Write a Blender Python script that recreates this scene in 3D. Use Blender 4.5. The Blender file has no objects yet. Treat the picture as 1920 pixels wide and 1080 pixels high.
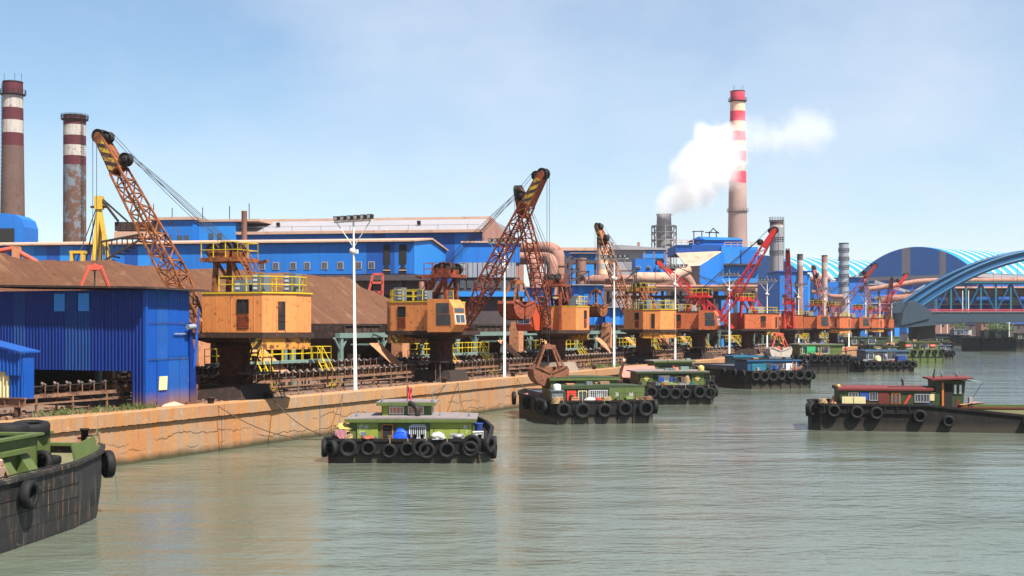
import bpy, math, random
from mathutils import Vector, Matrix
random.seed(7)
R = math.radians
scene = bpy.context.scene
COL = scene.collection

# ------------------------------------------------------------------ camera
FP, HOR, CAMZ = 2400.0, 612.0, 8.0            # focal length and horizon of the 1920 px photograph, eye height in metres
cam_d = bpy.data.cameras.new("camera"); cam = bpy.data.objects.new("camera", cam_d); COL.objects.link(cam)
cam.location = (0, 0, CAMZ); cam.rotation_euler = (R(90), 0, 0)
cam_d.sensor_width = 36; cam_d.lens = 36 * FP / 1920; cam_d.shift_y = (HOR - 540) / 1920
cam_d.clip_start = .5; cam_d.clip_end = 12000
scene.camera = cam
# ------------------------------------------------------------------ sun and sky
SUN_H = Vector((.67, -.7424, 0)); SUN_EL = R(56)
to_sun = Vector((SUN_H.x * math.cos(SUN_EL), SUN_H.y * math.cos(SUN_EL), math.sin(SUN_EL)))
sd = bpy.data.lights.new("sun", 'SUN'); so = bpy.data.objects.new("sun", sd); COL.objects.link(so)
sd.energy = 5.0; sd.angle = R(.5); sd.color = (1, .95, .87)
so.rotation_euler = to_sun.to_track_quat('Z', 'Y').to_euler()
W = bpy.data.worlds.new("World"); scene.world = W; W.use_nodes = True
wt = W.node_tree; wn = wt.nodes; bg = wn['Background']
sky = wn.new('ShaderNodeTexSky'); sky.sky_type = 'NISHITA'; sky.sun_disc = False
sky.sun_elevation = SUN_EL; sky.sun_rotation = math.atan2(to_sun.x, to_sun.y)
sky.altitude = 0; sky.air_density = 1.0; sky.dust_density = .1; sky.ozone_density = 3.0
tc = wn.new('ShaderNodeTexCoord'); mp = wn.new('ShaderNodeMapping'); mp.inputs['Scale'].default_value = (2.2, 2.2, 4.0)
mp.inputs['Location'].default_value = (-.55, .2, .3)
wt.links.new(tc.outputs['Generated'], mp.inputs['Vector'])
cn = wn.new('ShaderNodeTexNoise'); cn.inputs['Scale'].default_value = 1.5; cn.inputs['Detail'].default_value = 7; cn.inputs['Roughness'].default_value = .55
wt.links.new(mp.outputs[0], cn.inputs['Vector'])
cr = wn.new('ShaderNodeValToRGB'); cr.color_ramp.elements[0].position = .36; cr.color_ramp.elements[1].position = .9
cr.color_ramp.elements[0].color = (.14, .14, .14, 1); cr.color_ramp.elements[1].color = (.8, .8, .8, 1)
wt.links.new(cn.outputs['Fac'], cr.inputs[0])
hs = wn.new('ShaderNodeHueSaturation'); hs.inputs['Saturation'].default_value = 1.16; hs.inputs['Value'].default_value = 1.0; hs.inputs['Hue'].default_value = .496
wt.links.new(sky.outputs[0], hs.inputs['Color'])
mx = wn.new('ShaderNodeMixRGB'); mx.inputs[2].default_value = (6.6, 6.9, 7.6, 1)
wt.links.new(cr.outputs[0], mx.inputs[0]); wt.links.new(hs.outputs[0], mx.inputs[1]); wt.links.new(mx.outputs[0], bg.inputs[0])
bg.inputs[1].default_value = .066
# ------------------------------------------------------------------ exposure and renderer
vs = scene.view_settings; vs.view_transform = 'Standard'; vs.look = 'None'; vs.exposure = 1.1; vs.gamma = 1
cy = scene.cycles; cy.max_bounces = 14; cy.diffuse_bounces = 3; cy.glossy_bounces = 3; cy.transmission_bounces = 4
cy.volume_bounces = 12; cy.transparent_max_bounces = 8; cy.use_denoising = True; cy.volume_step_rate = 1.0; cy.volume_max_steps = 256
cy.sample_clamp_indirect = 4

# ------------------------------------------------------------------ places
QA = math.atan(1060 / FP); U = Vector((math.sin(QA), math.cos(QA), 0)); N = Vector((-U.y, U.x, 0)); Q0 = Vector((-22.5, 73.5, 0))
QROT = math.atan2(U.y, U.x); GZ = 3.05         # the quay runs along U, N points inland, ground of the quay
def Q(s, t, z=GZ): return Q0 + U * s + N * t + Vector((0, 0, z))
def P(px, py, Y): return Vector(((px - 960) * Y / FP, Y, CAMZ - (py - HOR) * Y / FP))
def V(*a): return Vector(a)
# ------------------------------------------------------------------ mesh helpers
class MB:
    def __init__(s): s.v = []; s.f = []; s.m = []; s.s = []
    def add(s, vs, fs, m=0, sm=False):
        o = len(s.v); s.v += [tuple(v) for v in vs]
        for f in fs: s.f.append([i + o for i in f]); s.m.append(m); s.s.append(sm)
        return s
    def obox(s, c, a, b, d, m=0):
        c, a, b, d = Vector(c), Vector(a), Vector(b), Vector(d)
        vs = [c + a * i + b * j + d * k for k in (-1, 1) for j in (-1, 1) for i in (-1, 1)]
        return s.add(vs, [(0, 2, 3, 1), (4, 5, 7, 6), (0, 1, 5, 4), (2, 6, 7, 3), (0, 4, 6, 2), (1, 3, 7, 5)], m)
    def box(s, x0, x1, y0, y1, z0, z1, m=0):
        return s.obox(((x0 + x1) / 2, (y0 + y1) / 2, (z0 + z1) / 2), ((x1 - x0) / 2, 0, 0), (0, (y1 - y0) / 2, 0), (0, 0, (z1 - z0) / 2), m)
    def bar(s, p0, p1, w, h=None, m=0):
        p0, p1 = Vector(p0), Vector(p1); d = p1 - p0; h = h or w
        if d.length < 1e-6: return s
        up = Vector((0, 0, 1)) if abs(d.normalized().z) < .95 else Vector((1, 0, 0))
        a = d.cross(up).normalized() * w / 2; b = a.cross(d).normalized() * h / 2
        return s.obox((p0 + p1) / 2, d / 2, b, a, m)
    def tube(s, p0, p1, r, n=8, r1=None, m=0, sm=True, caps=True):
        return s.path([p0, p1], [r, r if r1 is None else r1], n, m, sm, caps)
    def path(s, pts, r, n=8, m=0, sm=True, caps=True):
        pts = [Vector(p) for p in pts]; k = len(pts); rr = r if isinstance(r, (list, tuple)) else [r] * k
        vs = []; fs = []; prev = None
        for i, p in enumerate(pts):
            d = (pts[min(i + 1, k - 1)] - pts[max(i - 1, 0)]).normalized()
            if prev is None:
                up = Vector((0, 0, 1)) if abs(d.z) < .95 else Vector((1, 0, 0)); a = d.cross(up).normalized()
            else: a = (prev - d * prev.dot(d)).normalized()
            prev = a; b = d.cross(a)
            for j in range(n):
                t = 2 * math.pi * j / n; vs.append(p + (a * math.cos(t) + b * math.sin(t)) * rr[i])
        for i in range(k - 1):
            for j in range(n):
                q = (j + 1) % n; fs.append((i * n + j, i * n + q, (i + 1) * n + q, (i + 1) * n + j))
        s.add(vs, fs, m, sm)
        if caps:
            s.add(vs[:n], [tuple(range(n))[::-1]], m); s.add(vs[-n:], [tuple(range(n))], m)
        return s
    def lathe(s, prof, n=24, c=(0, 0, 0), m=0, sm=True, axis='z'):
        vs = []; fs = []; k = len(prof)
        for (r, z) in prof:
            for j in range(n):
                t = 2 * math.pi * j / n; x, y = r * math.cos(t), r * math.sin(t)
                p = (x, y, z) if axis == 'z' else ((z, x, y) if axis == 'x' else (y, z, x))
                vs.append((p[0] + c[0], p[1] + c[1], p[2] + c[2]))
        for i in range(k - 1):
            for j in range(n):
                q = (j + 1) % n; fs.append((i * n + j, i * n + q, (i + 1) * n + q, (i + 1) * n + j))
        s.add(vs, fs, m, sm)
        if prof[0][0] > .001: s.add(vs[:n], [tuple(range(n))[::-1]], m)
        if prof[-1][0] > .001: s.add(vs[-n:], [tuple(range(n))], m)
        return s
    def prism(s, poly, z0, z1, m=0):
        n = len(poly); ar = sum(poly[i][0] * poly[(i + 1) % n][1] - poly[(i + 1) % n][0] * poly[i][1] for i in range(n))
        if ar < 0: poly = poly[::-1]
        vs = [(p[0], p[1], z0) for p in poly] + [(p[0], p[1], z1) for p in poly]
        fs = [tuple(range(n))[::-1], tuple(range(n, 2 * n))] + [(i, (i + 1) % n, n + (i + 1) % n, n + i) for i in range(n)]
        return s.add(vs, fs, m)
    def extr(s, poly, d, m=0):                   # any flat 3D polygon pushed along d
        n = len(poly); d = Vector(d); vs = [Vector(p) for p in poly]; vs += [p + d for p in vs]
        return s.add(vs, [tuple(range(n))[::-1], tuple(range(n, 2 * n))] + [(i, (i + 1) % n, n + (i + 1) % n, n + i) for i in range(n)], m)
    def quad(s, a, b, c, d, m=0): return s.add([a, b, c, d], [(0, 1, 2, 3)], m)
    def mesh(s, name, mats):
        me = bpy.data.meshes.new(name); me.from_pydata(s.v, [], s.f)
        for m in (mats if isinstance(mats, (list, tuple)) else [mats]): me.materials.append(m)
        me.polygons.foreach_set('material_index', s.m); me.polygons.foreach_set('use_smooth', s.s); me.update()
        return me
    def build(s, name, mats, parent=None, loc=(0, 0, 0), rz=0):
        return link(name, s.mesh(name, mats), parent, loc, rz)
def link(name, me, parent=None, loc=(0, 0, 0), rz=0):
    o = bpy.data.objects.new(name, me); COL.objects.link(o); o.parent = parent; o.location = loc
    if rz: o.rotation_euler = (0, 0, rz)
    return o
def tag(o, label=None, cat=None, group=None, kind=None):
    if label: o['label'] = label
    if cat: o['category'] = cat
    if group: o['group'] = group
    if kind: o['kind'] = kind
    return o
def thing(name, label, cat, loc=(0, 0, 0), rz=0, group=None): return tag(link(name, None, None, loc, rz), label, cat, group)
_ub = {}
def piece(name, p0, p1, w, h, mat, parent):      # a bar of its own; alike bars share one unit mesh
    if mat.name not in _ub: _ub[mat.name] = MB().box(-.5, .5, -.5, .5, -.5, .5).mesh('bar', mat)
    p0, p1 = Vector(p0), Vector(p1); d = p1 - p0
    up = Vector((0, 0, 1)) if abs(d.normalized().z) < .95 else Vector((1, 0, 0))
    x = d.normalized(); y = up.cross(x).normalized(); z = x.cross(y)
    o = link(name, _ub[mat.name], parent, (p0 + p1) / 2)
    o.rotation_euler = Matrix((x, y, z)).transposed().to_euler(); o.scale = (d.length, w, h)
    return o
def copy_tree(o, parent=None):
    c = o.copy(); COL.objects.link(c); c.parent = parent
    for ch in list(o.children): copy_tree(ch, c)
    return c
def bez(p0, p1, sag, n=12):                      # a slack rope
    p0, p1 = Vector(p0), Vector(p1)
    return [p0.lerp(p1, i / n) - Vector((0, 0, sag * 4 * (i / n) * (1 - i / n))) for i in range(n + 1)]

# ------------------------------------------------------------------ materials
def nmat(name):
    m = bpy.data.materials.new(name); m.use_nodes = True; nt = m.node_tree; return m, nt, nt.nodes['Principled BSDF']
def node(nt, t, **k):
    n = nt.nodes.new(t)
    for a, b in k.items():
        if a in n.inputs: n.inputs[a].default_value = b
        else: setattr(n, a, b)
    return n
def noise(nt, sc, det=5, rough=.6, vec=None, scale3=None):
    if vec is None: vec = node(nt, 'ShaderNodeNewGeometry').outputs['Position']
    if scale3:
        mp = node(nt, 'ShaderNodeMapping'); mp.inputs['Scale'].default_value = scale3; nt.links.new(vec, mp.inputs[0]); vec = mp.outputs[0]
    n = node(nt, 'ShaderNodeTexNoise', Scale=sc, Detail=det, Roughness=rough); nt.links.new(vec, n.inputs['Vector']); return n.outputs['Fac']
def ramp(nt, fac, a, b, ca=(0, 0, 0, 1), cb=(1, 1, 1, 1)):
    r = node(nt, 'ShaderNodeValToRGB'); e = r.color_ramp.elements; e[0].position = a; e[1].position = b; e[0].color = ca; e[1].color = cb
    nt.links.new(fac, r.inputs[0]); return r.outputs[0]
def mix(nt, fac, a, b, mode='MIX'):
    m = node(nt, 'ShaderNodeMixRGB', blend_type=mode)
    for i, x in ((0, fac), (1, a), (2, b)):
        if hasattr(x, 'links'): nt.links.new(x, m.inputs[i])
        else: m.inputs[i].default_value = x if i == 0 else (*x[:3], 1)
    return m.outputs[0]
def bump(nt, b, h, st=.3, dist=.05):
    n = node(nt, 'ShaderNodeBump', Strength=st, Distance=dist); nt.links.new(h, n.inputs['Height']); nt.links.new(n.outputs[0], b.inputs['Normal'])
def wmat(name, col, var=.25, rust=None, amt=0, sc=.7, rough=.6, metal=0, bmp=.25, dirt=None, damt=.35, zr=None, rs=2.6, ks=1.0):
    """weathered paint or metal: uneven colour, vertical run stains of dirt, rust where the paint has gone"""
    m, nt, b = nmat(name); c = Vector(col)
    c1 = mix(nt, noise(nt, sc, 6), c * (1 - var), c * (1 + var * .7))
    run = noise(nt, 1.6 * ks, 6, .68, scale3=(2.2, 2.2, .16))
    dcol = dirt or tuple(c * .42)
    c2 = mix(nt, ramp(nt, run, .5, .78, cb=(damt, damt, damt, 1)), c1, dcol)
    if rust:
        fine = noise(nt, rs, 8, .68)
        a = .72 - amt * .42
        rm = ramp(nt, fine, a - .035, a + .05)
        rc = mix(nt, noise(nt, 5, 4), Vector(rust) * .6, Vector(rust) * 1.35)
        c2 = mix(nt, rm, c2, rc)
        nt.links.new(ramp(nt, rm, 0, 1, (rough,) * 3 + (1,), (.9, .9, .9, 1)), b.inputs['Roughness'])
    else: b.inputs['Roughness'].default_value = rough
    if zr:                                        # splash and rust climbing from the foot of a wall
        sz = node(nt, 'ShaderNodeSeparateXYZ'); nt.links.new(node(nt, 'ShaderNodeNewGeometry').outputs['Position'], sz.inputs[0])
        wob = node(nt, 'ShaderNodeMath', operation='MULTIPLY_ADD'); wob.inputs[1].default_value = -zr[2]; nt.links.new(noise(nt, 2.5, 5, .7, scale3=(1, 1, .2)), wob.inputs[0]); nt.links.new(sz.outputs[2], wob.inputs[2])
        mr = node(nt, 'ShaderNodeMapRange'); mr.inputs[1].default_value = zr[0]; mr.inputs[2].default_value = zr[1]; mr.inputs[3].default_value = .9; mr.inputs[4].default_value = 0
        nt.links.new(wob.outputs[0], mr.inputs[0]); c2 = mix(nt, mr.outputs[0], c2, zr[3])
    nt.links.new(c2, b.inputs['Base Color']); b.inputs['Metallic'].default_value = metal
    b.inputs['Specular IOR Level'].default_value = .3
    if bmp: bump(nt, b, noise(nt, 4.5, 6, .7), bmp, .03)
    return m
def pmat(name, col, rough=.6, metal=0):
    m, nt, b = nmat(name); c = Vector(col)
    nt.links.new(mix(nt, noise(nt, 1.5, 5), c * .8, c * 1.15), b.inputs['Base Color']); b.inputs['Roughness'].default_value = rough; b.inputs['Metallic'].default_value = metal
    return m
RU = (.20, .085, .04)
M = dict(
    column=wmat('rusty_column', (0.07, 0.0196, 0.0126), .5, (0.0315, 0.0154, 0.0112), .5, .9, .85),
    house=wmat('orange_crane_paint', (.64, .225, .066), .2, (.22, .07, .03), .27, .35, .5, damt=.6, dirt=(.30, .085, .03)),
    house2=wmat('faded_orange_paint', (.50, .12, .04), .25, (.15, .05, .025), .3, .35, .6, damt=.5, dirt=(.2, .055, .025)),
    cabred=wmat('red_cab_paint', (.50, .075, .03), .2, RU, .2, .5, .5),
    boom=wmat('rust_orange_boom', (0.2705, 0.085, 0.0252), .35, (0.1006, 0.0346, 0.0158), .45, .8, .7),
    boom2=wmat('rust_red_boom', (0.2509, 0.0502, 0.0209), .35, (0.0976, 0.0313, 0.0175), .45, .8, .7),
    boomred=wmat('red_boom', (0.51, 0.0238, 0.0255), .25, (0.17, 0.034, 0.0213), .25, .8, .55),
    boomdark=wmat('dark_red_boom', (.26, .04, .028), .3, (.10, .03, .02), .35, .8, .6),
    deckrust=wmat('dark_rusty_deck', (0.0413, 0.0225, 0.0165), .4, (0.1125, 0.0413, 0.021), .3, .8, .85),
    weight=wmat('stained_counterweight', (.62, .25, .04), .35, (.12, .05, .025), .45, 1.3, .65, damt=.8, dirt=(.13, .06, .03)),
    yellow=wmat('yellow_rail_paint', (0.5773, 0.3969, 0.0144), .15, (0.1804, 0.0866, 0.0289), .12, 1, .5),
    ylw2=wmat('yellow_mast_paint', (0.54, 0.3375, 0.0375), .2, (0.15, 0.075, 0.03), .2, .5, .6),
    steel=wmat('dark_oily_steel', (0.0263, 0.0225, 0.021), .4, (0.09, 0.0413, 0.0225), .3, 1.5, .6, .3),
    rope=pmat('steel_rope', (.03, .028, .028), .6),
    hemp=pmat('hemp_rope', (.30, .20, .10), .9),
    brownrope=pmat('brown_mooring_rope', (.10, .06, .035), .9),
    white=wmat('white_pole_paint', (.62, .60, .55), .1, (.33, .2, .11), .1, 1, .55, damt=.4, dirt=(.36, .28, .2)),
    cabinet=wmat('grey_cabinet', (.13, .15, .16), .2, None, 0, 1, .5),
    label=pmat('white_label', (.58, .58, .56), .5),
    glass=None, rubber=None,
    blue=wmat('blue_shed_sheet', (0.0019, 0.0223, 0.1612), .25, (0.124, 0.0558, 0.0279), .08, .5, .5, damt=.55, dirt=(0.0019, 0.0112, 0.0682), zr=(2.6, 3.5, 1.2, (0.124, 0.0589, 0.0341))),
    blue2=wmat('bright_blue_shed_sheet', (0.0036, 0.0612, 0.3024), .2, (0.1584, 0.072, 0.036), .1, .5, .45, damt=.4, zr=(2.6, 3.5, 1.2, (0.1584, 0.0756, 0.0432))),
    bluelt=wmat('pale_blue_sheet', (.035, .23, .60), .12, None, 0, .5, .5, damt=.2),
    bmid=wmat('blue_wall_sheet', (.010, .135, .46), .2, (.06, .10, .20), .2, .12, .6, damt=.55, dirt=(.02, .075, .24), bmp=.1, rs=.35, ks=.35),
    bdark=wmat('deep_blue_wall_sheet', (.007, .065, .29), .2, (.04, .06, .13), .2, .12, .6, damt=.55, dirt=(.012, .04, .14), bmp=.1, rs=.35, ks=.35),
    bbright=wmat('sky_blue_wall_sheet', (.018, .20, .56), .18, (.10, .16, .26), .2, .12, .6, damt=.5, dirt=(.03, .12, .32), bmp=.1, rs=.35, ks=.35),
    bstripe=wmat('light_roof_strip', (0.3968, 0.4032, 0.3328), .1, None, 0, .1, .6, bmp=.05),
    broof=wmat('turquoise_roof_sheet', (0.016, 0.24, 0.496), .12, None, 0, .1, .5, bmp=.05),
    bridge=wmat('blue_bridge_paint', (0.0058, 0.0756, 0.1836), .2, None, 0, .15, .5, bmp=.1),
    bridgelt=wmat('pale_bridge_edge', (0.09, 0.1875, 0.255), .15, None, 0, .3, .5, bmp=.1),
    bridgegrey=wmat('slate_bridge_deck', (0.0315, 0.0525, 0.075), .2, None, 0, .2, .6, bmp=.1, ks=.4),
    teal=wmat('teal_paint', (0.014, 0.14, 0.196), .2, RU, .1, .7, .5),
    grey=wmat('grey_roof_sheet', (.27, .255, .27), .14, None, 0, .15, .7, damt=.45, dirt=(.20, .145, .13), bmp=.1, ks=.25),
    dust=wmat('pink_dusty_steel', (0.333, 0.171, 0.126), .3, (0.18, 0.081, 0.0585), .3, .25, .9, damt=.65, dirt=(0.135, 0.0675, 0.054), rs=.45, ks=.3),
    dustlt=wmat('pale_dusty_roof', (.47, .295, .21), .2, (.33, .17, .12), .3, .2, .9, rs=.5, ks=.3),
    dustdk=wmat('dark_dusty_structure', (0.0713, 0.0562, 0.06), .35, (0.15, 0.0825, 0.0675), .3, .25, .85, damt=.5, dirt=(0.0375, 0.03, 0.0338)),
    brownmetal=wmat('brown_tank_steel', (.24, .12, .09), .3, RU, .4, .4, .8),
    greygreen=wmat('grey_green_steel', (.15, .22, .19), .2, RU, .18, .7, .6),
    chute=wmat('rusty_chute_plate', (.48, .21, .105), .25, (.26, .10, .05), .35, .8, .75, damt=.45),
    convey=wmat('rusty_conveyor_steel', (.235, .125, .072), .4, (.12, .055, .035), .45, 1.5, .85),
    convdk=wmat('dark_conveyor_steel', (0.045, 0.03, 0.0252), .4, (0.12, 0.054, 0.03), .35, 1.5, .75),
    roller=wmat('roller_steel', (.17, .135, .12), .4, (.22, .10, .06), .3, 2, .45, .5),
    concrete=wmat('stained_concrete', (0.272, 0.216, 0.16), .25, (0.176, 0.104, 0.064), .3, .5, .9, damt=.6, dirt=(0.096, 0.068, 0.052)),
    green=wmat('olive_boat_paint', (.085, .115, .030), .28, (.10, .06, .035), .2, .9, .55, damt=.6, dirt=(.035, .045, .014)),
    greenlt=wmat('lime_boat_paint', (.225, .275, .04), .25, (.12, .08, .04), .2, .9, .55, damt=.55, dirt=(.09, .11, .025)),
    greendk=wmat('dark_green_boat_paint', (.034, .052, .020), .3, (.08, .04, .025), .2, .9, .55, damt=.5),
    hull=wmat('black_hull_tar', (0.006, 0.0056, 0.0064), .5, (0.048, 0.0264, 0.016), .2, .5, .65, damt=.7, dirt=(0.024, 0.0216, 0.02), rs=1.2, zr=(.05, .55, .45, (.062, .052, .038))),
    plating=None,
    hullbrown=wmat('brown_black_hull', (0.0101, 0.0073, 0.0059), .5, (0.0364, 0.0179, 0.0112), .26, .8, .8, damt=.7, dirt=(0.028, 0.0224, 0.0168), zr=(.05, .55, .45, (0.0434, 0.0364, 0.0266))),
    deckolive=wmat('worn_olive_deck', (.15, .14, .07), .3, (.2, .12, .07), .3, .7, .8),
    deckred=wmat('pink_lead_deck', (.42, .17, .13), .25, RU, .25, .8, .75),
    redroof=wmat('red_boat_roof', (0.1488, 0.0223, 0.0198), .3, (0.0992, 0.0422, 0.0322), .3, .8, .7),
    redpaint=wmat('red_paint', (.60, .045, .025), .2, RU, .12, .8, .5),
    redgrab=wmat('red_grab_paint', (.52, .075, .045), .3, (.3, .13, .08), .4, 1.2, .65),
    grab=wmat('rusty_grab_steel', (.24, .095, .05), .35, (.12, .05, .03), .4, 1.2, .6, .25),
    grabpale=wmat('pale_worn_grab_steel', (.48, .40, .34), .25, (.3, .16, .1), .3, 1.2, .5, .2),
    roofgrey=wmat('grey_boat_roof', (.20, .17, .165), .25, (.16, .085, .065), .3, .8, .8),
    bluecab=wmat('blue_boat_paint', (0.018, 0.078, 0.162), .2, RU, .12, .8, .5),
    slate=wmat('slate_boat_paint', (0.075, 0.105, 0.1425), .25, RU, .12, .8, .5),
    orange=wmat('orange_door_paint', (.50, .15, .03), .2, RU, .1, .8, .5),
    cream=wmat('cream_board', (.62, .52, .27), .15, RU, .05, 1.2, .6),
    wood=wmat('old_wood', (.24, .15, .08), .3, None, 0, 1.5, .8),
    soot=wmat('sooty_brown', (0.0336, 0.0224, 0.0179), .4, (0.084, 0.0392, 0.0224), .3, .6, .85),
    clothwhite=pmat('white_cloth', (0.4125, 0.3975, 0.375), .9), clothpink=pmat('pink_cloth', (0.403, 0.1625, 0.1755), .9),
    clothyel=pmat('yellow_cloth', (0.4752, 0.36, 0.1008), .9), clothred=pmat('red_cloth', (.55, .05, .05), .85), clothblue=pmat('blue_cloth', (0.012, 0.048, 0.24), .85),
    clothdk=pmat('navy_cloth', (.02, .025, .05), .9), skin=pmat('skin', (.42, .23, .15), .6), hair=pmat('black_hair', (.015, .012, .012), .7),
    foil=pmat('galvanised_sheet', (.55, .54, .50), .35, .6),
    bandred=wmat('faded_maroon_band', (0.084, 0.0132, 0.0192), .25, (0.15, 0.096, 0.078), .14, .3, .8, bmp=.05), bandred2=wmat('red_chimney_band', (.56, .045, .08), .15, (.6, .4, .3), .15, .2, .8, bmp=.05),
    bandwhite=wmat('dirty_white_band', (0.3978, 0.3596, 0.3213), .2, (0.1913, 0.1263, 0.0918), .3, .3, .85, bmp=.05, damt=.9, dirt=(0.153, 0.1033, 0.0765), rs=.7, ks=.5),
    bandpeach=wmat('peach_band', (.72, .45, .30), .15, (.55, .3, .2), .2, .2, .8, bmp=.05, damt=.5),
    chconc=wmat('brown_chimney_concrete', (0.12, 0.072, 0.057), .3, (0.072, 0.042, 0.033), .35, .12, .9, bmp=.05, damt=.6, rs=.3, ks=.4),
    chpale=wmat('pale_chimney_concrete', (.40, .27, .235), .12, None, 0, .1, .9, bmp=.05),
    chblue=wmat('flaking_blue_shaft', (0.15, 0.1762, 0.2025), .35, (0.1087, 0.0562, 0.0375), .62, .25, .85, bmp=.1, damt=.7, dirt=(0.075, 0.045, 0.0375), rs=.42, ks=.4),
    towergrey=wmat('grey_tower_steel', (.23, .215, .22), .2, (.2, .13, .11), .25, .15, .8, bmp=.05),
    galv=wmat('grey_silo_steel', (.30, .32, .35), .15, None, 0, .2, .5, .3, bmp=.05),
)
def glass_mat():
    m, nt, b = nmat('dusty_window_glass'); nt.links.new(mix(nt, noise(nt, 1.2), (.012, .015, .02), (.09, .10, .11)), b.inputs['Base Color'])
    b.inputs['Roughness'].default_value = .12; return m
M['glass'] = glass_mat()
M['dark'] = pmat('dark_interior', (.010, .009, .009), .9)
def rubber_mat():
    m, nt, b = nmat('tyre_rubber'); c = mix(nt, noise(nt, 3, 6), (.004, .004, .0042), (.013, .0125, .0125))
    c = mix(nt, ramp(nt, noise(nt, 9, 6, .7), .58, .72, cb=(.5, .5, .5, 1)), c, (.05, .044, .038)); nt.links.new(c, b.inputs['Base Color'])
    b.inputs['Roughness'].default_value = .7; b.inputs['Specular IOR Level'].default_value = .25; bump(nt, b, noise(nt, 14, 4), .3, .02); return m
M['rubber'] = rubber_mat()
def hazard_mat():
    m, nt, b = nmat('hazard_stripes'); tcn = node(nt, 'ShaderNodeTexCoord'); sx = node(nt, 'ShaderNodeSeparateXYZ'); nt.links.new(tcn.outputs['Object'], sx.inputs[0])
    a = node(nt, 'ShaderNodeMath', operation='MULTIPLY'); a.inputs[1].default_value = 1.0; nt.links.new(sx.outputs[2], a.inputs[0])
    a2 = node(nt, 'ShaderNodeMath', operation='ADD'); nt.links.new(sx.outputs[0], a2.inputs[0]); nt.links.new(a.outputs[0], a2.inputs[1])
    f = node(nt, 'ShaderNodeMath', operation='MULTIPLY'); f.inputs[1].default_value = 1.25; nt.links.new(a2.outputs[0], f.inputs[0])
    fr = node(nt, 'ShaderNodeMath', operation='FRACT'); nt.links.new(f.outputs[0], fr.inputs[0])
    c = mix(nt, ramp(nt, fr.outputs[0], .49, .51), (.016, .012, .01), (.48, .30, .02))
    c = mix(nt, ramp(nt, noise(nt, 3.5, 7, .7), .46, .6), c, (.10, .04, .02)); nt.links.new(c, b.inputs['Base Color']); b.inputs['Roughness'].default_value = .65
    return m
M['hazard'] = hazard_mat()
def quay_mat():
    m, nt, b = nmat('ochre_quay_concrete')
    c = mix(nt, ramp(nt, noise(nt, .11, 6, .65), .35, .66), (.385, .155, .045), (.35, .205, .10))
    c = mix(nt, ramp(nt, noise(nt, .9, 7, .7, scale3=(1.5, 1.5, .22)), .45, .72), c, (.235, .20, .16))
    c = mix(nt, ramp(nt, noise(nt, 1.5, 6, .7, scale3=(2, 2, .10)), .53, .72, cb=(.75, .75, .75, 1)), c, (.31, .10, .026))
    c = mix(nt, ramp(nt, noise(nt, 2.2, 8, .75), .57, .7, cb=(.65, .65, .65, 1)), c, (.41, .33, .24))
    c = mix(nt, ramp(nt, noise(nt, 1.9, 8, .75, scale3=(1.2, 1.2, .5)), .60, .74, cb=(.75, .75, .75, 1)), c, (.16, .095, .055))
    # crooked cracks running along the wall
    geo0 = node(nt, 'ShaderNodeNewGeometry'); sz0 = node(nt, 'ShaderNodeSeparateXYZ'); nt.links.new(geo0.outputs['Position'], sz0.inputs[0]); cks = []
    for hz, seed, amp in ((1.35, .21, 2.4), (.55, .33, 1.5)):
        wv = node(nt, 'ShaderNodeMath', operation='MULTIPLY_ADD'); wv.inputs[1].default_value = amp; nt.links.new(noise(nt, seed, 9, .66, scale3=(1, 1, .3)), wv.inputs[0]); nt.links.new(sz0.outputs[2], wv.inputs[2])
        g = node(nt, 'ShaderNodeMath', operation='SUBTRACT'); g.inputs[1].default_value = hz + amp * .5; nt.links.new(wv.outputs[0], g.inputs[0])
        g2 = node(nt, 'ShaderNodeMath', operation='ABSOLUTE'); nt.links.new(g.outputs[0], g2.inputs[0])
        cks.append(mix(nt, ramp(nt, noise(nt, .12 + seed * .2, 3), .47, .53), (0, 0, 0), ramp(nt, g2.outputs[0], .018, .035, (1, 1, 1, 1), (0, 0, 0, 1))))
    ck = mix(nt, 1.0, cks[0], cks[1], 'ADD')
    c = mix(nt, ck, c, (.07, .04, .025))
    geo = node(nt, 'ShaderNodeNewGeometry'); sz = node(nt, 'ShaderNodeSeparateXYZ'); nt.links.new(geo.outputs['Position'], sz.inputs[0])
    wob = node(nt, 'ShaderNodeMath', operation='MULTIPLY_ADD'); wob.inputs[1].default_value = .5; nt.links.new(noise(nt, .8, 5), wob.inputs[0]); nt.links.new(sz.outputs[2], wob.inputs[2])
    c = mix(nt, ramp(nt, wob.outputs[0], .40, .80, (1, 1, 1, 1), (0, 0, 0, 1)), c, (.06, .05, .025))       # weed line at the water
    nt.links.new(c, b.inputs['Base Color']); b.inputs['Roughness'].default_value = .92; b.inputs['Specular IOR Level'].default_value = .2
    h = mix(nt, ck, noise(nt, 3, 9, .75), (0, 0, 0)); bump(nt, b, h, .55, .08); return m
M['quay'] = quay_mat()
def dirt_mat():
    m, nt, b = nmat('ore_dusted_ground')
    c = mix(nt, noise(nt, .25, 8, .7), (.09, .052, .034), (.22, .135, .088)); c = mix(nt, ramp(nt, noise(nt, 3, 8, .75), .5, .7), c, (.09, .055, .04))
    nt.links.new(c, b.inputs['Base Color']); b.inputs['Roughness'].default_value = .95; bump(nt, b, noise(nt, 2, 9, .75), .7, .15); return m
M['dirt'] = dirt_mat()
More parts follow.
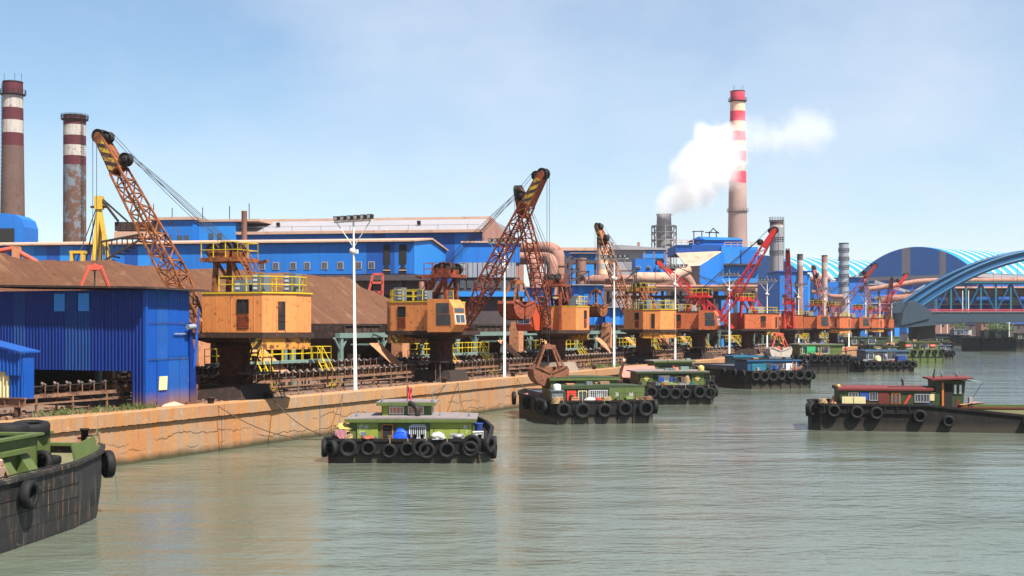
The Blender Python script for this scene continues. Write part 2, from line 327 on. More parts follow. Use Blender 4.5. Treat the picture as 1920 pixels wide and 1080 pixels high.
def ore_mat():
    m, nt, b = nmat('brown_iron_ore')
    c = mix(nt, noise(nt, .12, 7, .6), (.105, .045, .025), (.165, .08, .048)); c = mix(nt, ramp(nt, noise(nt, 2.2, 8, .8), .5, .75), c, (.07, .03, .018))
    c = mix(nt, ramp(nt, noise(nt, .45, 8, .7), .58, .72, cb=(.6, .6, .6, 1)), c, (.26, .14, .085))
    tm = node(nt, 'ShaderNodeMapping'); tm.vector_type = 'TEXTURE'; tm.inputs['Rotation'].default_value = (0, 0, QROT + .25); tm.inputs['Scale'].default_value = (.9, 9, 9); nt.links.new(node(nt, 'ShaderNodeNewGeometry').outputs['Position'], tm.inputs[0])
    st_ = noise(nt, 1.0, 6, .62, vec=tm.outputs[0]); c = mix(nt, ramp(nt, st_, .55, .7, cb=(.65, .65, .65, 1)), c, (.24, .13, .078)); c = mix(nt, ramp(nt, st_, .3, .45, (.6, .6, .6, 1), (0, 0, 0, 1)), c, (.085, .036, .02))
    nt.links.new(c, b.inputs['Base Color']); b.inputs['Roughness'].default_value = .97; b.inputs['Specular IOR Level'].default_value = .1
    bump(nt, b, noise(nt, 1.3, 10, .8), .8, .35); return m
M['ore'] = ore_mat()
def water_mat():
    m, nt, b = nmat('murky_harbour_water')
    b.inputs['Base Color'].default_value = (.105, .120, .075, 1); b.inputs['Roughness'].default_value = .06; b.inputs['IOR'].default_value = 1.33
    nt.links.new(mix(nt, noise(nt, .03, 4), (.104, .116, .078), (.108, .128, .102)), b.inputs['Base Color'])
    def add(a, c, k):
        x = node(nt, 'ShaderNodeMath', operation='MULTIPLY_ADD'); x.inputs[1].default_value = k; nt.links.new(a, x.inputs[0])
        if c is not None: nt.links.new(c, x.inputs[2])
        else: x.inputs[2].default_value = 0
        return x.outputs[0]
    h = add(noise(nt, .22, 3, .5, scale3=(.8, 1.15, 1)), None, .25)
    h = add(noise(nt, .9, 3, .55, scale3=(.75, 1.3, 1)), h, .085)
    h = add(noise(nt, 1.9, 3, .55, scale3=(.7, 1.25, 1)), h, .055)
    h = add(noise(nt, 3.2, 4, .65, scale3=(.8, 1.2, 1)), h, .03)
    h = add(noise(nt, 8.0, 3, .6, scale3=(.8, 1.2, 1)), h, .006)
    wind = ramp(nt, noise(nt, .035, 4, .6, scale3=(.45, 1.6, 1)), .38, .62, (.42, .42, .42, 1), (1, 1, 1, 1)); mh = node(nt, 'ShaderNodeMath', operation='MULTIPLY'); nt.links.new(h, mh.inputs[0]); nt.links.new(wind, mh.inputs[1]); h = mh.outputs[0]
    n = node(nt, 'ShaderNodeBump', Strength=1.0, Distance=1.0); nt.links.new(h, n.inputs['Height']); nt.links.new(n.outputs[0], b.inputs['Normal'])
    return m
M['water'] = water_mat()

def plating_mat():
    m, nt, b = nmat('scuffed_black_plating')
    c = mix(nt, noise(nt, .7, 7, .65), (.006, .006, .0065), (.026, .025, .025))
    tco = node(nt, 'ShaderNodeTexCoord'); mpp = node(nt, 'ShaderNodeMapping'); mpp.inputs['Rotation'].default_value = (R(90), 0, 0); nt.links.new(tco.outputs['Object'], mpp.inputs[0])
    bk = node(nt, 'ShaderNodeTexBrick', Scale=1.0); bk.inputs['Brick Width'].default_value = 1.55; bk.inputs['Row Height'].default_value = .62; bk.inputs['Mortar Size'].default_value = .012; bk.inputs['Color1'].default_value = (.8, .8, .8, 1); bk.inputs['Color2'].default_value = (1.5, 1.45, 1.4, 1); bk.inputs['Mortar'].default_value = (.5, .45, .4, 1); nt.links.new(mpp.outputs[0], bk.inputs['Vector'])
    c = mix(nt, 1.0, c, bk.outputs['Color'], 'MULTIPLY')
    c = mix(nt, ramp(nt, noise(nt, 2.2, 7, .7, scale3=(1.6, 1.6, .12)), .56, .68, cb=(.8, .8, .8, 1)), c, (.085, .077, .066))
    c = mix(nt, ramp(nt, noise(nt, 3.2, 7, .72, scale3=(1.6, 1.6, .09)), .585, .65, cb=(.9, .9, .9, 1)), c, (.24, .115, .035))
    c = mix(nt, ramp(nt, noise(nt, 1.1, 8, .75, scale3=(.5, .5, 1.6)), .60, .68, cb=(.7, .7, .7, 1)), c, (.16, .13, .095))
    nt.links.new(c, b.inputs['Base Color']); b.inputs['Roughness'].default_value = .6; b.inputs['Specular IOR Level'].default_value = .35
    bump(nt, b, noise(nt, 1.6, 7, .7), .5, .06); return m
M['plating'] = plating_mat()

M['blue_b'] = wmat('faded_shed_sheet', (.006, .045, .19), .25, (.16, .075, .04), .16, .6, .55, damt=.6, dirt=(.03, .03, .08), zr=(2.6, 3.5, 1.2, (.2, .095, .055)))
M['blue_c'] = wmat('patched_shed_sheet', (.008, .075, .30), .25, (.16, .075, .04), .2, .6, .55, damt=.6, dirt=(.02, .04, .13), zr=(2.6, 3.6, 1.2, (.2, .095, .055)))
# =================================================================== the setting
tag(MB().add([(-4000, -60, 0), (4000, -60, 0), (4000, 6000, 0), (-4000, 6000, 0)], [(0, 1, 2, 3)]).build('water', M['water']), kind='structure')
g = [Q(-90, .9), Q(620, .9), V(4000, 648, GZ), V(4000, 6000, GZ), V(-4000, 6000, GZ), V(-4000, -60, GZ)]
tag(MB().add([p - V(0, 0, .06) for p in g], [tuple(range(6))]).build('ground', M['dirt']), kind='structure')
# far bank face
tag(MB().obox((2100, 648.5, .5), (1900, 0, 0), (0, .5, 0), (0, 0, 2.4)).build('far_bank', M['concrete']), kind='structure')

# ------------------------------------------------------------------ quay wall: panels and cap blocks with open joints
qw = thing('quay_wall', 'long ochre concrete quay wall rising from the water under the cranes', 'quay wall', Q(0, 0, 0), QROT)
rnd = random.Random(3)
def rough_block(x0, x1, y0, y1, z0, z1, nx, jz, seed):
    r = random.Random(seed); mb = MB(); xs = [x0 + (x1 - x0) * i / nx for i in range(nx + 1)]
    rows = []
    for x in xs:
        a = r.uniform(-jz, jz); b = r.uniform(-.012, .012)
        rows.append([(x, y1, z0), (x, y0, z0 + a + abs(r.gauss(0, jz)) * .6), (x, y0 + b, z1 - .05 + b), (x, y0 + .05, z1 + b), (x, y1, z1)])
    vs = [p for q in rows for p in q]; fs = []
    for i in range(nx):
        for j in range(5):
            k = (j + 1) % 5; fs.append((i * 5 + j, (i + 1) * 5 + j, (i + 1) * 5 + k, i * 5 + k))
    fs += [tuple(range(5))[::-1], tuple(range(nx * 5, nx * 5 + 5))]
    return mb.add(vs, [f[::-1] for f in fs])
x = -60.0; k = 0
while x < 620:
    w = 11.6 if x < 200 else 30
    rough_block(x + .03, x + w - .03, rnd.uniform(-.015, .03), 1.6, -2.5, 2.26, 6, .0, k).build('wall_panel', M['quay'], qw)
    rough_block(x + .02, x + w - .02, -.16 + rnd.uniform(-.02, .02), 1.2, 2.28, GZ + .02, 70, .016, k + 500).build('cap_block', M['quay'], qw)
    x += w; k += 1
MB().box(-60, 620, .22, 1.5, -2, GZ - .2).build('wall_core', M['soot'], qw)

# ------------------------------------------------------------------ ore heap
def heap(name, label, s0, s1, t0, t1, top, ns, nt_, slope, endslope, seed):
    r = random.Random(seed); fx = [(r.uniform(.05, .5), r.uniform(.03, .35), r.uniform(0, 6), r.uniform(.1, .5)) for _ in range(14)]
    vs = []; fs = []
    for i in range(ns + 1):
        for j in range(nt_ + 1):
            s = s0 + (s1 - s0) * i / ns; t = t0 + (t1 - t0) * j / nt_
            n = sum(a * math.sin(kx * s + p) * math.sin(ky * t + p * 2) for kx, ky, p, a in fx) * .45
            lobes = .55 * abs(math.sin(s * .28 + 1.2 * math.sin(s * .07))) + .3 * math.sin(s * .9 + .3 * math.sin(t * .5))
            h = min((t - t0) * slope + lobes, (t1 - t) * slope, (s1 - s) * endslope, top + n * .55 + .3 * lobes)
            e = max(0, (t1 - t) / 2 if t > t1 - 2 else 1)
            h = max(0, h + n * .12 + r.gauss(0, .10)) if h > 0 else 0
            p = Q(s, t, GZ - .1 + h * e); vs.append(p)
    for i in range(ns):
        for j in range(nt_):
            a = i * (nt_ + 1) + j; fs.append((a, a + nt_ + 1, a + nt_ + 2, a + 1)[::-1])
    o = MB().add(vs, fs, 0, True).build(name, M['ore']); return tag(o, label, 'ore heap')
heap('ore_heap', 'huge brown ore heap behind the blue shed and the first crane', -50, 97, 19.5, 70, 10.9, 260, 70, .80, .66, 1)
heap('ore_heap', 'low brown ore heap behind the second and third cranes', 108, 190, 20, 52, 4.6, 110, 30, .7, .5, 5)

# ------------------------------------------------------------------ corrugated sheds
_cs = {}
def sheet(w, h, mat, pitch=.26, d=.05):
    key = (round(w, 2), round(h, 2), mat.name)
    if key in _cs: return _cs[key]
    xs = [(0, 0)]; x = 0
    while x + pitch <= w + .001:
        xs += [(x + .07, 0), (x + .11, d), (x + .17, d), (x + .21, 0)]; x += pitch
    xs.append((w, 0)); n = len(xs)
    vs = [(a, -b, 0) for a, b in xs] + [(a, -b, h) for a, b in xs] + [(0, .03, 0), (w, .03, 0), (0, .03, h), (w, .03, h)]
    fs = [(i, i + 1, n + i + 1, n + i) for i in range(n - 1)] + [(2 * n + 1, 2 * n, 2 * n + 2, 2 * n + 3), (2 * n, 0, n, 2 * n + 2), (n - 1, 2 * n + 1, 2 * n + 3, 2 * n - 1)]
    _cs[key] = MB().add(vs, fs).mesh('wall_sheet', mat); return _cs[key]
def sheet_obj(parent, w, h, mat, loc, rz, name='wall_sheet'): return link(name, sheet(w, h, mat), parent, loc, rz)

sh = thing('conveyor_shed', 'tall blue corrugated shed at the quay edge with a low opening for the conveyor', 'shed', Q(3.9, 1.45), QROT)
H1 = 7.2; rj = random.Random(5)
yy = 0.0
while yy < 14.2:                                    # face towards the camera
    op = 1.4 < yy + .5 < 9.2
    z0 = 2.22 if op else 0
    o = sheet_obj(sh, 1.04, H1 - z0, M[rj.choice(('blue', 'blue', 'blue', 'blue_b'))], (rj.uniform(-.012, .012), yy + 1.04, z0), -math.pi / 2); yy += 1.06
xx = 0.02
for i in range(4):                                  # face towards the water, in two tiers
    zc = 2.9 + rj.uniform(-.15, .15)
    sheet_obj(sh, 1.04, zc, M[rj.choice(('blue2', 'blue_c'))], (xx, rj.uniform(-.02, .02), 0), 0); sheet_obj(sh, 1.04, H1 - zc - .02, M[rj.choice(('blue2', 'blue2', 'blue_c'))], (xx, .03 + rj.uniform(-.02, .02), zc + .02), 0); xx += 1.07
MB().box(-.07, .14, -.1, .12, 0, H1 - .1).build('corner_trim', M['blue2'], sh)
MB().box(4.1, 4.36, -.16, .12, 0, 5.2).build('corner_trim', M['blue'], sh)
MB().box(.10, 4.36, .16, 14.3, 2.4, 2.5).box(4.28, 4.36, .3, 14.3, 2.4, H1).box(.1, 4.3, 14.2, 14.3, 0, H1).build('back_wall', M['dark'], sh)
MB().extr([(-.72, -.75, H1 + .02), (5.3, -.75, H1 - .02), (5.3, -.75, H1 + .09), (-.72, -.75, H1 + .14)], (0, 15.5, .35)).build('roof', M['convdk'], sh)
for y in (4.3, 6.25): MB().box(-.09, -.055, y, y + .85, 5.9, 7.0).build('translucent_panel', M['bluelt'], sh)
MB().obox((1.55, -.09, 1.45), (.38, 0, 0), (0, .02, 0), (.03, 0, .42)).build('patch', M['cream'], sh)
MB().tube((3.6, -.35, 4.9), (4.3, -.35, 4.95), .17, 10).box(2.6, 3.8, -.12, -.08, 4.45, 4.53).build('vent_pipe', M['galv'], sh)
MB().extr([(4.35, -.2, 2.2), (4.55, -.3, 2.6), (4.95, -.25, 6.1), (4.82, -.25, 6.1), (4.5, -.2, 3.6)], (0, .03, 0)).build('loose_strip', M['blue2'], sh)
MB().extr([(4.35, -.12, 0), (4.75, -.2, 0), (4.55, -.25, 2.6), (4.36, -.1, 4.4)], (0, .03, 0)).build('bent_sheet', M['blue'], sh)
for i, z in enumerate((2.92, 5.15)): MB().box(.15, 4.2, -.075, -.06, z, z + .035).build('seam', M['convdk'], sh)
MB().extr([(1.2, -.35, .02), (3.1, -.5, .02), (2.7, -.1, .22), (1.9, -.05, .12)], (0, .08, .04)).build('buckled_sheet', M['dustlt'], sh)

s2 = thing('drive_house', 'small blue shed with beige panel on a rusty beam at the left edge', 'shed', Q(-5.4, 2.2), QROT)
for i in range(5):
    z1 = 3.5 + i * .2
    sheet_obj(s2, 1.04, 1.2, M['blue2'], (0, i * 1.06 + 1.04, z1 - 1.22), -math.pi / 2)
    sheet_obj(s2, 1.04, z1 - 2.15, M['cream'] if i == 1 else M['blue2'], (.12, i * 1.06 + .9, 1.05), -math.pi / 2)
MB().box(.16, 1.0, -.02, .06, 1.0, 3.4).build('side_wall', M['blue2'], s2)
MB().extr([(-.2, -.2, 3.52), (-.2, 6, 4.72), (-.2, 6, 4.8), (-.2, -.2, 3.6)], (1.5, 0, 0)).build('roof', M['bdark'], s2)
b = MB(); b.box(-.05, .2, -.3, 6, .55, .62); b.box(-.05, .2, -.3, 6, 1.0, 1.07); b.box(.05, .1, -.3, 6, .6, 1.0)
for i in range(6): b.box(-.04, .19, i * 1.05, i * 1.05 + .05, .62, 1.0)
b.build('base_beam', M['convey'], s2)
for y in (.2, 3, 5.8): MB().box(-.02, .2, y, y + .2, 0, .55).build('leg', M['convdk'], s2)

# ------------------------------------------------------------------ belt conveyors
def idler_mesh():
    b = MB()
    for sg in (-1, 1):
        b.bar((0, sg * .62, 0), (0, sg * .62, .5), .05, .05); b.bar((0, sg * .62, .5), (0, sg * .5, .62), .05, .05, )
        b.tube((.0, sg * .62, .6), (.0, sg * .22, .28), .09, 7, m=1)
    b.bar((0, -.66, .02), (0, .66, .02), .07, .07); b.tube((0, -.22, .25), (0, .22, .25), .09, 7, m=1)
    return b.mesh('idler', [M['convey'], M['roller']])
IDL = idler_mesh()
def conveyor(s0, s1, t, base, label, step=1.0):
    L = s1 - s0; c = thing('belt_conveyor', label, 'conveyor', Q(s0, t, GZ), QROT, 'belt conveyors along the quay')
    for y in (-.62, .62): piece('stringer', (0, y, base), (L, y, base), .09, .2, M['convey'], c)
    piece('lower_rail', (0, -.66, base - .42), (L, -.66, base - .42), .07, .1, M['convey'], c)
    b = MB(); n = int(L / .8); b.add([(L * i / n, y, base + .30 + abs(y) * .42 + .02 * math.sin(i * 2.2)) for i in range(n + 1) for y in (-.55, -.25, .25, .55)], [(i * 4 + j, i * 4 + j + 4, i * 4 + j + 5, i * 4 + j + 1)[::-1] for i in range(n) for j in range(3)])
    b.build('belt', M['steel'], c)
    x = .3
    while x < L - .2: link('idler', IDL, c, (x, 0, base + .08)); x += step
    x = .8
    while x < L:
        for y in (-.62, .62): piece('leg', (x, y, -.05), (x, y, base), .1, .1, M['convey'], c)
        x += 2.9
    return c
conveyor(-9, 12.2, 4.6, .95, 'rusty belt conveyor running into the opening of the tall blue shed')
conveyor(12.6, 43.2, 5.0, .85, 'rusty belt conveyor on the quay between the first and second cranes', .95)
conveyor(43.6, 71.4, 5.0, .85, 'rusty belt conveyor on the quay between the second and third cranes')
conveyor(71.8, 103, 5.0, .85, 'rusty belt conveyor on the quay between the third and fourth cranes', 1.1)
conveyor(103.4, 131, 5.0, .85, 'rusty belt conveyor on the quay between the fourth and fifth cranes', 1.4)
conveyor(131.4, 200, 5.0, .85, 'rusty belt conveyor on the quay beyond the fifth crane', 2.4)
conveyor(10, 71, 8.6, 1.35, 'rear rusty belt conveyor passing behind the first and second cranes', 1.1)
conveyor(71.4, 160, 8.6, 1.35, 'rear rusty belt conveyor passing behind the third and fourth cranes', 1.7)

# ------------------------------------------------------------------ bunkers, chutes and yellow walkways behind each crane
ORD = ['first', 'second', 'third', 'fourth', 'fifth', 'sixth', 'seventh', 'eighth', 'ninth', 'tenth', 'eleventh', 'twelfth']
def railing(b, pts, h=1.05, post=1.4, w=.05):
    for p0, p1 in zip(pts, pts[1:]):
        p0, p1 = Vector(p0), Vector(p1); d = (p1 - p0).length; n = max(1, round(d / post))
        for i in range(n + 1):
            p = p0.lerp(p1, i / n); b.bar(p, p + V(0, 0, h), w, w)
        for z in (.5, 1.0): b.bar(p0 + V(0, 0, h * z), p1 + V(0, 0, h * z), w, w)
def bay(sk, n, small=False):
    o = ORD[n]
    c = thing('ore_bunker', 'dark steel ore bunker on grey green posts behind the %s crane from the left' % o, 'bunker', Q(sk - 4.5, 10.5), QROT, 'ore bunkers behind the cranes')
    for x in (0, 7.5, 15.5, 23.5):
        for y in (0, 6): piece('post', (x, y, 0), (x, y, 4.0), .38, .38, M['greygreen'], c)
        MB().bar((x, 0, 2.7), (x + 1.1, 0, 3.9), .16).bar((x, 0, 2.7), (x - 1.1, 0, 3.9), .16).build('knee_brace', M['greygreen'], c)
    MB().box(-.5, 24, -.25, .25, 3.9, 4.35).box(-.5, 24, 5.75, 6.25, 3.9, 4.35).build('beam', M['greygreen'], c)
    for i, x in enumerate((3.7, 11.5, 19.5)):
        a, h = 3.3, .7; top = [(x - a, -.1), (x + a, -.1), (x + a, 6.1), (x - a, 6.1)]; bot = [(x - h, 2.2), (x + h, 2.2), (x + h, 3.8), (x - h, 3.8)]
        vs = [(p[0], p[1], 1.2) for p in bot] + [(p[0], p[1], 3.85) for p in top] + [(p[0], p[1], 5.2) for p in top]
        MB().add(vs, [(3, 2, 1, 0), (8, 9, 10, 11)] + [(r * 4 + i2, r * 4 + (i2 + 1) % 4, r * 4 + 4 + (i2 + 1) % 4, r * 4 + 4 + i2) for r in (0, 1) for i2 in range(4)]).build('hopper', M['convdk'], c)
        b = MB()
        for xx in range(5): b.bar((x - a + xx * 1.6, -.16, 3.9), (x - a + xx * 1.6, -.16, 5.2), .1, .12)
        b.bar((x - a, -.16, 5.1), (x + a, -.16, 5.1), .16, .2); b.build('stiffener', M['soot'], c)
    if not small:
        MB().box(-.5, 24, 7.2, 7.5, 0, 4.6).build('rear_wall', M['soot'], c)
        MB().box(9, 10.4, -1.4, -.2, 2.0, 4.9).box(9.2, 10.2, -1.3, -.3, 4.9, 5.5).build('gear_box', M['chute'], c)
        for x in (1.7, 13.6): MB().box(x, x + .9, -.5, .3, .1, 2.4).build('switch_cabinet', M['soot'], c)
    for i, (dx, w) in enumerate(((-2.9, 1.9), (9.4, 2.0))):
        if small and i == 0: continue
        x = 4.5 + dx
        MB().extr([(x, -2.1, 3.35), (x + w, -2.1, 3.35), (x + w + 1.5, -4.0, 1.15), (x + 1.5, -4.0, 1.15)], (0, .04, .08)).build('chute_plate', M['chute'], c)
        MB().bar((x + .2, -2.1, 3.3), (x + .2, 0, 3.3), .14).bar((x + w - .2, -2.1, 3.3), (x + w - .2, 0, 3.3), .14).bar((x + w + .8, -3.2, 2), (x + w + .8, -3.2, 0), .12).build('chute_bracket', M['greygreen'], c)
    w = thing('walkway', 'yellow railed steel walkway with steep ladders behind the %s crane' % o, 'walkway', Q(sk + 3.2, 6.5), QROT, 'yellow railed walkways')
    Lw = 15.5
    MB().box(0, Lw, 0, 1.1, 2.05, 2.25).build('deck', M['greygreen'], w)
    for x in (.2, 5.2, 10.2, 15.2): MB().bar((x, .55, 0), (x, .55, 2.05), .2).bar((x, .55, 1.1), (x + .9, .55, 2.05), .12).bar((x, .55, 1.1), (x - .9, .55, 2.05), .12).build('support', M['convdk'], w)
    b = MB(); railing(b, [(0, .03, 2.25), (Lw, .03, 2.25), (Lw, 1.07, 2.25)]); b.build('railing', M['yellow'], w)
    b = MB(); railing(b, [(0, 1.07, 2.25), (Lw, 1.07, 2.25)]); b.build('railing', M['yellow'], w)
    for x in (5.0, 13.4):
        b = MB(); d = V(-.55, -1.7, -2.3)
        for e in (0, .75):
            p = V(x + e, 0, 2.25); b.bar(p, p + d, .14, .05); b.bar(p + V(0, 0, 1), p + d + V(0, 0, 1), .05); b.bar(p + d, p + d + V(0, 0, 1), .05); b.bar(p + d * .5, p + d * .5 + V(0, 0, 1), .05); b.bar(p, p + V(0, 0, 1), .05)
        for i in range(1, 9): b.bar(V(x, 0, 2.25) + d * (i / 9), V(x + .75, 0, 2.25) + d * (i / 9), .16, .04)
        b.build('stair', M['yellow'], w)
CS = [14.5, 45.7, 73.7, 105, 132.1, 163.5, 199.4, 226, 250, 284, 312, 338]
for i, s in enumerate(CS[:10]): bay(s, i, i > 4)
# long sheds and covered conveyor beams further inland fill the yard between bunkers and plant
for s, t, L, D, h, mt, lab in ((62, 19, 46, 5, 4.4, 'soot', 'long sooty concrete retaining wall in front of the brown ore heap'),):
    tag(MB().box(0, L, 0, 1.0, 0, h).build('retaining_wall', M[mt], None, Q(s - 58, t), QROT), lab, 'wall')
# weeds
def tufts(name, label, spots, n, hmax, seed):
    r = random.Random(seed); b = MB()
    for _ in range(n):
        s, t, sp = r.choice(spots); p = Q(s + r.gauss(0, sp), t + r.gauss(0, sp * .35), GZ - .03); a = r.uniform(0, 6.28); h = r.uniform(.3, 1) * hmax
        d = V(math.cos(a), math.sin(a), 0); l = V(r.gauss(0, .16), r.gauss(0, .16), 0); w = .018 + .012 * r.random()
        b.add([p - d * w, p + d * w, p + l * .6 + V(0, 0, h * .7) + d * w * .7, p + l * 1.6 + V(0, 0, h), p + l * .6 + V(0, 0, h * .7) - d * w * .7], [(0, 1, 2, 3, 4)])
    m = M.get('grass')
    if not m:
        m, nt, bs = nmat('weed_green'); nt.links.new(mix(nt, noise(nt, 3, 4), (.035, .075, .012), (.13, .15, .03)), bs.inputs['Base Color']); bs.inputs['Roughness'].default_value = .7; M['grass'] = m
    return tag(b.build(name, m), label, 'grass', kind='stuff')
tufts('grass', 'green weeds on the quay edge beside the blue shed', [(-1, 1.2, 1.0), (1.5, 1.0, .8), (3, .9, .5), (-3.5, 1.5, .8)], 420, .5, 1)
tufts('grass', 'green weeds at the foot of the third light pole', [(84, 1.2, 1.0), (88.6, 1.1, .8), (91, 1.2, 1)], 450, .75, 2)
# rubble on the quay
r = random.Random(12); b = MB()
for _ in range(900):
    s = r.uniform(-8, 130); t = r.uniform(1.3, 7); z = r.uniform(.03, .12); p = Q(s, t, GZ - .03 + z * .4)
    a = r.uniform(0, 3); d1 = V(math.cos(a), math.sin(a), r.uniform(-.3, .3)) * z; d2 = V(-math.sin(a), math.cos(a), 0) * z * r.uniform(.5, 1.4)
    b.obox(p, d1, d2, (0, 0, z * r.uniform(.4, .8)))
tag(b.build('spilled_ore_lumps', M['convey']), 'spilled ore lumps and scrap scattered along the quay top', 'rubble', kind='stuff')
# =================================================================== quay cranes
def arc(cx, cy, r, a0, a1, n): return [(cx + r * math.cos(a0 + (a1 - a0) * i / n), cy + r * math.sin(a0 + (a1 - a0) * i / n)) for i in range(n + 1)]
HP = [(.85, 2.6), (-3.8, 2.6), (-5.4, 1.0), (-5.4, -1.0), (-3.8, -2.6), (.85, -2.6)]           # plan of the house, boom towards +x
HZ0, HZ1 = 4.55, 7.12
_sheave = {}
def sheave(r, w, mat):
    k = (r, w, mat.name)
    if k not in _sheave: _sheave[k] = MB().lathe([(.08, -w / 2), (r * .55, -w / 2), (r * .6, -w * .25), (r * .9, -w * .25), (r, -w / 2), (r, -w * .3), (r * .88, 0), (r, w * .3), (r, w / 2), (r * .9, w * .25), (r * .6, w * .25), (r * .55, w / 2), (.08, w / 2)], 18, axis='y').mesh('sheave', mat)
    return _sheave[k]
def on_wall(a, b, u0, u1, z0, z1, proud):            # a box lying on the wall from plan point a to b (outside is to the right of a->b)
    a, b = V(*a, 0), V(*b, 0); d = (b - a).normalized(); o = V(d.y, -d.x, 0)
    c = a + d * (u0 + u1) / 2 + o * proud / 2 + V(0, 0, (z0 + z1) / 2)
    return c, d * (u1 - u0) / 2, o * (proud / 2), V(0, 0, (z1 - z0) / 2)
def window(parent, a, b, u0, u1, z0, z1, frame, pane, bars=1, name='window', fw=.07):
    m = MB(); m.obox(*on_wall(a, b, u0, u0 + fw, z0, z1, .06)); m.obox(*on_wall(a, b, u1 - fw, u1, z0, z1, .06)); m.obox(*on_wall(a, b, u0 + fw, u1 - fw, z1 - fw, z1, .06)); m.obox(*on_wall(a, b, u0 + fw, u1 - fw, z0, z0 + fw, .06))
    for i in range(bars):
        u = u0 + (u1 - u0) * (i + 1) / (bars + 1); m.obox(*on_wall(a, b, u - fw * .35, u + fw * .35, z0 + fw, z1 - fw, .05))
    w = m.build(name, frame, parent); MB().obox(*on_wall(a, b, u0 + fw, u1 - fw, z0 + fw, z1 - fw, .02)).build('pane', pane, w); return w
def crane(n, s, az, elev, L, label, pal='orange', near=True, rope_to=6.0, t=2.6, pivot=2.55):
    az = Vector((az[0], az[1], 0)).normalized(); sl = math.atan2(az.y, az.x)
    c = thing('slewing_crane', label, 'crane', Q(s, t), 0, 'slewing cranes along the quay')
    hm, bm, fm = {'orange': (M['house'], M['boom'], M['boom']), 'rust': (M['house'], M['boom2'], M['boom2']), 'red': (M['house2'], M['boomred'], M['boomred']), 'dark': (M['house2'], M['boomdark'], M['boomdark'])}[pal]
    R2 = Matrix.Rotation(sl, 3, 'Z')
    def W(x, y, z): return R2 @ V(x, y, z)
    # foot
    bb = MB(); a, h = 1.95, 1.62
    bb.add([(-a, -a, -.05), (a, -a, -.05), (a, a, -.05), (-a, a, -.05), (-h, -h, 1.0), (h, -h, 1.0), (h, h, 1.0), (-h, h, 1.0)], [(3, 2, 1, 0), (4, 5, 6, 7)] + [(i, (i + 1) % 4, 4 + (i + 1) % 4, 4 + i) for i in range(4)])
    bb.build('base_block', M['concrete'] if n in (2,) else M['soot'], c, rz=QROT)
    MB().lathe([(1.25, 1.0), (1.25, 1.12), (1.05, 1.16), (1.03, 3.3), (1.12, 3.36), (1.3, 3.5), (1.3, 3.75), (1.1, 3.8), (1.5, 4.15)], 28).build('column', M['column'], c)
    for k in range(10 if near else 0):
        an = k * .628; MB().obox((1.12 * math.cos(an), 1.12 * math.sin(an), 1.35), (.11 * math.cos(an), .11 * math.sin(an), 0), (-.025 * math.sin(an), .025 * math.cos(an), 0), (0, 0, .22)).build('gusset', M['column'], c)
    # platform
    pl = MB(); top = [(3.3, 1.4), (1.4, 2.75)] + [(p[0] * 1.03 - .02, p[1] * 1.04) for p in HP[1:5]] + [(1.8, -2.75), (3.3, -1.4)]
    pl.prism(top, 4.2, 4.53)
    pl.add([(3.0, 1.3, 4.2), (-3.0, 2.2, 4.2), (-3.0, -2.2, 4.2), (3.0, -1.3, 4.2), (1.4, 1.1, 3.8), (-1.6, 1.1, 3.8), (-1.6, -1.1, 3.8), (1.4, -1.1, 3.8)], [(4, 5, 6, 7)[::-1], (0, 1, 5, 4), (1, 2, 6, 5), (2, 3, 7, 6), (3, 0, 4, 7)])
    pl.build('slewing_platform', M['deckrust'], c, rz=sl)
    cw = MB().prism([(-3.2, 2.55), (-3.8, 2.56), (-5.36, .98), (-5.36, -.98), (-3.8, -2.56), (-3.2, -2.55)], 3.42, 4.19).build('counterweight', M['weight'], c, rz=sl)
    for sg in (1, -1):
        MB().extr([(-3.1, 2.62 * sg, 3.45), (-3.75, 2.62 * sg, 3.45), (-3.75, 2.62 * sg, 4.18), (-2.8, 2.62 * sg, 4.18)][::sg], (0, -.04 * sg, 0)).build('hazard_panel', M['hazard'], cw)
    # house
    ho = MB().prism(HP, HZ0, HZ1)
    ho = ho.build('house', hm, c, rz=sl)
    for sg in (1, -1):                                # raised sheet joints, one on each side of the house
        for x in (-.3, -1.45, -3.2): MB().box(x - .025, x + .025, sg * 2.6 - .018, sg * 2.6 + .018, HZ0 + .1, HZ1 - .05).build('sheet_joint', hm, ho)
    MB().prism([(p[0] * 1.02, p[1] * 1.02) for p in HP], HZ1, HZ1 + .1).build('roof_edge', M['yellow'] if pal in ('orange', 'rust') else M['deckrust'], ho)
    MB().prism([(p[0] * .98, p[1] * .98) for p in HP], HZ1 + .1, HZ1 + .14).build('roof_plate', M['deckrust'], ho)
    for (a0, b0, u0) in (((.85, 2.6), (-3.8, 2.6), 2.75), ((-3.8, -2.6), (.85, -2.6), .8)):
        a1, b1 = a0, b0
        # outside is to the right of the direction walked
        window(ho, a1, b1, u0, u0 + .9, HZ0 + 1.25, HZ0 + 2.2, M['steel'], M['dark'], 1)
        lv = MB(); lv.obox(*on_wall(a1, b1, u0, u0 + .9, HZ0 + .25, HZ0 + 1.15, .02))
        for i in range(7): lv.obox(*on_wall(a1, b1, u0 + .04, u0 + .86, HZ0 + .3 + i * .12, HZ0 + .37 + i * .12, .06))
        lv.build('louvre', M['boom2'], ho)
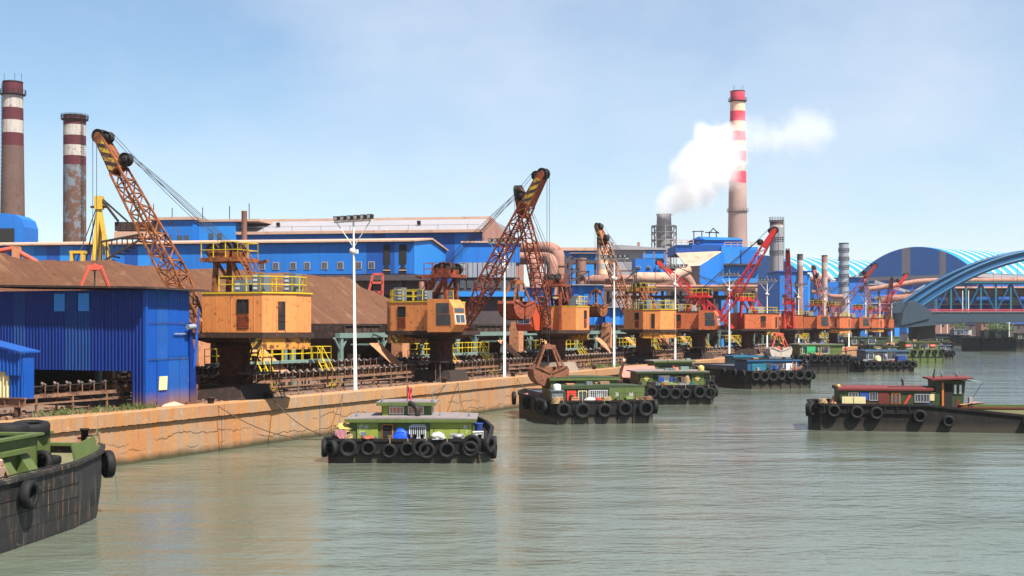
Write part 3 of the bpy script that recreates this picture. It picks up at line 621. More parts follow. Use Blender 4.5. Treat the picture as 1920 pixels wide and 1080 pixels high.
    # doors in the chamfers
    def door(a1, b1, u0, u1):
        d = MB(); d.obox(*on_wall(a1, b1, u0, u1, HZ0 + .15, HZ0 + 2.05, .02)); o = d.build('door', M['dark'], ho)
        f = MB(); f.obox(*on_wall(a1, b1, u0 - .06, u0, HZ0 + .1, HZ0 + 2.1, .06)); f.obox(*on_wall(a1, b1, u1, u1 + .06, HZ0 + .1, HZ0 + 2.1, .06)); f.build('door_frame', hm, ho)
        g = MB()
        for z in (.75, 1.15): g.obox(*on_wall(a1, b1, u0, u1, HZ0 + z, HZ0 + z + .06, .05))
        g.obox(*on_wall(a1, b1, u0 + .02, u1 - .25, HZ0 + 1.25, HZ0 + 2.0, .04)); g.build('door_rail', M['deckrust'], ho)
    door((-3.8, 2.6), (-5.4, 1.0), 1.05, 1.55); door((-5.4, -1.0), (-3.8, -2.6), .7, 1.2)
    # cab on the right of the boom
    cb = MB(); y0, y1 = -3.35, -1.55
    prof = [(.8, HZ0 - .1), (3.3, HZ0 - .1), (3.75, HZ0 + .55), (3.55, HZ0 + 2.05), (3.1, HZ0 + 2.75), (.8, HZ0 + 2.85)]
    cb.extr([(x, y0, z) for x, z in prof], (0, y1 - y0, 0)); cb = cb.build('cab', M['cabred'] if n == 2 else hm, c, rz=sl)
    for (x0, x1, z0, z1) in ((1.75, 3.15, .5, 1.45), (1.75, 3.0, 1.52, 2.45)):
        MB().extr([(x0, y0 - .02, HZ0 + z0), (x1 + .15, y0 - .02, HZ0 + z0), (x1 + .1, y0 - .02, HZ0 + z1), (x0, y0 - .02, HZ0 + z1)], (0, .03, 0)).build('side_window', M['glass'], cb)
    def front(u0, u1, v0, v1, mat, nm, off=.02):      # on the sloping front glass plane
        p0, p1 = V(3.75, 0, HZ0 + .55), V(3.55, 0, HZ0 + 2.05); e = V(.99, 0, .13) * off
        q = [p0.lerp(p1, v) + V(0, y0 + (y1 - y0) * uu, 0) + e for uu, v in ((u0, v0), (u1, v0), (u1, v1), (u0, v1))]
        return MB().extr(q, V(-.03, 0, 0)).build(nm, mat, cb)
    front(.08, .92, .08, .62, M['label'], 'front_window_frame', .02); front(.14, .48, .12, .58, M['glass'], 'front_window', .035); front(.52, .87, .12, .58, M['glass'], 'front_window', .035); front(.08, .92, .70, .97, M['glass'], 'upper_window', .02)
    if near: MB().box(3.35, 3.46, -2.95, -2.82, HZ0 + .15, HZ0 + .26).build('lamp', M['label'], cb)
    # roof railing and cabinets
    rl = MB(); e = .94; railing(rl, [(p[0] * e, p[1] * e, HZ1 + .1) for p in [(-.4, 2.6), (-3.8, 2.6), (-5.4, 1), (-5.4, -1), (-3.8, -2.6), (-.4, -2.6)]], 1.05, 1.2, .06)
    rl.build('roof_railing', M['yellow'], c, rz=sl)
    cabs = [(-1.7, 1.5, .95, .8), (-3.0, 1.4, .9, 1.15), (-4.2, -.6, .9, 1.25), (-.4, -1.7, .6, .9)] if near else [(-2.2, .8, .9, 1.1), (-.6, -1.2, 1.0, .8)]
    for (x, y, w, h) in cabs:
        k = MB().box(x - w / 2, x + w / 2, y - .4, y + .4, HZ1 + .16, HZ1 + .16 + h).build('cabinet', M['cabinet'] if pal in ('orange', 'rust') else M['grey'], c, rz=sl)
        if near:
            for i in range(int(h / .28)):
                for sg in (-1, 1): MB().box(x + w * .08, x + w * .42, y + sg * .41 - .01, y + sg * .41 + .01, HZ1 + .3 + i * .27, HZ1 + .45 + i * .27).build('label_plate', M['label'], k)
    MB().box(-1.9, -1.1, -.5, .5, HZ1 + .15, HZ1 + .75).tube((-1.5, -.7, HZ1 + .5), (-1.5, .7, HZ1 + .5), .25, 10).build('motor', fm, c, rz=sl)
    # A-frame with winch platform
    PZ = 9.35
    for sg in (1, -1):
        MB().bar((1.25, sg * .95, 4.5), (.95, sg * .8, PZ), .26, .3).build('frame_leg', fm, c, rz=sl)
        MB().bar((-1.5, sg * .95, HZ1), (-.3, sg * .8, PZ), .24, .28).build('frame_leg', fm, c, rz=sl)
        MB().bar((-.1, sg * .85, HZ1 + .9), (.85, sg * .8, PZ), .16).bar((-.75, sg * .9, HZ1 + .8), (-.1, sg * .85, HZ1 + .9), .16).build('frame_brace', fm, c, rz=sl)
    MB().bar((1.1, -.95, HZ1 + 1.2), (1.1, .95, HZ1 + 1.2), .18).bar((-1.1, -.95, HZ1 + .8), (-1.1, .95, HZ1 + .8), .18).build('cross_tie', fm, c, rz=sl)
    MB().box(-1.1, 1.9, -1.3, 1.3, PZ, PZ + .28).bar((-1.1, -1.3, PZ), (-2.0, -1.0, PZ + .1), .2).build('winch_platform', fm, c, rz=sl)
    rl = MB(); railing(rl, [(1.85, 1.25, PZ + .28), (-1.05, 1.25, PZ + .28), (-1.05, -1.25, PZ + .28), (1.85, -1.25, PZ + .28)], 1.05, 1.0, .05); rl.build('winch_railing', M['yellow'] if pal != 'rust' else fm, c, rz=sl)
    for i, (x, y, r_) in enumerate(((1.25, -.75, .5), (1.25, .75, .5), (.45, -.4, .58), (.45, .4, .58), (-.35, .0, .5), (1.0, 0, .52))):
        o = link('rope_sheave', sheave(r_, .34, M['steel']), c, W(x, y, PZ + .28 + r_)); o.rotation_euler = (0, 0, sl)
    MB().box(.1, 1.5, -1.0, 1.0, PZ + .3, PZ + .75).box(-.7, -.1, -.5, .5, PZ + .28, PZ + .7).build('winch_frame', fm, c, rz=sl)
    st = MB()                                          # stair from roof up to the winches
    for y in (.45, 1.05): st.bar((-2.55, y, HZ1 + .1), (-1.1, y, PZ + .1), .14, .06); st.bar((-2.55, y, HZ1 + 1.1), (-1.1, y, PZ + 1.1), .05); st.bar((-2.55, y, HZ1 + .1), (-2.55, y, HZ1 + 1.1), .05); st.bar((-1.85, y, HZ1 + 1.1), (-1.85, y, HZ1 + 2.1), .05)
    for i in range(1, 9): st.bar((-2.55 + 1.45 * i / 9, .45, HZ1 + .1 + (PZ - HZ1) * i / 9), (-2.55 + 1.45 * i / 9, 1.05, HZ1 + .1 + (PZ - HZ1) * i / 9), .05, .14)
    st.build('roof_stair', fm, c, rz=sl)
    # access ladder and landing at the column
    ld = MB()
    ld.box(-1.9, 1.7, -2.6, -1.2, 1.75, 1.83); railing(ld, [(-1.9, -2.55, 1.83), (1.7, -2.55, 1.83)], 1.0, 1.1, .05)
    for x in (-1.6, 1.4): ld.bar((x, -2.3, 1.75), (x * .6, -1.0, 1.0), .1)
    for y in (-2.3, -1.75): ld.bar((-1.6, y, 1.83), (-.1, y, 4.5), .1, .05)
    for i in range(1, 10): ld.bar((-1.6 + 1.5 * i / 10, -2.3, 1.83 + 2.67 * i / 10), (-1.6 + 1.5 * i / 10, -1.75, 1.83 + 2.67 * i / 10), .05, .1)
    ld.bar((1.5, -2.4, 1.75), (1.9, -2.9, 0), .09, .05); ld.bar((1.0, -2.4, 1.75), (1.4, -2.9, 0), .09, .05)
    for i in range(1, 6): ld.bar(V(1.5, -2.4, 1.75).lerp(V(1.9, -2.9, 0), i / 6), V(1.0, -2.4, 1.75).lerp(V(1.4, -2.9, 0), i / 6), .05)
    ld.build('landing_and_ladder', M['convdk'], c, rz=sl if n != 0 else R(72))
    # boom
    pv = V(pivot, 0, 4.85); ax = V(math.cos(elev), 0, math.sin(elev)); nr = V(-math.sin(elev), 0, math.cos(elev))
    def half(x):                                       # half width and half depth along the boom
        k = x / L; w = .28 + (.72 - .28) * min(1, k / .25) if k < .25 else .72 + (.42 - .72) * (k - .25) / .75
        d = .14 + (.62 - .14) * min(1, k / .3) if k < .3 else .62 + (.38 - .62) * (k - .3) / .7
        return w, d
    HB = L - 2.9
    def B(x, sy, sz):
        w, d = half(x); return V(x, sy * w, sz * d)
    xs = [0, L * .25, L * .3, HB]; ch = MB(); th = .13
    for sy in (-1, 1):
        for sz in (-1, 1):
            for x0, x1 in zip(xs, xs[1:]): ch.bar(B(x0, sy, sz), B(x1, sy, sz), th, th)
    ch.box(-.25, .35, -.42, .42, -.2, .2); ch.box(-.3, .3, -.5, .5, -.5, -.2)
    bo = ch.build('boom', bm, c, W(pv.x, 0, pv.z)); bo.rotation_euler = (0, -elev, sl)
    # lattice braces
    k = 11; stt = [.6 + (HB - .6) * i / k for i in range(k + 1)]; jn = MB()
    def br(p0, p1, w=.075):
        if near: piece('brace', p0, p1, w, w, bm, bo)
        else: jn.bar(p0, p1, w * 1.1, w * 1.1)
    for i in range(k):
        x0, x1 = stt[i], stt[i + 1]; fl = 1 if i % 2 else -1
        for sy in (-1, 1): br(B(x0, sy, -fl), B(x1, sy, fl))
        for sz in (-1, 1): br(B(x0, -fl, sz), B(x1, fl, sz))
        for sy in (-1, 1): br(B(x1, sy, -1), B(x1, sy, 1), .085)
        for sz in (-1, 1): br(B(x1, -1, sz), B(x1, 1, sz), .085)
    if not near: tag(jn.build('lattice_braces', bm, bo), kind='stuff')
    # head with hazard stripes and sheaves
    w0, d0 = half(HB); hd = MB()
    for sy in (-1, 1): hd.extr([(HB - .1, sy * w0, -d0 - .05), (L + .1, sy * .42, -.34), (L + .35, sy * .42, .1), (L, sy * .42, .36), (HB - .1, sy * w0, d0 + .05)][::sy], (0, -.07 * sy, 0))
    hd.box(HB + .2, HB + .35, -w0, w0, -d0, d0); hd.box(L - .5, L - .35, -.4, .4, -.3, .25); hd.add([(HB, -w0 + .05, d0), (HB, w0 - .05, d0), (L - .3, .38, .32), (L - .3, -.38, .32)], [(0, 3, 2, 1)])
    hd.add([(HB, -w0 + .05, -d0), (HB, w0 - .05, -d0), (L - .3, .38, -.32), (L - .3, -.38, -.32)], [(0, 1, 2, 3)])
    hd = hd.build('boom_head', bm, bo)
    for sy in (-1, 1):
        MB().extr([(HB + .1, sy * (w0 + .012), -d0 + .05), (L - .4, sy * .455, -.25), (L - .4, sy * .455, .22), (HB + .1, sy * (w0 + .012), d0 - .05)][::sy], (0, -.02 * sy, 0)).build('hazard_panel', M['hazard'] if n < 4 else bm, bo)
    for i, (x, y, z, r_) in enumerate(((L + .1, -.22, 0, .5), (L + .1, .22, 0, .5), (L - .35, .0, .5, .42), (HB + .3, .0, d0 + .5, .48))): link('sheave', sheave(r_, .26 if i < 2 else .5, M['steel']), bo, (x, y, z))
    # wire ropes
    def T(x, y, z): return W(pv.x, 0, pv.z) + R2 @ (ax * x + V(0, y, 0) + nr * z)
    rr = .022 if near else .03
    for y in (-.5, -.2, .2, .5): MB().path(bez(W(.5, y * 1.1, PZ + 1.3), T(HB + .35, y * .8, d0 + .9), -.12, 4), rr, 5).build('luffing_rope', M['rope'], c)
    for y in (-.25, .25): MB().path(bez(W(.9, y, PZ + 1.25), T(L - .3, y, .9), .25, 6), rr, 5).build('hoist_rope', M['rope'], c)
    tip = T(L + .1, 0, 0)
    for y in (-.3, .3):
        p = T(L + .1, y * .7, 0) + W(.48, 0, 0); MB().tube(p, V(p.x, p.y, rope_to - GZ), rr, 5).build('hanging_rope', M['rope'], c)
    wt_ = Q(s, t) + tip + W(.48, 0, 0); return c, Vector((wt_.x, wt_.y, rope_to))
C = []
specs = [  # s, azimuth, elevation, length, palette, rope end height, label
    ((-.93, .36), 57.5, 16.2, 'orange', 12.4, 'orange lattice crane with boom leaning left above the blue shed, nearest of the cranes'),
    ((.85, -.52), 58.5, 15.5, 'rust', 6.4, 'orange crane with boom leaning right and a glazed cab, second from left'),
    ((-.37, -.93), 57.5, 16.6, 'rust', 12.7, 'rust red crane whose boom crosses the second crane boom, red cab at its left'),
    ((-.46, .88), 57.5, 16.8, 'orange', 13.2, 'orange crane with pale right face and boom leaning slightly left, fourth from the left'),
    ((.93, -.37), 58, 17.0, 'red', 7.0, 'crane with long bright red boom rising to the right, fifth from the left'),
    ((-1, .02), 41, 17.2, 'red', 14.0, 'crane with bright red boom lowered to the left behind the fourth light pole'),
    ((-.24, -.97), 60, 16.8, 'red', 9, 'crane with narrow red boom seen end on standing almost straight up'),
    ((.95, -.3), 52, 16.8, 'dark', 8, 'far crane with dark red boom slanting right before the grey steel silo'),
    ((-.2, .98), 60, 16.8, 'dark', 9, 'far crane with short dark boom standing up left of the vault gable'),
    ((.96, -.25), 53, 16.8, 'red', 9, 'far crane with red boom slanting right before the vaulted hall gable'),
    ((.1, .99), 62, 16.5, 'dark', 9, 'far crane with dark upright boom, second crane from the bridge'),
    ((-.1, -.99), 58, 16.5, 'dark', 9, 'farthest crane with upright dark red boom beside the end of the blue bridge'),
]
GR = []
for i, (az, el, L, pal, rz_, lab) in enumerate(specs):
    c, g_ = crane(i, CS[i], az, R(el), L, lab, pal, i < 5, rz_); GR.append(g_)

# ------------------------------------------------------------------ grab buckets
def grab(pos, rz, label, mats, opened=.0, sc=1.0):
    g = thing('grab_bucket', label, 'grab bucket', (pos.x, pos.y, pos.z), rz, 'grab buckets hanging from the cranes'); a_m, s_m = mats; g.scale = (sc, sc, sc)
    MB().box(-.55, .55, -.4, .4, -.35, 0).lathe([(.28, -.15), (.28, .15)], 12, (0, 0, -.15), axis='y').build('head_block', a_m, g)
    MB().tube((0, 0, -.3), (0, 0, -2.3), .06, 6).build('closing_rope', M['rope'], g)
    MB().lathe([(.3, -.3), (.36, -.2), (.36, .2), (.3, .3)], 14, (0, 0, -2.15), axis='y').build('lower_block', a_m, g)
    hx = 1.25 + opened * .35
    for sx in (-1, 1):
        for sy in (-1, 1): MB().bar((sx * .45, sy * .38, -.2), (sx * hx, sy * .75, -2.3), .16, .16).build('arm', a_m, g)
        # shell: curved plate and two cheeks, turned about the middle hinge
        pr = [(.05, -.05), (.5, .32), (1.45, .36), (1.62, .1), (1.5, -.5), (1.15, -.95), (.6, -1.2), (.05, -1.28)]
        ca, sa = math.cos(opened * .45), math.sin(opened * .45)
        pr = [(x * ca - z * sa, x * sa + z * ca) for x, z in pr] if opened else pr
        m = MB(); pts = [(sx * x, z - 2.35) for x, z in pr]
        for sy in (-1, 1): m.extr([(x, sy * 1.0, z) for x, z in pts], (0, -sy * .05, 0))
        for (x0, z0), (x1, z1) in list(zip(pts, pts[1:]))[2:]: m.extr([(x0, -.98, z0), (x1, -.98, z1), (x1 * .96, -.98, z1 + .02), (x0 * .96, -.98, z0 - .01)], (0, 1.96, 0))
        m.bar((pts[0][0], -1.03, pts[0][1]), (pts[2][0], -1.03, pts[2][1]), .12).bar((pts[0][0], 1.03, pts[0][1]), (pts[2][0], 1.03, pts[2][1]), .12)
        sh_ = m.build('shell', s_m, g); MB().bar((pts[-1][0] + sx * .03, -1.02, pts[-1][1]), (pts[-1][0] + sx * .03, 1.02, pts[-1][1]), .1, .16).build('lip', M['deckrust'], sh_)
    return g
grab(GR[0], R(20), 'red grab hanging half hidden behind the blue shed roof', (M['redgrab'], M['grab']))
grab(GR[1], R(15), 'rusty brown grab bucket hanging above the bow of a green barge', (M['grab'], M['grab']), .25, 1.0)
grab(GR[2], R(50), 'rusty orange grab hanging left of the third crane cab', (M['boom'], M['boom2']), .1, 1.1)
grab(GR[3], R(60), 'rusty grab hanging between the third and fourth crane houses', (M['boom'], M['boom']), 0, 1.05)
grab(GR[4], R(10), 'red armed grab with pale worn shells above the teal cabin barge', (M['redgrab'], M['grabpale']), .2, 1.1)

# ------------------------------------------------------------------ light poles
def pole_parts():
    d = {}
    d['mast'] = MB().lathe([(.2, 0), (.22, .03), (.14, .06), (.07, 13.0), (.07, 13.05)], 12).mesh('mast', M['white'])
    d['bar'] = MB().box(-1.72, 1.72, -.06, .06, 13.05, 13.17).box(-1.72, 1.72, -.42, -.34, 13.1, 13.16).mesh('crossbar', M['white'])
    d['brace'] = MB().bar((1.5, 0, 13.05), (.05, 0, 11.15), .06).mesh('brace', M['white'])
    d['lamp'] = MB().add([(-.15, -.2, -.02), (.15, -.2, -.02), (.15, .2, .1), (-.15, .2, .1), (-.2, -.3, .34), (.2, -.3, .34), (.2, .12, .42), (-.2, .12, .42)], [(0, 3, 2, 1), (4, 5, 6, 7), (0, 1, 5, 4), (1, 2, 6, 5), (2, 3, 7, 6), (3, 0, 4, 7)]).mesh('floodlight', M['steel'])
    d['lens'] = MB().add([(-.12, -.225, .03), (.12, -.225, .03), (.155, -.298, .29), (-.155, -.298, .29)], [(0, 1, 2, 3)]).mesh('lens', M['foil'])
    d['ball'] = MB().lathe([(.05, -.25), (.2, -.18), (.27, 0), (.2, .18), (.05, .25)], 12, (.1, 0, 10.8)).box(-.35, -.1, -.12, .12, 10.6, 10.9).mesh('junction_box', M['white'])
    d['spike'] = MB().tube((0, 0, 13.1), (0, 0, 14.1), .018, 5).mesh('lightning_rod', M['white'])
    return d
PD = pole_parts()
for i, s in enumerate([27.6, 55.8, 88.1, 113.8, 144, 171.4, 199.9, 229, 261.6, 289, 315.2, 340.3]):
    o = thing('light_pole', 'white floodlight pole with six lamps, %s from the left along the quay' % ORD[i], 'light pole', Q(s, .85), QROT + math.pi / 2, 'floodlight poles along the quay')
    if i == 0: o.rotation_euler = (R(.4), R(1.0), o.rotation_euler[2])
    for nm, k in (('mast', 'mast'), ('crossbar', 'bar'), ('brace', 'brace'), ('junction_box', 'ball'), ('lightning_rod', 'spike')): link(nm, PD[k], o)
    x = link('brace', PD['brace'], o); x.rotation_euler = (0, 0, math.pi)
    for j in range(6):
        l = link('floodlight', PD['lamp'], o, (-1.5 + j * .6, 0, 13.17)); l.rotation_euler = (R(-14 + (j * 37 % 9)), 0, math.pi + R(-8 + (j * 53 % 17))); link('lens', PD['lens'], l)
# =================================================================== plant behind the quay
class Grp:                                            # a thing of the plant whose parts are given by where they stand
    def __init__(s, name, label, cat, base, group=None): s.b = Vector(base); s.t = thing(name, label, cat, base, 0, group)
    def box(s, name, px0, px1, py0, py1, Y, D, mat, yaw=0, ground=False):
        a, b = P(px0, py0, Y), P(px1, py1, Y); z0 = GZ - .05 if ground else b.z
        c = V((a.x + b.x) / 2, Y, 0); w = (b.x - a.x) / 2; e = V(math.cos(yaw), math.sin(yaw), 0); f = V(-e.y, e.x, 0)
        m = MB().obox(c + f * D / 2 + V(0, 0, (a.z + z0) / 2) - s.b, e * w, f * D / 2, V(0, 0, (a.z - z0) / 2)); return m.build(name, mat, s.t)
    def tube(s, name, pts, r, mat, n=16): return MB().path([Vector(p) - s.b for p in pts], r, n).build(name, mat, s.t)
    def bars(s, name, segs, w, mat):
        m = MB()
        for a, b in segs: m.bar(Vector(a) - s.b, Vector(b) - s.b, w)
        return m.build(name, mat, s.t)
    def piece(s, name, a, b, w, mat): return piece(name, Vector(a) - s.b, Vector(b) - s.b, w, w, mat, s.t)
    def extr(s, name, poly, d, mat): return MB().extr([Vector(p) - s.b for p in poly], d).build(name, mat, s.t)
def elbow(pts, r, n=7):                               # round the corners of a pipe run
    pts = [Vector(p) for p in pts]; out = [pts[0]]
    for i in range(1, len(pts) - 1):
        a, b = (pts[i - 1] - pts[i]), (pts[i + 1] - pts[i]); k = min(r, a.length * .49, b.length * .49); p0, p1 = pts[i] + a.normalized() * k, pts[i] + b.normalized() * k
        for j in range(n + 1):
            t = j / n; out.append(p0 * (1 - t) ** 2 + pts[i] * 2 * t * (1 - t) + p1 * t * t)
    return out + [pts[-1]]
def chimney(name, label, px, Y, bands, w_top, w_bot, y_top, y_bot, rings=(), rods=(), ladder=None, n=28):
    base = P(px, y_bot, Y); base.z = GZ - .1; c = thing(name, label, 'chimney', base); k = Y / FP
    def rad(y): return (w_top + (w_bot - w_top) * max(0, (y - y_top)) / (y_bot - y_top)) * k / 2
    def zz(y): return CAMZ - (y - HOR) * k - base.z
    for y0, y1, mt in bands: MB().lathe([(rad(y1), zz(y1)), (rad(y0), zz(y0) - .02)], n).build('band', M[mt], c)
    MB().lathe([(rad(y_top) * .7, zz(y_top) - 3), (rad(y_top) * .86, zz(y_top) - .1), (rad(y_top) * 1.03, zz(y_top) - .1), (rad(y_top) * 1.03, zz(y_top) + .25), (rad(y_top) * .86, zz(y_top) + .25)], n).build('rim', M['soot'], c)
    for y, over, mt in rings:
        r = rad(y) + over * k; b = MB(); b.lathe([(rad(y) * .98, zz(y) - .5 * over * k), (r, zz(y)), (r, zz(y) + .12), (rad(y) * .98, zz(y) + .12)], n)
        pts = [(r * math.cos(a), r * math.sin(a), zz(y) + .1) for a in [i * 2 * math.pi / 16 for i in range(17)]]; railing(b, pts, 1.2, 9, .1); b.build('gallery', M[mt], c)
    for x in rods: MB().tube((x * rad(y_top), 0, zz(y_top)), (x * rad(y_top), 0, zz(y_top) + 2.6), .06, 5).build('lightning_rod', M['steel'], c)
    if ladder is not None:
        b = MB(); a = ladder; d = V(math.cos(a), math.sin(a), 0); e = V(-d.y, d.x, 0); z = 1.0
        p0, p1 = d * (rad(y_bot) + .35), d * (rad(y_top) + .35); z0, z1 = 3, zz(y_top)
        for sg in (-.25, .25): b.bar(p0 + e * sg + V(0, 0, z0), p1 + e * sg + V(0, 0, z1), .07)
        nn = int((z1 - z0) / 1.1)
        for i in range(nn): q = p0.lerp(p1, i / nn) + V(0, 0, z0 + (z1 - z0) * i / nn); b.bar(q - e * .45, q + e * .45, .09)
        b.build('ladder', M['steel'], c)
    return c
chimney('chimney', 'tall brown chimney with maroon and white bands at the left edge', 24, 350, [(155, 178, 'bandred'), (178, 203, 'bandwhite'), (203, 226, 'bandred'), (226, 250, 'bandwhite'), (250, 274, 'bandred'), (274, 340, 'chconc'), (340, 480, 'chconc')], 36, 45, 155, 480, ((178, 5, 'steel'),), (-.9, .2, .9), math.pi)
chimney('chimney', 'thick flaking blue chimney with maroon and white bands left of the first crane', 140, 330, [(218, 235, 'bandred'), (235, 255, 'bandwhite'), (255, 273, 'bandred'), (273, 293, 'bandwhite'), (293, 310, 'bandred'), (310, 480, 'chblue')], 41, 42, 218, 480, ((225, 4, 'steel'),), (), -.6)
o = chimney('chimney', 'tallest chimney with red and white bands rising through the white smoke', 1383, 560, [(172, 192, 'bandred2'), (192, 209, 'bandpeach'), (209, 228, 'bandred2'), (228, 247, 'bandpeach'), (247, 265, 'bandred2'), (265, 284, 'bandpeach'), (284, 303, 'bandred2'), (303, 322, 'bandwhite'), (322, 344, 'bandred2'), (344, 600, 'chpale')], 27, 41, 172, 600, ((190, 3.5, 'steel'), (397, 3, 'towergrey')), (-.6, -.4, .6, .8), None)
chimney('chimney', 'short peach and white banded chimney behind the fourth crane boom', 1130, 285, [(447, 459, 'chconc'), (459, 466, 'bandwhite'), (466, 478, 'bandpeach'), (478, 481, 'bandwhite'), (481, 495, 'bandpeach'), (495, 505, 'bandwhite'), (505, 515, 'bandpeach'), (515, 600, 'chconc')], 22, 23, 447, 600)
chimney('steel_stack', 'dark grey steel stack with ladder right of the banded chimney', 1456, 385, [(415, 422, 'chconc'), (422, 427, 'bandwhite'), (427, 600, 'towergrey')], 25, 25, 415, 600, ((416, 1.2, 'towergrey'), (453, .8, 'towergrey'), (478, .8, 'towergrey')), (), .2)
chimney('steel_silo', 'slim grey steel silo with hoops beside the vaulted hall', 1582, 425, [(457 + i * 16, 473 + i * 16, 'galv') for i in range(6)] + [(553, 600, 'galv')], 18, 18, 457, 600, tuple((457 + i * 16, .8, 'towergrey') for i in range(1, 6)), (), None)
chimney('vent_stack', 'short peach vent stack in front of the striped vault, left of two', 1500, 362, [(478, 488, 'chconc'), (488, 498, 'bandwhite'), (498, 600, 'dust')], 11, 11, 478, 600, n=16)
chimney('vent_stack', 'rusty peach vent stack just left of the grey steel silo', 1546, 398, [(480, 492, 'dust'), (492, 505, 'bandwhite'), (505, 520, 'dust'), (520, 600, 'chpale')], 11, 11, 480, 600, n=16)
# cooling tower that gives off the smoke
g = Grp('exhaust_tower', 'grey exhaust tower in a scaffold frame pouring out white smoke', 'tower', P(1245, 600, 545) * 1)
g.tube('shaft', [P(1245, 600, 545), P(1245, 445, 545), P(1245, 403, 545)], [3.5, 3.4, 3.0], M['towergrey'], 24)
g.tube('rim', [P(1245, 404, 545), P(1245, 401.5, 545)], 3.2, M['soot'], 24)
for a in range(8):
    t = a * math.pi / 4; p = P(1245, 600, 545); q = V(5.2 * math.cos(t), 5.2 * math.sin(t), 0); g.piece('scaffold_post', V(p.x, p.y, GZ) + q, V(p.x, p.y, P(0, 423, 545).z) + q, .45, M['towergrey'])
for y in (424, 436, 450, 466):
    z = P(0, y, 545).z; c = V(P(1245, 0, 545).x, 545, z)
    g.bars('scaffold_ring', [(c + V(5.2 * math.cos(a * .785), 5.2 * math.sin(a * .785), 0), c + V(5.2 * math.cos(a * .785 + .785), 5.2 * math.sin(a * .785 + .785), 0)) for a in range(8)], .4, M['towergrey'])
g.bars('scaffold_brace', [(V(c.x + sx * 5.2, 545, P(0, y0, 545).z), V(c.x + sx * 3.2, 543, P(0, y0 + 12, 545).z)) for sx in (-1, 1) for y0 in (424, 437, 450)], .3, M['towergrey'])

# ------------------------------------------------------------------ long blue halls
def wall_panels(t, x0, x1, step, y, z0, z1, mats, seed, rib=True):
    r = random.Random(seed); x = x0; i = 0
    while x < x1 - .1:
        w = min(step, x1 - x); mt = mats(i, x) if callable(mats) else r.choice(mats)
        MB().box(x + .01, x + w - .01, y - .12 - r.uniform(0, .04), y, z0, z1).build('wall_panel', M[mt], t); x += w; i += 1
YAW = -R(8.6)
h1 = thing('long_hall', 'long low blue hall with a row of small windows behind the ore heap', 'building', (-16, 210, GZ - .1), YAW)
MB().box(-95, -.15, .0, 26, 13.5, 18.9).build('core', M['bdark'], h1)
wall_panels(h1, -95, 0, 2.35, 0, 13.7, 18.85, lambda i, x: ('bmid' if i % 3 == 0 else 'bdark' if i % 3 == 1 else 'bbright') if x < -46 else ('bdark' if -8.5 < x < -5 else 'bmid'), 2)
MB().add([(-.13, -.2, 13.7), (-.13, 26.2, 13.7), (-.13, 26.2, 18.9), (-.13, 13, 20.0), (-.13, -.2, 18.9)], [(0, 1, 2, 3, 4)]).build('gable', M['bbright'], h1)
MB().extr([(.25, -.9, 18.95), (.25, 13, 20.15), (.25, 26.9, 18.95), (.25, 26.9, 19.2), (.25, 13, 20.45), (.25, -.9, 19.2)], (-95.5, 0, 0)).build('roof', M['dustlt'], h1)
for x in (-26, -23.6, -20.6, -18.2, -15.2, -12.5, -9.4, -7.2):
    w = MB().box(x - .55, x + .55, -.24, -.12, 14.5, 15.75).build('window', M['grey'], h1); MB().box(x - .42, x - .03, -.27, -.24, 14.62, 15.63).build('pane', M['glass'], w); MB().box(x + .03, x + .42, -.27, -.24, 14.62, 15.63).build('pane', M['glass'], w)
for x, w in ((-4.6, 1.1), (-1.9, 1.2)):
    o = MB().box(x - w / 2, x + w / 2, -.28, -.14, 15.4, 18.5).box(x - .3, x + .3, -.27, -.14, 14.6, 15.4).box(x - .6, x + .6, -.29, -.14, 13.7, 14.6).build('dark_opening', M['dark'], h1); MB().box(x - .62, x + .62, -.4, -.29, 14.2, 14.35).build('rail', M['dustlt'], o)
b = MB().box(-94, 3.0, 1.2, 25, 0, 12.6).build('lower_storey', M['dustdk'], h1)
MB().box(-95, 3.6, -.4, 1.2, 12.6, 13.55).build('ledge', M['dustdk'], h1)
for i in range(12): piece('column', (2.6 - i * 5.2, .8, 0), (2.6 - i * 5.2, .8, 12.6), .7, .7, M['dustdk'], h1)
for x, z in ((-5, 9), (-1.2, 9.4), (-9, 8.4), (-13, 9.2)): MB().box(x - .4, x + .4, 1.0, 1.2, z, z + 1.3).build('window', M['dark'], h1)
MB().tube((1.2, 0, 8), (1.2, 0, 12.4), .5, 10).box(.2, 2.2, -1, .6, 6.5, 8).build('dust_cyclone', M['dust'], h1)

h2 = thing('tall_hall', 'tall blue hall with sloping grey roof band and dusty pink end wall', 'building', (-6.2, 270, GZ - .1), YAW)
MB().box(-66, -.2, 0, 60, 0, 25.2).build('core', M['bdark'], h2)
wall_panels(h2, -66, 0, 3.0, 0, 8, 25.3, lambda i, x: 'bmid' if x < -26 else ('bdark' if i % 5 else 'bmid'), 4)
MB().extr([(-.2, -.6, 25.4), (-.2, 9, 28.6), (-.2, 48, 28.6), (-.2, 48, 25.2), (-.2, -.6, 25.2)], (-55.5, 0, 0)).build('roof', M['grey'], h2)
MB().box(-66, .1, -1.2, -.1, 24.9, 25.45).box(-66, .1, -1.1, -.2, 25.45, 25.5).build('eave', M['dustlt'], h2)
MB().box(-55, .4, 8.6, 9.6, 28.5, 29.0).build('ridge_cap', M['dustlt'], h2)
MB().extr([(0.02, -.6, 25.5), (.02, 9, 28.9), (.02, 14, 28.7), (.02, 60, 22.5), (.02, 60, 0), (.02, -.6, 0)], (.25, 0, 0)).build('end_wall', M['dust'], h2)
for i in range(9): MB().bar((-3 - i * 6.4, -1.0, 25.5), (-3 - i * 6.4, -1.0, 26.6), .12).build('rail_post', M['grey'], h2)
piece('guard_rail', (-55, -1, 26.5), (-.5, -1, 26.5), .1, .1, M['grey'], h2)
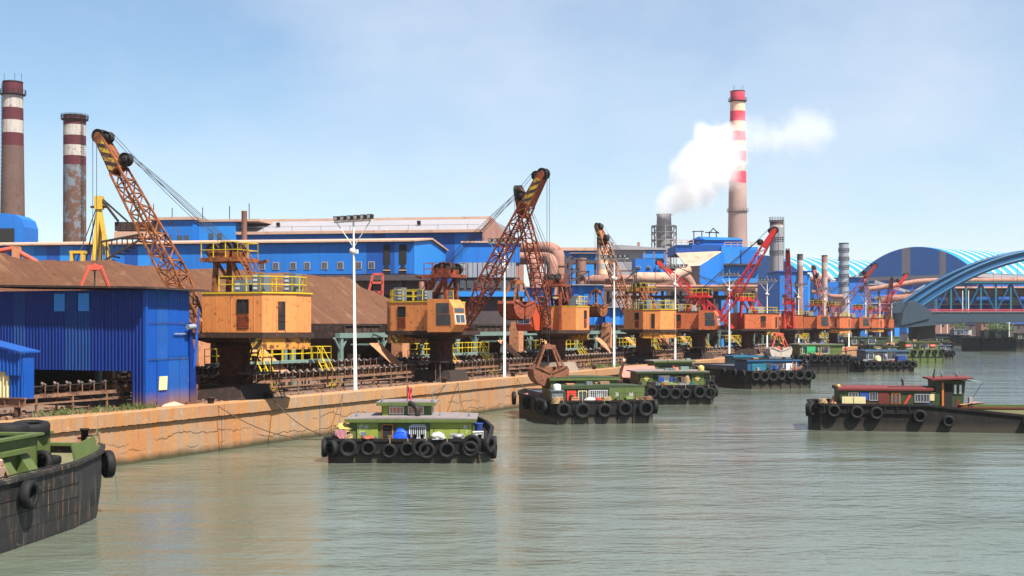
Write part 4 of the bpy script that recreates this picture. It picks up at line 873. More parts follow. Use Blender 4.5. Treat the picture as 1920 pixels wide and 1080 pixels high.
for x in (-14.5, -46): MB().obox((x, 3.4, 27.15), (.35, 0, 0), (0, .3, .1), (0, -.2, .6)).build('roof_vent', M['dark'], h2)
an = thing('stair_block', 'blue rooftop block with small windows at the left end of the tall hall', 'building', (-6.2, 270, GZ - .1), YAW)
MB().box(-72, -62.5, -4, 14, 0, 28).build('block', M['bmid'], an); MB().box(-62.4, -54, -1.4, 12, 18, 27.6).build('block', M['bbright'], an)
MB().box(-72.6, -62, -4.6, 14.5, 28, 28.6).box(-62.3, -48.5, -1.8, 12.5, 27.7, 28.2).build('roof_edge', M['dustlt'], an)
for x, y, z in ((-70, -4, 24), (-68, -4, 23.6), (-65.5, -4, 23.6), (-64, -4, 23.6)): MB().box(x - .5, x + .5, y - .12, y - .01, z, z + 1.1).build('window', M['glass'], an)
for x in (-59.5, -57.5): MB().box(x - .5, x + .5, -1.52, -1.41, 24, 25.2).build('window', M['glass'], an)
for x, y, z in ((-71.5, -4, 31.5), (-69, 0, 31), (-62, 0, 31), (-57, 3, 31.5), (-52.5, 3, 32)): MB().tube((x, y, 28.3), (x, y, z), .09, 6).build('vent_pipe', M['steel'], an)
cp = P(458, 460, 250); tag(MB().lathe([(.55, 0), (.55, P(0, 397, 250).z - cp.z), (.62, P(0, 396, 250).z - cp.z), (.4, P(0, 395, 250).z - cp.z)], 14).build('exhaust_pipe', M['brownmetal'], None, (cp.x, cp.y, cp.z)), 'slim brown exhaust pipe standing before the stair block', 'pipe')

# hood beside the left chimney
g = Grp('duct_hood', 'rounded blue duct hood at the foot of the left chimney', 'duct', P(20, 480, 300))
g.extr('hood', [P(-20, 455, 300), P(45, 455, 300), P(45, 425, 300), P(40, 410, 300), P(28, 402, 300), P(10, 400, 300), P(-20, 400, 300)], V(0, 9, 0), M['bmid'])
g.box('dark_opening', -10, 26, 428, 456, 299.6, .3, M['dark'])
# stacker with yellow mast
g = Grp('stacker', 'yellow masted stacker with black counterweights standing behind the ore heap', 'stacker', V(P(190, 500, 150).x, 150, GZ))
ap = P(186, 368, 150); a1 = P(186, 388, 150)
for q in (P(174, 500, 149), P(188, 500, 152), P(206, 500, 149.5)): g.bars('mast_leg', [(a1 + (q - a1).normalized() * .1, q)], .42, M['ylw2'])
g.bars('mast_top', [(a1 - V(0, 0, .3), ap)], .9, M['ylw2']); g.bars('mast_collar', [(a1 - V(1, 0, 0), a1 + V(1, 0, 0))], .25, M['steel'])
for q in (P(240, 416, 151), P(222, 415, 149)): g.bars('stay', [(ap, q)], .22, M['soot'])
for q in (P(140, 500, 149), P(158, 500, 152)): g.bars('stay', [(ap - V(0, 0, .5), q)], .12, M['rope'])
g.box('counterweight_arm', 214, 294, 434, 446, 149, 3, M['dustlt'])
for i in range(7): g.box('counterweight', 215 + i * 11, 225 + i * 11, 416, 432.5, 149.2, 2.4, M['soot'])
tr = MB()
for y in (149, 152):
    for e in (0, 2.4): tr.bar(P(190, 492, y) + V(0, 0, e) - g.b, P(268, 446, y) + V(0, 0, e * .2) - g.b, .22)
for i in range(9):
    k = i / 8; p = P(190, 492, 149).lerp(P(268, 446, 149), k); h = 2.4 * (1 - .8 * k); tr.bar(p - g.b, p + V(0, 3, 0) - g.b, .16); tr.bar(p - g.b, p + V(0, 0, h) - g.b, .12)
tr.build('boom_truss', M['soot'], g.t)
g.box('yellow_frame', 130, 157, 470, 475, 148, 1.2, M['ylw2']); g.box('yellow_post', 131, 136, 475, 500, 148, .8, M['ylw2']); g.box('yellow_post', 151, 156, 475, 500, 148, .8, M['ylw2'])
g = Grp('loading_pipe', 'pale red pipe arm reaching in behind the ore heap at the left', 'pipe', V(P(25, 490, 140).x, 140, GZ))
g.tube('pipe', [P(-20, 474, 140), P(24, 466, 140), P(70, 492, 140)], .28, M['redgrab'], 8); g.box('bracket', 22, 35, 462, 488, 139.5, .8, M['chute'])
g = Grp('red_frame', 'pale red tapered steel frame standing at the right end of the ore heap', 'frame', V(P(700, 590, 175).x, 175, GZ))
for y in (174, 177): g.bars('frame_side', [(P(688, 560, y), P(700, 514, y)), (P(717, 560, y), P(718, 514, y)), (P(700, 514, y), P(718, 514, y)), (P(696, 530, y), P(718, 530, y)), (P(690, 548, y), P(717, 548, y)), (P(690, 560, y), P(704, 546, y)), (P(704, 546, y), P(717, 562, y)), (P(688, 560, y), P(686, 640, y)), (P(717, 560, y), P(717, 640, y))], .3, M['redgrab'])
# ------------------------------------------------------------------ middle of the plant
g = Grp('filter_house', 'blue filter house with grey corrugated panels behind the second crane boom', 'building', V(P(900, 600, 232).x, 232, GZ))
g.box('upper_wall', 868, 975, 455, 492, 232, 14, M['bmid']); g.box('roof', 864, 978, 452, 455, 231.6, 15, M['dustlt'])
for i in range(12): g.box('grey_panel', 860 + i * 9, 868 + i * 9, 492.3, 520, 231.8 + (i % 2) * .2, 14, M['galv'])
g.box('dark_storey', 852, 975, 520.3, 546, 232.3, 14, M['dustdk'])
for i in range(8): g.box('window', 862 + i * 14, 870 + i * 14, 525, 540, 232.1, .3, M['glass'])
g.box('blue_band', 845, 985, 546.3, 556, 231.2, 15, M['bbright']); g.box('base', 850, 980, 556.3, 600, 232.5, 13, M['dustdk'], ground=True)
g = Grp('duct_bank', 'dusty pink ducts bending over like hooks behind the crossed booms', 'duct', V(P(1020, 600, 250).x, 250, GZ))
for x, yt, r, y1, Y in ((1048, 466, 1.35, 475, 256), (1036, 484, 1.15, 490, 250), (1003, 486, 1.05, 480, 246)):
    g.tube('duct', elbow([P(960, yt, Y + 6), P(x - 1, yt, Y), P(x, 515, Y), P(x, 600, Y)], 3.2), r, M['dust']); g.tube('collar', [P(x, yt + 29, Y), P(x, yt + 33, Y)], r * 1.15, M['dust'])
for x in (1022, 1060, 1068): g.piece('support_post', P(x, 480, 248), P(x, 600, 248), .35, M['dustdk'])
g.bars('support_frame', [(P(1060, y, 248), P(1085, y, 248)) for y in (485, 505, 522)] + [(P(1060, 522, 248), P(1085, 505, 248)), (P(1072, 480, 248), P(1072, 600, 248)), (P(1085, 485, 248), P(1085, 600, 248))], .3, M['dustdk'])
g = Grp('pale_hall', 'low pale blue hall with dusty roof between ducts and short chimney', 'building', V(P(1085, 600, 345).x, 345, GZ))
g.box('wall', 1040, 1122, 470, 540, 345, 20, M['bbright'], ground=True); g.box('roof', 1036, 1126, 464, 469.7, 344, 22, M['dustlt'])
g = Grp('blue_kiosk_row', 'blue kiosk row on a dark gallery left of the short chimney', 'building', V(P(1095, 600, 300).x, 300, GZ))
g.box('kiosk', 1070, 1083, 475, 487, 300, 5, M['bdark']); g.box('kiosk', 1083.5, 1118, 476.5, 487, 300.5, 5, M['bbright'])
for i in range(4): g.box('window', 1088 + i * 8, 1092 + i * 8, 479, 484, 300.3, .2, M['glass'])
g.box('roof', 1068, 1120, 474, 475, 299.5, 6, M['dustlt']); g.box('gallery', 1060, 1122, 487.3, 494, 300, 5, M['dustdk'])
for x in (1064, 1090, 1116): g.piece('post', P(x, 494, 301), P(x, 600, 301), .5, M['dustdk'])
g = Grp('brown_tank', 'stubby brown dust tank in a steel frame right of the hooked ducts', 'tank', V(P(1089, 600, 255).x, 255, GZ))
g.tube('shell', [P(1089, 600, 255), P(1089, 532, 255), P(1089, 486, 255)], [1.3, 1.05, 1.0], M['brownmetal'], 20); g.tube('rim', [P(1089, 487, 255), P(1089, 484, 255)], 1.15, M['brownmetal'], 20)
g.bars('frame', [(P(x, 508, 253.5), P(x, 600, 253.5)) for x in (1072, 1104)] + [(P(1072, 509, 253.5), P(1104, 509, 253.5)), (P(1072, 528, 253.5), P(1104, 509, 253.5)), (P(1072, 540, 253.5), P(1104, 540, 253.5))], .28, M['dustdk'])
g = Grp('great_duct', 'long horizontal dusty pink duct crossing behind the fourth crane', 'duct', V(P(1180, 600, 265).x, 265, GZ))
g.tube('duct', [P(1098, 527, 266), P(1112, 525, 265), P(1188, 525, 265)], [.7, 1.05, 1.05], M['dust']); g.tube('duct', [P(1190, 521, 265.5), P(1256, 521, 265.5), P(1290, 505, 268)], 1.15, M['dustlt'])
for x in (1110, 1145, 1186, 1222, 1255): g.piece('support_post', P(x, 530, 265), P(x, 600, 265), .45, M['dustdk'])
g.bars('support_frame', [(P(1143, 508, 263), P(1195, 508, 263)), (P(1143, 530, 263), P(1195, 530, 263)), (P(1145, 508, 263), P(1145, 545, 263)), (P(1193, 508, 263), P(1193, 545, 263)), (P(1165, 530, 263), P(1193, 509, 263))], .28, M['dustdk'])
g = Grp('grey_hall', 'far violet grey hall with pale blue end left of the exhaust tower', 'building', V(P(1200, 600, 430).x, 430, GZ))
g.box('wall', 1148, 1210, 468, 600, 430, 30, M['grey'], ground=True); g.box('end_wall', 1210.2, 1249, 470, 600, 429, 30, M['bbright'], ground=True)
g.extr('roof', [P(1144, 468, 428), P(1252, 468.5, 428), P(1250, 466, 428), P(1165, 459, 428), P(1146, 460, 428)], V(0, 32, 0), M['grey'])
for x in (1148, 1198): g.box('roof_vent', x - 2, x + 2, 454, 462, 440, 2, M['dust'])
g = Grp('control_cabin', 'blue control cabin with paired windows raised above the great duct', 'building', V(P(1220, 600, 272).x, 272, GZ))
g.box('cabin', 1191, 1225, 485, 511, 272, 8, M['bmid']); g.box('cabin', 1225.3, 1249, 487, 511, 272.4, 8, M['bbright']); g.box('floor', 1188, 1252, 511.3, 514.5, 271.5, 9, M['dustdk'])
for x in (1197, 1216, 1238): w = g.box('window', x - 4, x + 4, 499, 504, 271.85, .2, M['grey']); g.box('pane', x - 3.2, x - .3, 499.8, 503.4, 271.7, .1, M['glass']); g.box('pane', x + .3, x + 3.2, 499.8, 503.4, 271.7, .1, M['glass'])
g.box('door', 1228, 1231, 500, 510.5, 272.1, .2, M['blue2'])
for x in (1190, 1208, 1230, 1250): g.piece('post', P(x, 514.6, 273), P(x, 600, 273), .4, M['dustdk'])
for x in (1208, 1226, 1246): g.piece('vent_pipe', P(x, 472, 274), P(x, 486, 274), .35, M['brownmetal'])
g.box('rear_canopy', 1205, 1250, 476, 484, 282, 6, M['bbright'])
def bshed(label, px0, px1, y0, Y, D, mat='bmid'):
    g = Grp('low_blue_shed', label, 'shed', V(P((px0 + px1) / 2, 600, Y).x, Y, GZ), 'low blue sheds behind the cranes')
    n = max(2, int((px1 - px0) / 9))
    for i in range(n): g.box('wall_panel', px0 + (px1 - px0) * i / n + .15, px0 + (px1 - px0) * (i + 1) / n - .15, y0 + 2, 600, Y + .1 * (i % 2), D, M[mat if (i * 7 + px0) % 3 else 'bbright'], ground=True)
    g.box('roof', px0 - 3, px1 + 3, y0, y0 + 1.8, Y - .7, D + 1, M['grey']); return g
bshed('low blue shed behind the grab between third and fourth cranes', 1076, 1132, 533, 205, 12)
bshed('low blue shed glimpsed behind the third crane boom', 984, 1040, 537, 206, 12)
bshed('low blue shed half hidden behind the fourth crane house', 1135, 1172, 575, 203, 8)
bshed('low blue shed under the pipes behind the far dark cranes', 1600, 1706, 568, 558, 10, 'bdark')
g = Grp('pipe_bridge', 'pale dusty pipe bridge running level behind cranes four to six', 'pipe bridge', V(P(1280, 600, 235).x, 235, GZ))
g.box('beam', 1130, 1420, 540, 546, 235, 2, M['dustlt']); g.tube('pipe', [P(1130, 537, 234.5), P(1420, 537, 234.5)], .3, M['dust'], 10); g.box('lower_beam', 1150, 1420, 554, 560, 237, 2, M['dustdk'])
for i in range(9): g.piece('post', P(1140 + i * 34, 546, 236), P(1140 + i * 34, 600, 236), .5, M['dustdk'])
g = Grp('ore_belt_gallery', 'sooty sloping belt gallery in front of the blue crusher house', 'gallery', V(P(1330, 600, 255).x, 255, GZ))
g.extr('gallery', [P(1235, 566, 255), P(1395, 520, 255), P(1395, 530, 255), P(1235, 578, 255)], V(0, 4, 0), M['dustdk']); g.bars('trestle', [(P(x, 560 - (x - 1250) * .28, 256), P(x, 600, 256)) for x in (1262, 1300, 1340, 1380)], .5, M['dustdk'])
g.bars('brown_arm', [(P(1205, 540, 250), P(1275, 526, 250)), (P(1275, 526, 250), P(1275, 600, 250))], .6, M['brownmetal'])
# crusher house
g = Grp('crusher_house', 'stepped blue crusher house with peach hopper roof and rooftop shed', 'building', V(P(1340, 600, 300).x, 300, GZ))
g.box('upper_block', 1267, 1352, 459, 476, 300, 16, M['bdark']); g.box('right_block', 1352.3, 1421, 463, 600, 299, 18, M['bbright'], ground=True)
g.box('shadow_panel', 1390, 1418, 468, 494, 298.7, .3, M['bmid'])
g.extr('hopper_roof', [P(1268, 476.3, 299.5), P(1352, 473, 296), P(1312, 497, 290), P(1286, 499, 290)], V(0, .5, .3), M['dustlt'])
g.extr('hopper_side', [P(1312, 498, 290), P(1352, 474, 296), P(1352, 560, 296), P(1345, 560, 294), P(1312, 530, 290)], V(1.0, 2, 0), M['bmid'])
g.extr('hopper_front', [P(1286, 499.5, 290), P(1312, 498, 290), P(1312, 530, 290), P(1290, 530, 291)], V(0, 3, 0), M['dustdk'])
g.box('lower_core', 1262, 1352, 500, 600, 303, 14, M['dustdk'], ground=True)
g.tube('side_duct', elbow([P(1262, 520, 288), P(1284, 515, 288), P(1300, 540, 289), P(1300, 600, 289)], 3), 1.1, M['dust'])
for px0, px1, yt, yb, D in ((1300, 1318, 449, 459, 8), (1318.3, 1392, 450, 463, 8)): g.box('rooftop_wall', px0, px1, yt, yb, 301, D, M['bmid'])
g.extr('rooftop_roof', [P(1297, 449.5, 300.5), P(1322, 449.5, 300.5), P(1310, 443.5, 300.5)], V(0, 9, 0), M['bdark']); g.extr('rooftop_roof', [P(1310, 443.3, 300.6), P(1385, 446, 300.6), P(1395, 450.3, 300.6), P(1319, 449.8, 300.6)], V(0, 9, 0), M['bluelt'])
g.box('window', 1306, 1313, 452, 456, 300.8, .3, M['glass'])
g.bars('canopy_post', [(P(x, 434, 304), P(x, 459, 304)) for x in (1301, 1316, 1330, 1343)] + [(P(1298, 434, 304), P(1320, 433.5, 304)), (P(1322, 436, 304), P(1348, 436, 304)), (P(1337, 428, 304), P(1348, 438, 304)), (P(1337, 428, 304), P(1330, 438, 304))], .22, M['steel'])
for px0, px1, y in ((1266, 1300, 459), (1358, 1421, 463)):
    b = MB(); railing(b, [P(px0, y, 299.5) - g.b, P(px1, y, 299.5) - g.b], 1.1, 1.6, .12); b.build('roof_railing', M['dustlt'], g.t)
g.box('balcony', 1352, 1430, 494, 497, 297.5, 2, M['dustdk']); g.box('dark_band', 1352, 1421, 530, 560, 298.8, .3, M['dustdk'])
g = Grp('blue_tower_block', 'plain blue tower block with dark openings behind the upright red boom', 'building', V(P(1488, 600, 362).x, 362, GZ))
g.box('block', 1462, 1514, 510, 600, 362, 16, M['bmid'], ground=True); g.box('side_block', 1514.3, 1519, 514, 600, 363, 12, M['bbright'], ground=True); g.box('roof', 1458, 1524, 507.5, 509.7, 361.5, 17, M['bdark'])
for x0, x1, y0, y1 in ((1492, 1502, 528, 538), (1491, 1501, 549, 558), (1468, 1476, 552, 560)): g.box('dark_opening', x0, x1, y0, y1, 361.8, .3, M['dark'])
g = Grp('blue_annex', 'blue annex with a pipe along its front left of the grey silo', 'building', V(P(1550, 600, 408).x, 408, GZ))
g.box('block', 1526, 1572, 528, 600, 408, 12, M['bmid'], ground=True); g.tube('pipe', [P(1519, 523, 407), P(1556, 523, 407)], .9, M['dust'], 12)
g.tube('bent_pipe', elbow([P(1522, 548, 400), P(1540, 545, 400), P(1556, 556, 400), P(1580, 556, 400)], 2), .7, M['dust'], 10)
g.box('grey_belt', 1520, 1585, 560, 574, 402, 3, M['dustdk'])
g = Grp('blue_workshop', 'blue workshop block behind the far dark cranes', 'building', V(P(1606, 600, 470).x, 470, GZ))
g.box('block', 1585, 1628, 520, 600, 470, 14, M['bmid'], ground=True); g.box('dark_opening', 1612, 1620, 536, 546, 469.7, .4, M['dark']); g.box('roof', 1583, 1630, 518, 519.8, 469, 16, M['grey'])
g = Grp('blue_store', 'long blue store under the vault gable behind the farthest cranes', 'building', V(P(1670, 600, 570).x, 570, GZ))
g.box('block', 1632, 1712, 534, 600, 570, 10, M['bdark'], ground=True); g.box('light_band', 1632, 1712, 552, 560, 569.5, .6, M['bmid']); g.box('roof', 1630, 1714, 532, 533.8, 569, 12, M['grey'])
g.bars('conveyor_strut', [(P(1640, 528, 560), P(1705, 548, 560)), (P(1700, 556, 562), P(1735, 536, 562))], 1.2, M['grey'])
# ------------------------------------------------------------------ vaulted halls
def vault(label, cx, cy, axis, a, rise, z0, length, nstrip, gable_strips=True):
    ax = V(*axis, 0).normalized(); rz = math.atan2(ax.y, ax.x) - math.pi / 2; v = thing('vaulted_hall', label, 'building', (cx, cy, GZ - .1), rz, 'striped vaulted halls'); z0 -= GZ
    Rr = (a * a + rise * rise) / (2 * rise); th = math.asin(a / Rr); pts = [(Rr * math.sin(-th + 2 * th * i / 28), z0 + rise - Rr + Rr * math.cos(-th + 2 * th * i / 28)) for i in range(29)]
    w = length / nstrip; me = {}
    for k in (0, 1):
        m = MB(); l = w * (.66 if k == 0 else .34) - .02; dz = .0 if k == 0 else .12
        m.add([(x, y, z + dz) for y in (0, l) for x, z in pts] + [(x, y, z - .5) for y in (0, l) for x, z in pts], [(i, i + 1, 29 + i + 1, 29 + i)[::-1] for i in range(28)] + [(i, 58 + i, 58 + i + 1, i + 1)[::-1] for i in range(28)] + [(29 + i, 29 + i + 1, 87 + i + 1, 87 + i)[::-1] for i in range(28)], 0, True); me[k] = m.mesh('roof_strip', M['broof' if k == 0 else 'bstripe'])
    for i in range(nstrip): link('roof_strip', me[0], v, (0, i * w, 0)); link('roof_strip', me[1], v, (0, i * w + w * .66, 0))
    segs = [(-1, -.82, 'bridgelt'), (-.82, -.2, 'bmid'), (-.2, -.06, 'grey'), (-.06, .42, 'bmid'), (.42, .52, 'grey'), (.52, 1, 'bmid')]
    for s0, s1, mt in segs:
        q = [(s0 * a, z0 - .2)] + [(s1 * a, z0 - .2)] + [(x, z0 + rise - Rr + math.sqrt(Rr * Rr - x * x) - .1) for x in [s1 * a + (s0 - s1) * a * i / 8 for i in range(9)]]
        MB().extr([(x, -.1, z) for x, z in q], (0, .3, 0)).build('gable_panel', M[mt], v)
    MB().box(-a - .5, a + .5, -.3, length, z0 - 2.4, z0 - .25).build('eave_band', M['grey'], v); MB().box(-a, a, 0, length, 0, z0 - 2.45).build('lower_wall', M['bdark'], v)
    return v
vault('big striped turquoise vault with deep blue gable behind the bridge', 233, 742, (.8, .6), 41, 16.5, 37.7, 310, 31)
vault('second striped turquoise vault half hidden behind the grey silo', 165, 858, (.8, .6), 41, 17.3, 38.5, 250, 25)
# ------------------------------------------------------------------ pipes and truss gallery near the bridge
g = Grp('pipeline', 'long dusty pipeline climbing from the far cranes to behind the bridge arch', 'pipe', V(P(1680, 600, 520).x, 520, GZ))
g.tube('upper_pipe', elbow([P(1600, 546, 518), P(1660, 538, 518), P(1728, 526, 520), P(2150, 525, 522)], 6), 1.0, M['dust'], 12); g.tube('lower_pipe', elbow([P(1640, 560, 524), P(1700, 552, 522), P(1750, 541, 520), P(2150, 540, 522)], 5), .75, M['dust'], 12)
g.tube('thick_pipe', elbow([P(1650, 562, 512), P(1730, 556, 514), P(1752, 548, 516)], 4), 1.5, M['brownmetal'], 12)
for x in (1620, 1648, 1675, 1700, 1730, 1752): g.piece('support_post', P(x, 545, 520), V(P(x, 0, 520).x, 520, GZ - .1), .6, M['dustdk'])
g = Grp('truss_gallery', 'turquoise truss gallery carrying brown pipes behind the bridge', 'truss', V(P(1830, 600, 437).x, 437, GZ))
for y in (435, 440): g.bars('chord', [(P(1745, 531, y), P(2150, 531, y)), (P(1745, 586, y), P(2150, 586, y))], .8, M['teal'])
for i in range(14):
    x = 1755 + i * 28; g.piece('upright', P(x, 531, 435), P(x, 586, 435), .55, M['teal']); g.piece('diagonal', P(x, 531 if i % 2 else 586, 435.2), P(x + 28, 586 if i % 2 else 531, 435.2), .5, M['bridge'])
for px in (1722, 1960): g.box('pier', px, px + 16, 588, 660, 434, 8, M['soot'])
g.box('deck_beam', 1716, 2150, 586.5, 589, 434, 8, M['dustdk'])
g.tube('pipe', [P(1740, 549, 438), P(2150, 547, 438)], 1.5, M['brownmetal'], 14); g.box('roof', 1745, 2150, 528.5, 530.8, 434, 8, M['teal']); g.box('back_wall', 1760, 2150, 560, 590, 445, 2, M['bdark']); g.box('ledge', 1740, 2150, 569, 572, 442, 1, M['dustlt'])
for i in range(9): g.box('far_panel', 1775 + i * 41, 1790 + i * 41, 552, 568, 443, 1, M['bbright' if i % 3 else 'bandwhite'])
# ------------------------------------------------------------------ arch bridge
br = thing('arch_bridge', 'blue steel arch bridge with slate deck crossing at the right', 'bridge', (125.7, 405, 0))
def rib(y):
    Ls, k = 98.8, .0077; n = 26; pts = [V(Ls * i / n, y, 12.9 + k * (Ls * i / n) * (Ls - Ls * i / n)) for i in range(n + 1)]
    def off(d):
        o = []
        for i, p in enumerate(pts): t = (pts[min(i + 1, n)] - pts[max(i - 1, 0)]).normalized(); o.append(p + V(-t.z, 0, t.x) * d)
        return o
    MB().path(off(1.1), .62, 10).build('arch_tube', M['bridge'], br); MB().path(off(-1.1), .62, 10).build('arch_tube', M['bridge'], br)
    a, b = off(.8), off(-.8); MB().add(a + b, [(i, i + 1, n + 2 + i, n + 1 + i) for i in range(n)]).build('arch_web', M['bridge'], br); MB().path([p + V(0, -.66, .1) for p in off(1.15)], .1, 5).build('edge_strip', M['bridgelt'], br); MB().path([p + V(0, -.66, .1) for p in off(-1.05)], .1, 5).build('edge_strip', M['bridgelt'], br)
    for i in range(3, n - 2, 2): MB().tube(pts[i] - V(0, 0, 1.2), (pts[i].x, y, 12.4), .05, 5).build('hanger', M['steel'], br)
rib(0); rib(13)
for i in range(4): MB().tube((40 + i * 7, 0, 30.5), (40 + i * 7, 13, 30.5), .35, 8).build('arch_tie', M['bridge'], br)
MB().box(-1.5, 130, -1.2, 14.2, 9.3, 12.4).build('deck', M['bridgegrey'], br)
MB().extr([(-1.5, -1.15, 9.25), (18, -1.15, 9.25), (-1.5, -1.15, 7.6), (-3.2, -1.15, 7.8)], (0, 15.2, 0)).build('haunch', M['bridgegrey'], br)
for y in (-1.6, 11.6): MB().extr([(-3.0, y, 8.3), (6.0, y, 10.5), (6.8, y, 12.4), (5.6, y, 13.6), (1.0, y, 16.2), (-.6, y, 15.6), (-2.4, y, 12.4)], (0, 3.0, 0)).build('springing_block', M['bridgegrey'], br)
b = MB(); railing(b, [(5, -1.0, 12.4), (130, -1.0, 12.4)], .9, 2.5, .22); b.build('red_railing', M['clothred'], br)
MB().box(6, 130, -1.32, -1.2, 12.2, 12.45).build('deck_edge', M['soot'], br)
for x in (3.5, 96): MB().box(x, x + 5, 1, 12, -2, 9.3).build('pier', M['soot'], br)
for px in (1805, 1816): MB().tube((P(px, 0, 404).x - 125.7, -.9, 12.3), (P(px, 0, 404).x - 125.7, -.9, P(0, 545, 404).z), .16, 6).build('lamp_post', M['white'], br)
# ------------------------------------------------------------------ far bank under the bridge
def far_hut(label, px0, px1, y0, y1, Y, mat, roof='dustdk'):
    g = Grp('far_hut', label, 'hut', V(P((px0 + px1) / 2, 0, Y).x, Y, GZ - .1)); g.box('wall', px0, px1, y0, y1, Y, 8, M[mat], ground=True); g.box('roof', px0 - 1, px1 + 1, y0 - 1.2, y0 - .1, Y - .5, 9, M[roof])
    n = max(1, int((px1 - px0) / 12))
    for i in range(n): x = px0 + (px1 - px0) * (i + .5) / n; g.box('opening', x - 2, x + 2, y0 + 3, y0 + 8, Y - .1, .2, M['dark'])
far_hut('rust pink hut under the bridge, left of two', 1745, 1792, 605, 622, 655, 'brownmetal'); far_hut('rust pink hut under the bridge, beside a green tree', 1840, 1866, 604, 622, 655, 'brownmetal')
far_hut('pale cream hut on the far bank below the bridge deck', 1806, 1822, 616, 630, 652, 'bandwhite'); far_hut('brown grey hut left of the pale cream hut', 1789, 1805, 616, 630, 653, 'dust')
far_hut('small blue hut with white door beside the bridge pier', 1700, 1712, 610, 634, 455, 'bbright'); far_hut('white hut at the quay end by the bridge', 1702, 1709, 626, 640, 430, 'bandwhite')
far_hut('long dark shed on the far bank at the right edge', 1880, 1990, 608, 632, 660, 'dustdk'); far_hut('long dark shed on the far bank left of the trees', 1760, 1840, 608, 632, 690, 'dustdk')
for i, px in enumerate((1714, 1748, 1764, 1776, 1892)):
    p = P(px, 640, 600 if i else 440); tag(MB().tube((0, 0, 0), (0, 0, P(0, 604 if i else 611, p.y).z - GZ), .22 if i else .16, 6).box(-.9, .9, -.1, .1, P(0, 605 if i else 612, p.y).z - GZ, P(0, 604 if i else 611, p.y).z - GZ).build('far_pole', M['white'], None, (p.x, p.y, GZ)), 'thin white pole below the bridge deck, %s from the left' % ORD[i], 'pole')
def leaf_mat():
    m, nt, b = nmat('tree_leaves'); nt.links.new(mix(nt, noise(nt, .8, 4), (.03, .065, .015), (.11, .16, .04)), b.inputs['Base Color']); b.inputs['Roughness'].default_value = .6; return m
M['leaf'] = leaf_mat()
def tree(px, Y, h, w, label, seed):
    r = random.Random(seed); p = P(px, 0, Y); t = thing('tree', label, 'tree', (p.x, Y, GZ - .1)); b = MB().tube((0, 0, 0), (.1, 0, h * .55), .28, 8, .12)
    tips = []
    for i in range(8):
        a = i * .8 + r.random(); e = V(math.cos(a) * w * .6, math.sin(a) * w * .6, h * r.uniform(.55, .95)); b.tube((0, 0, h * r.uniform(.25, .5)), e, .1, 5, .03); tips.append(e)
    b.build('trunk', M['wood'], t); l = MB()
    for i in range(1500):
        c = r.choice(tips) + V(r.gauss(0, w * .26), r.gauss(0, w * .26), r.gauss(0, h * .12)); a = V(r.gauss(0, 1), r.gauss(0, 1), r.gauss(0, 1)).normalized() * r.uniform(.15, .34); q = a.cross(V(r.gauss(0, 1), r.gauss(0, 1), r.gauss(0, 1))).normalized() * a.length * .7
        l.add([c - a, c - q, c + a, c + q], [(0, 1, 2, 3)])
    l.build('crown', M['leaf'], t)
tree(1795, 645, 8, 3.6, 'small green tree beside the rust pink hut under the bridge', 1); tree(1872, 645, 9, 4.5, 'broad green tree on the far bank under the bridge', 2); tree(1862, 640, 5.5, 4, 'low green bush in front of the broad tree', 3); tree(1885, 642, 6, 4.5, 'low green tree right of the broad tree', 4)

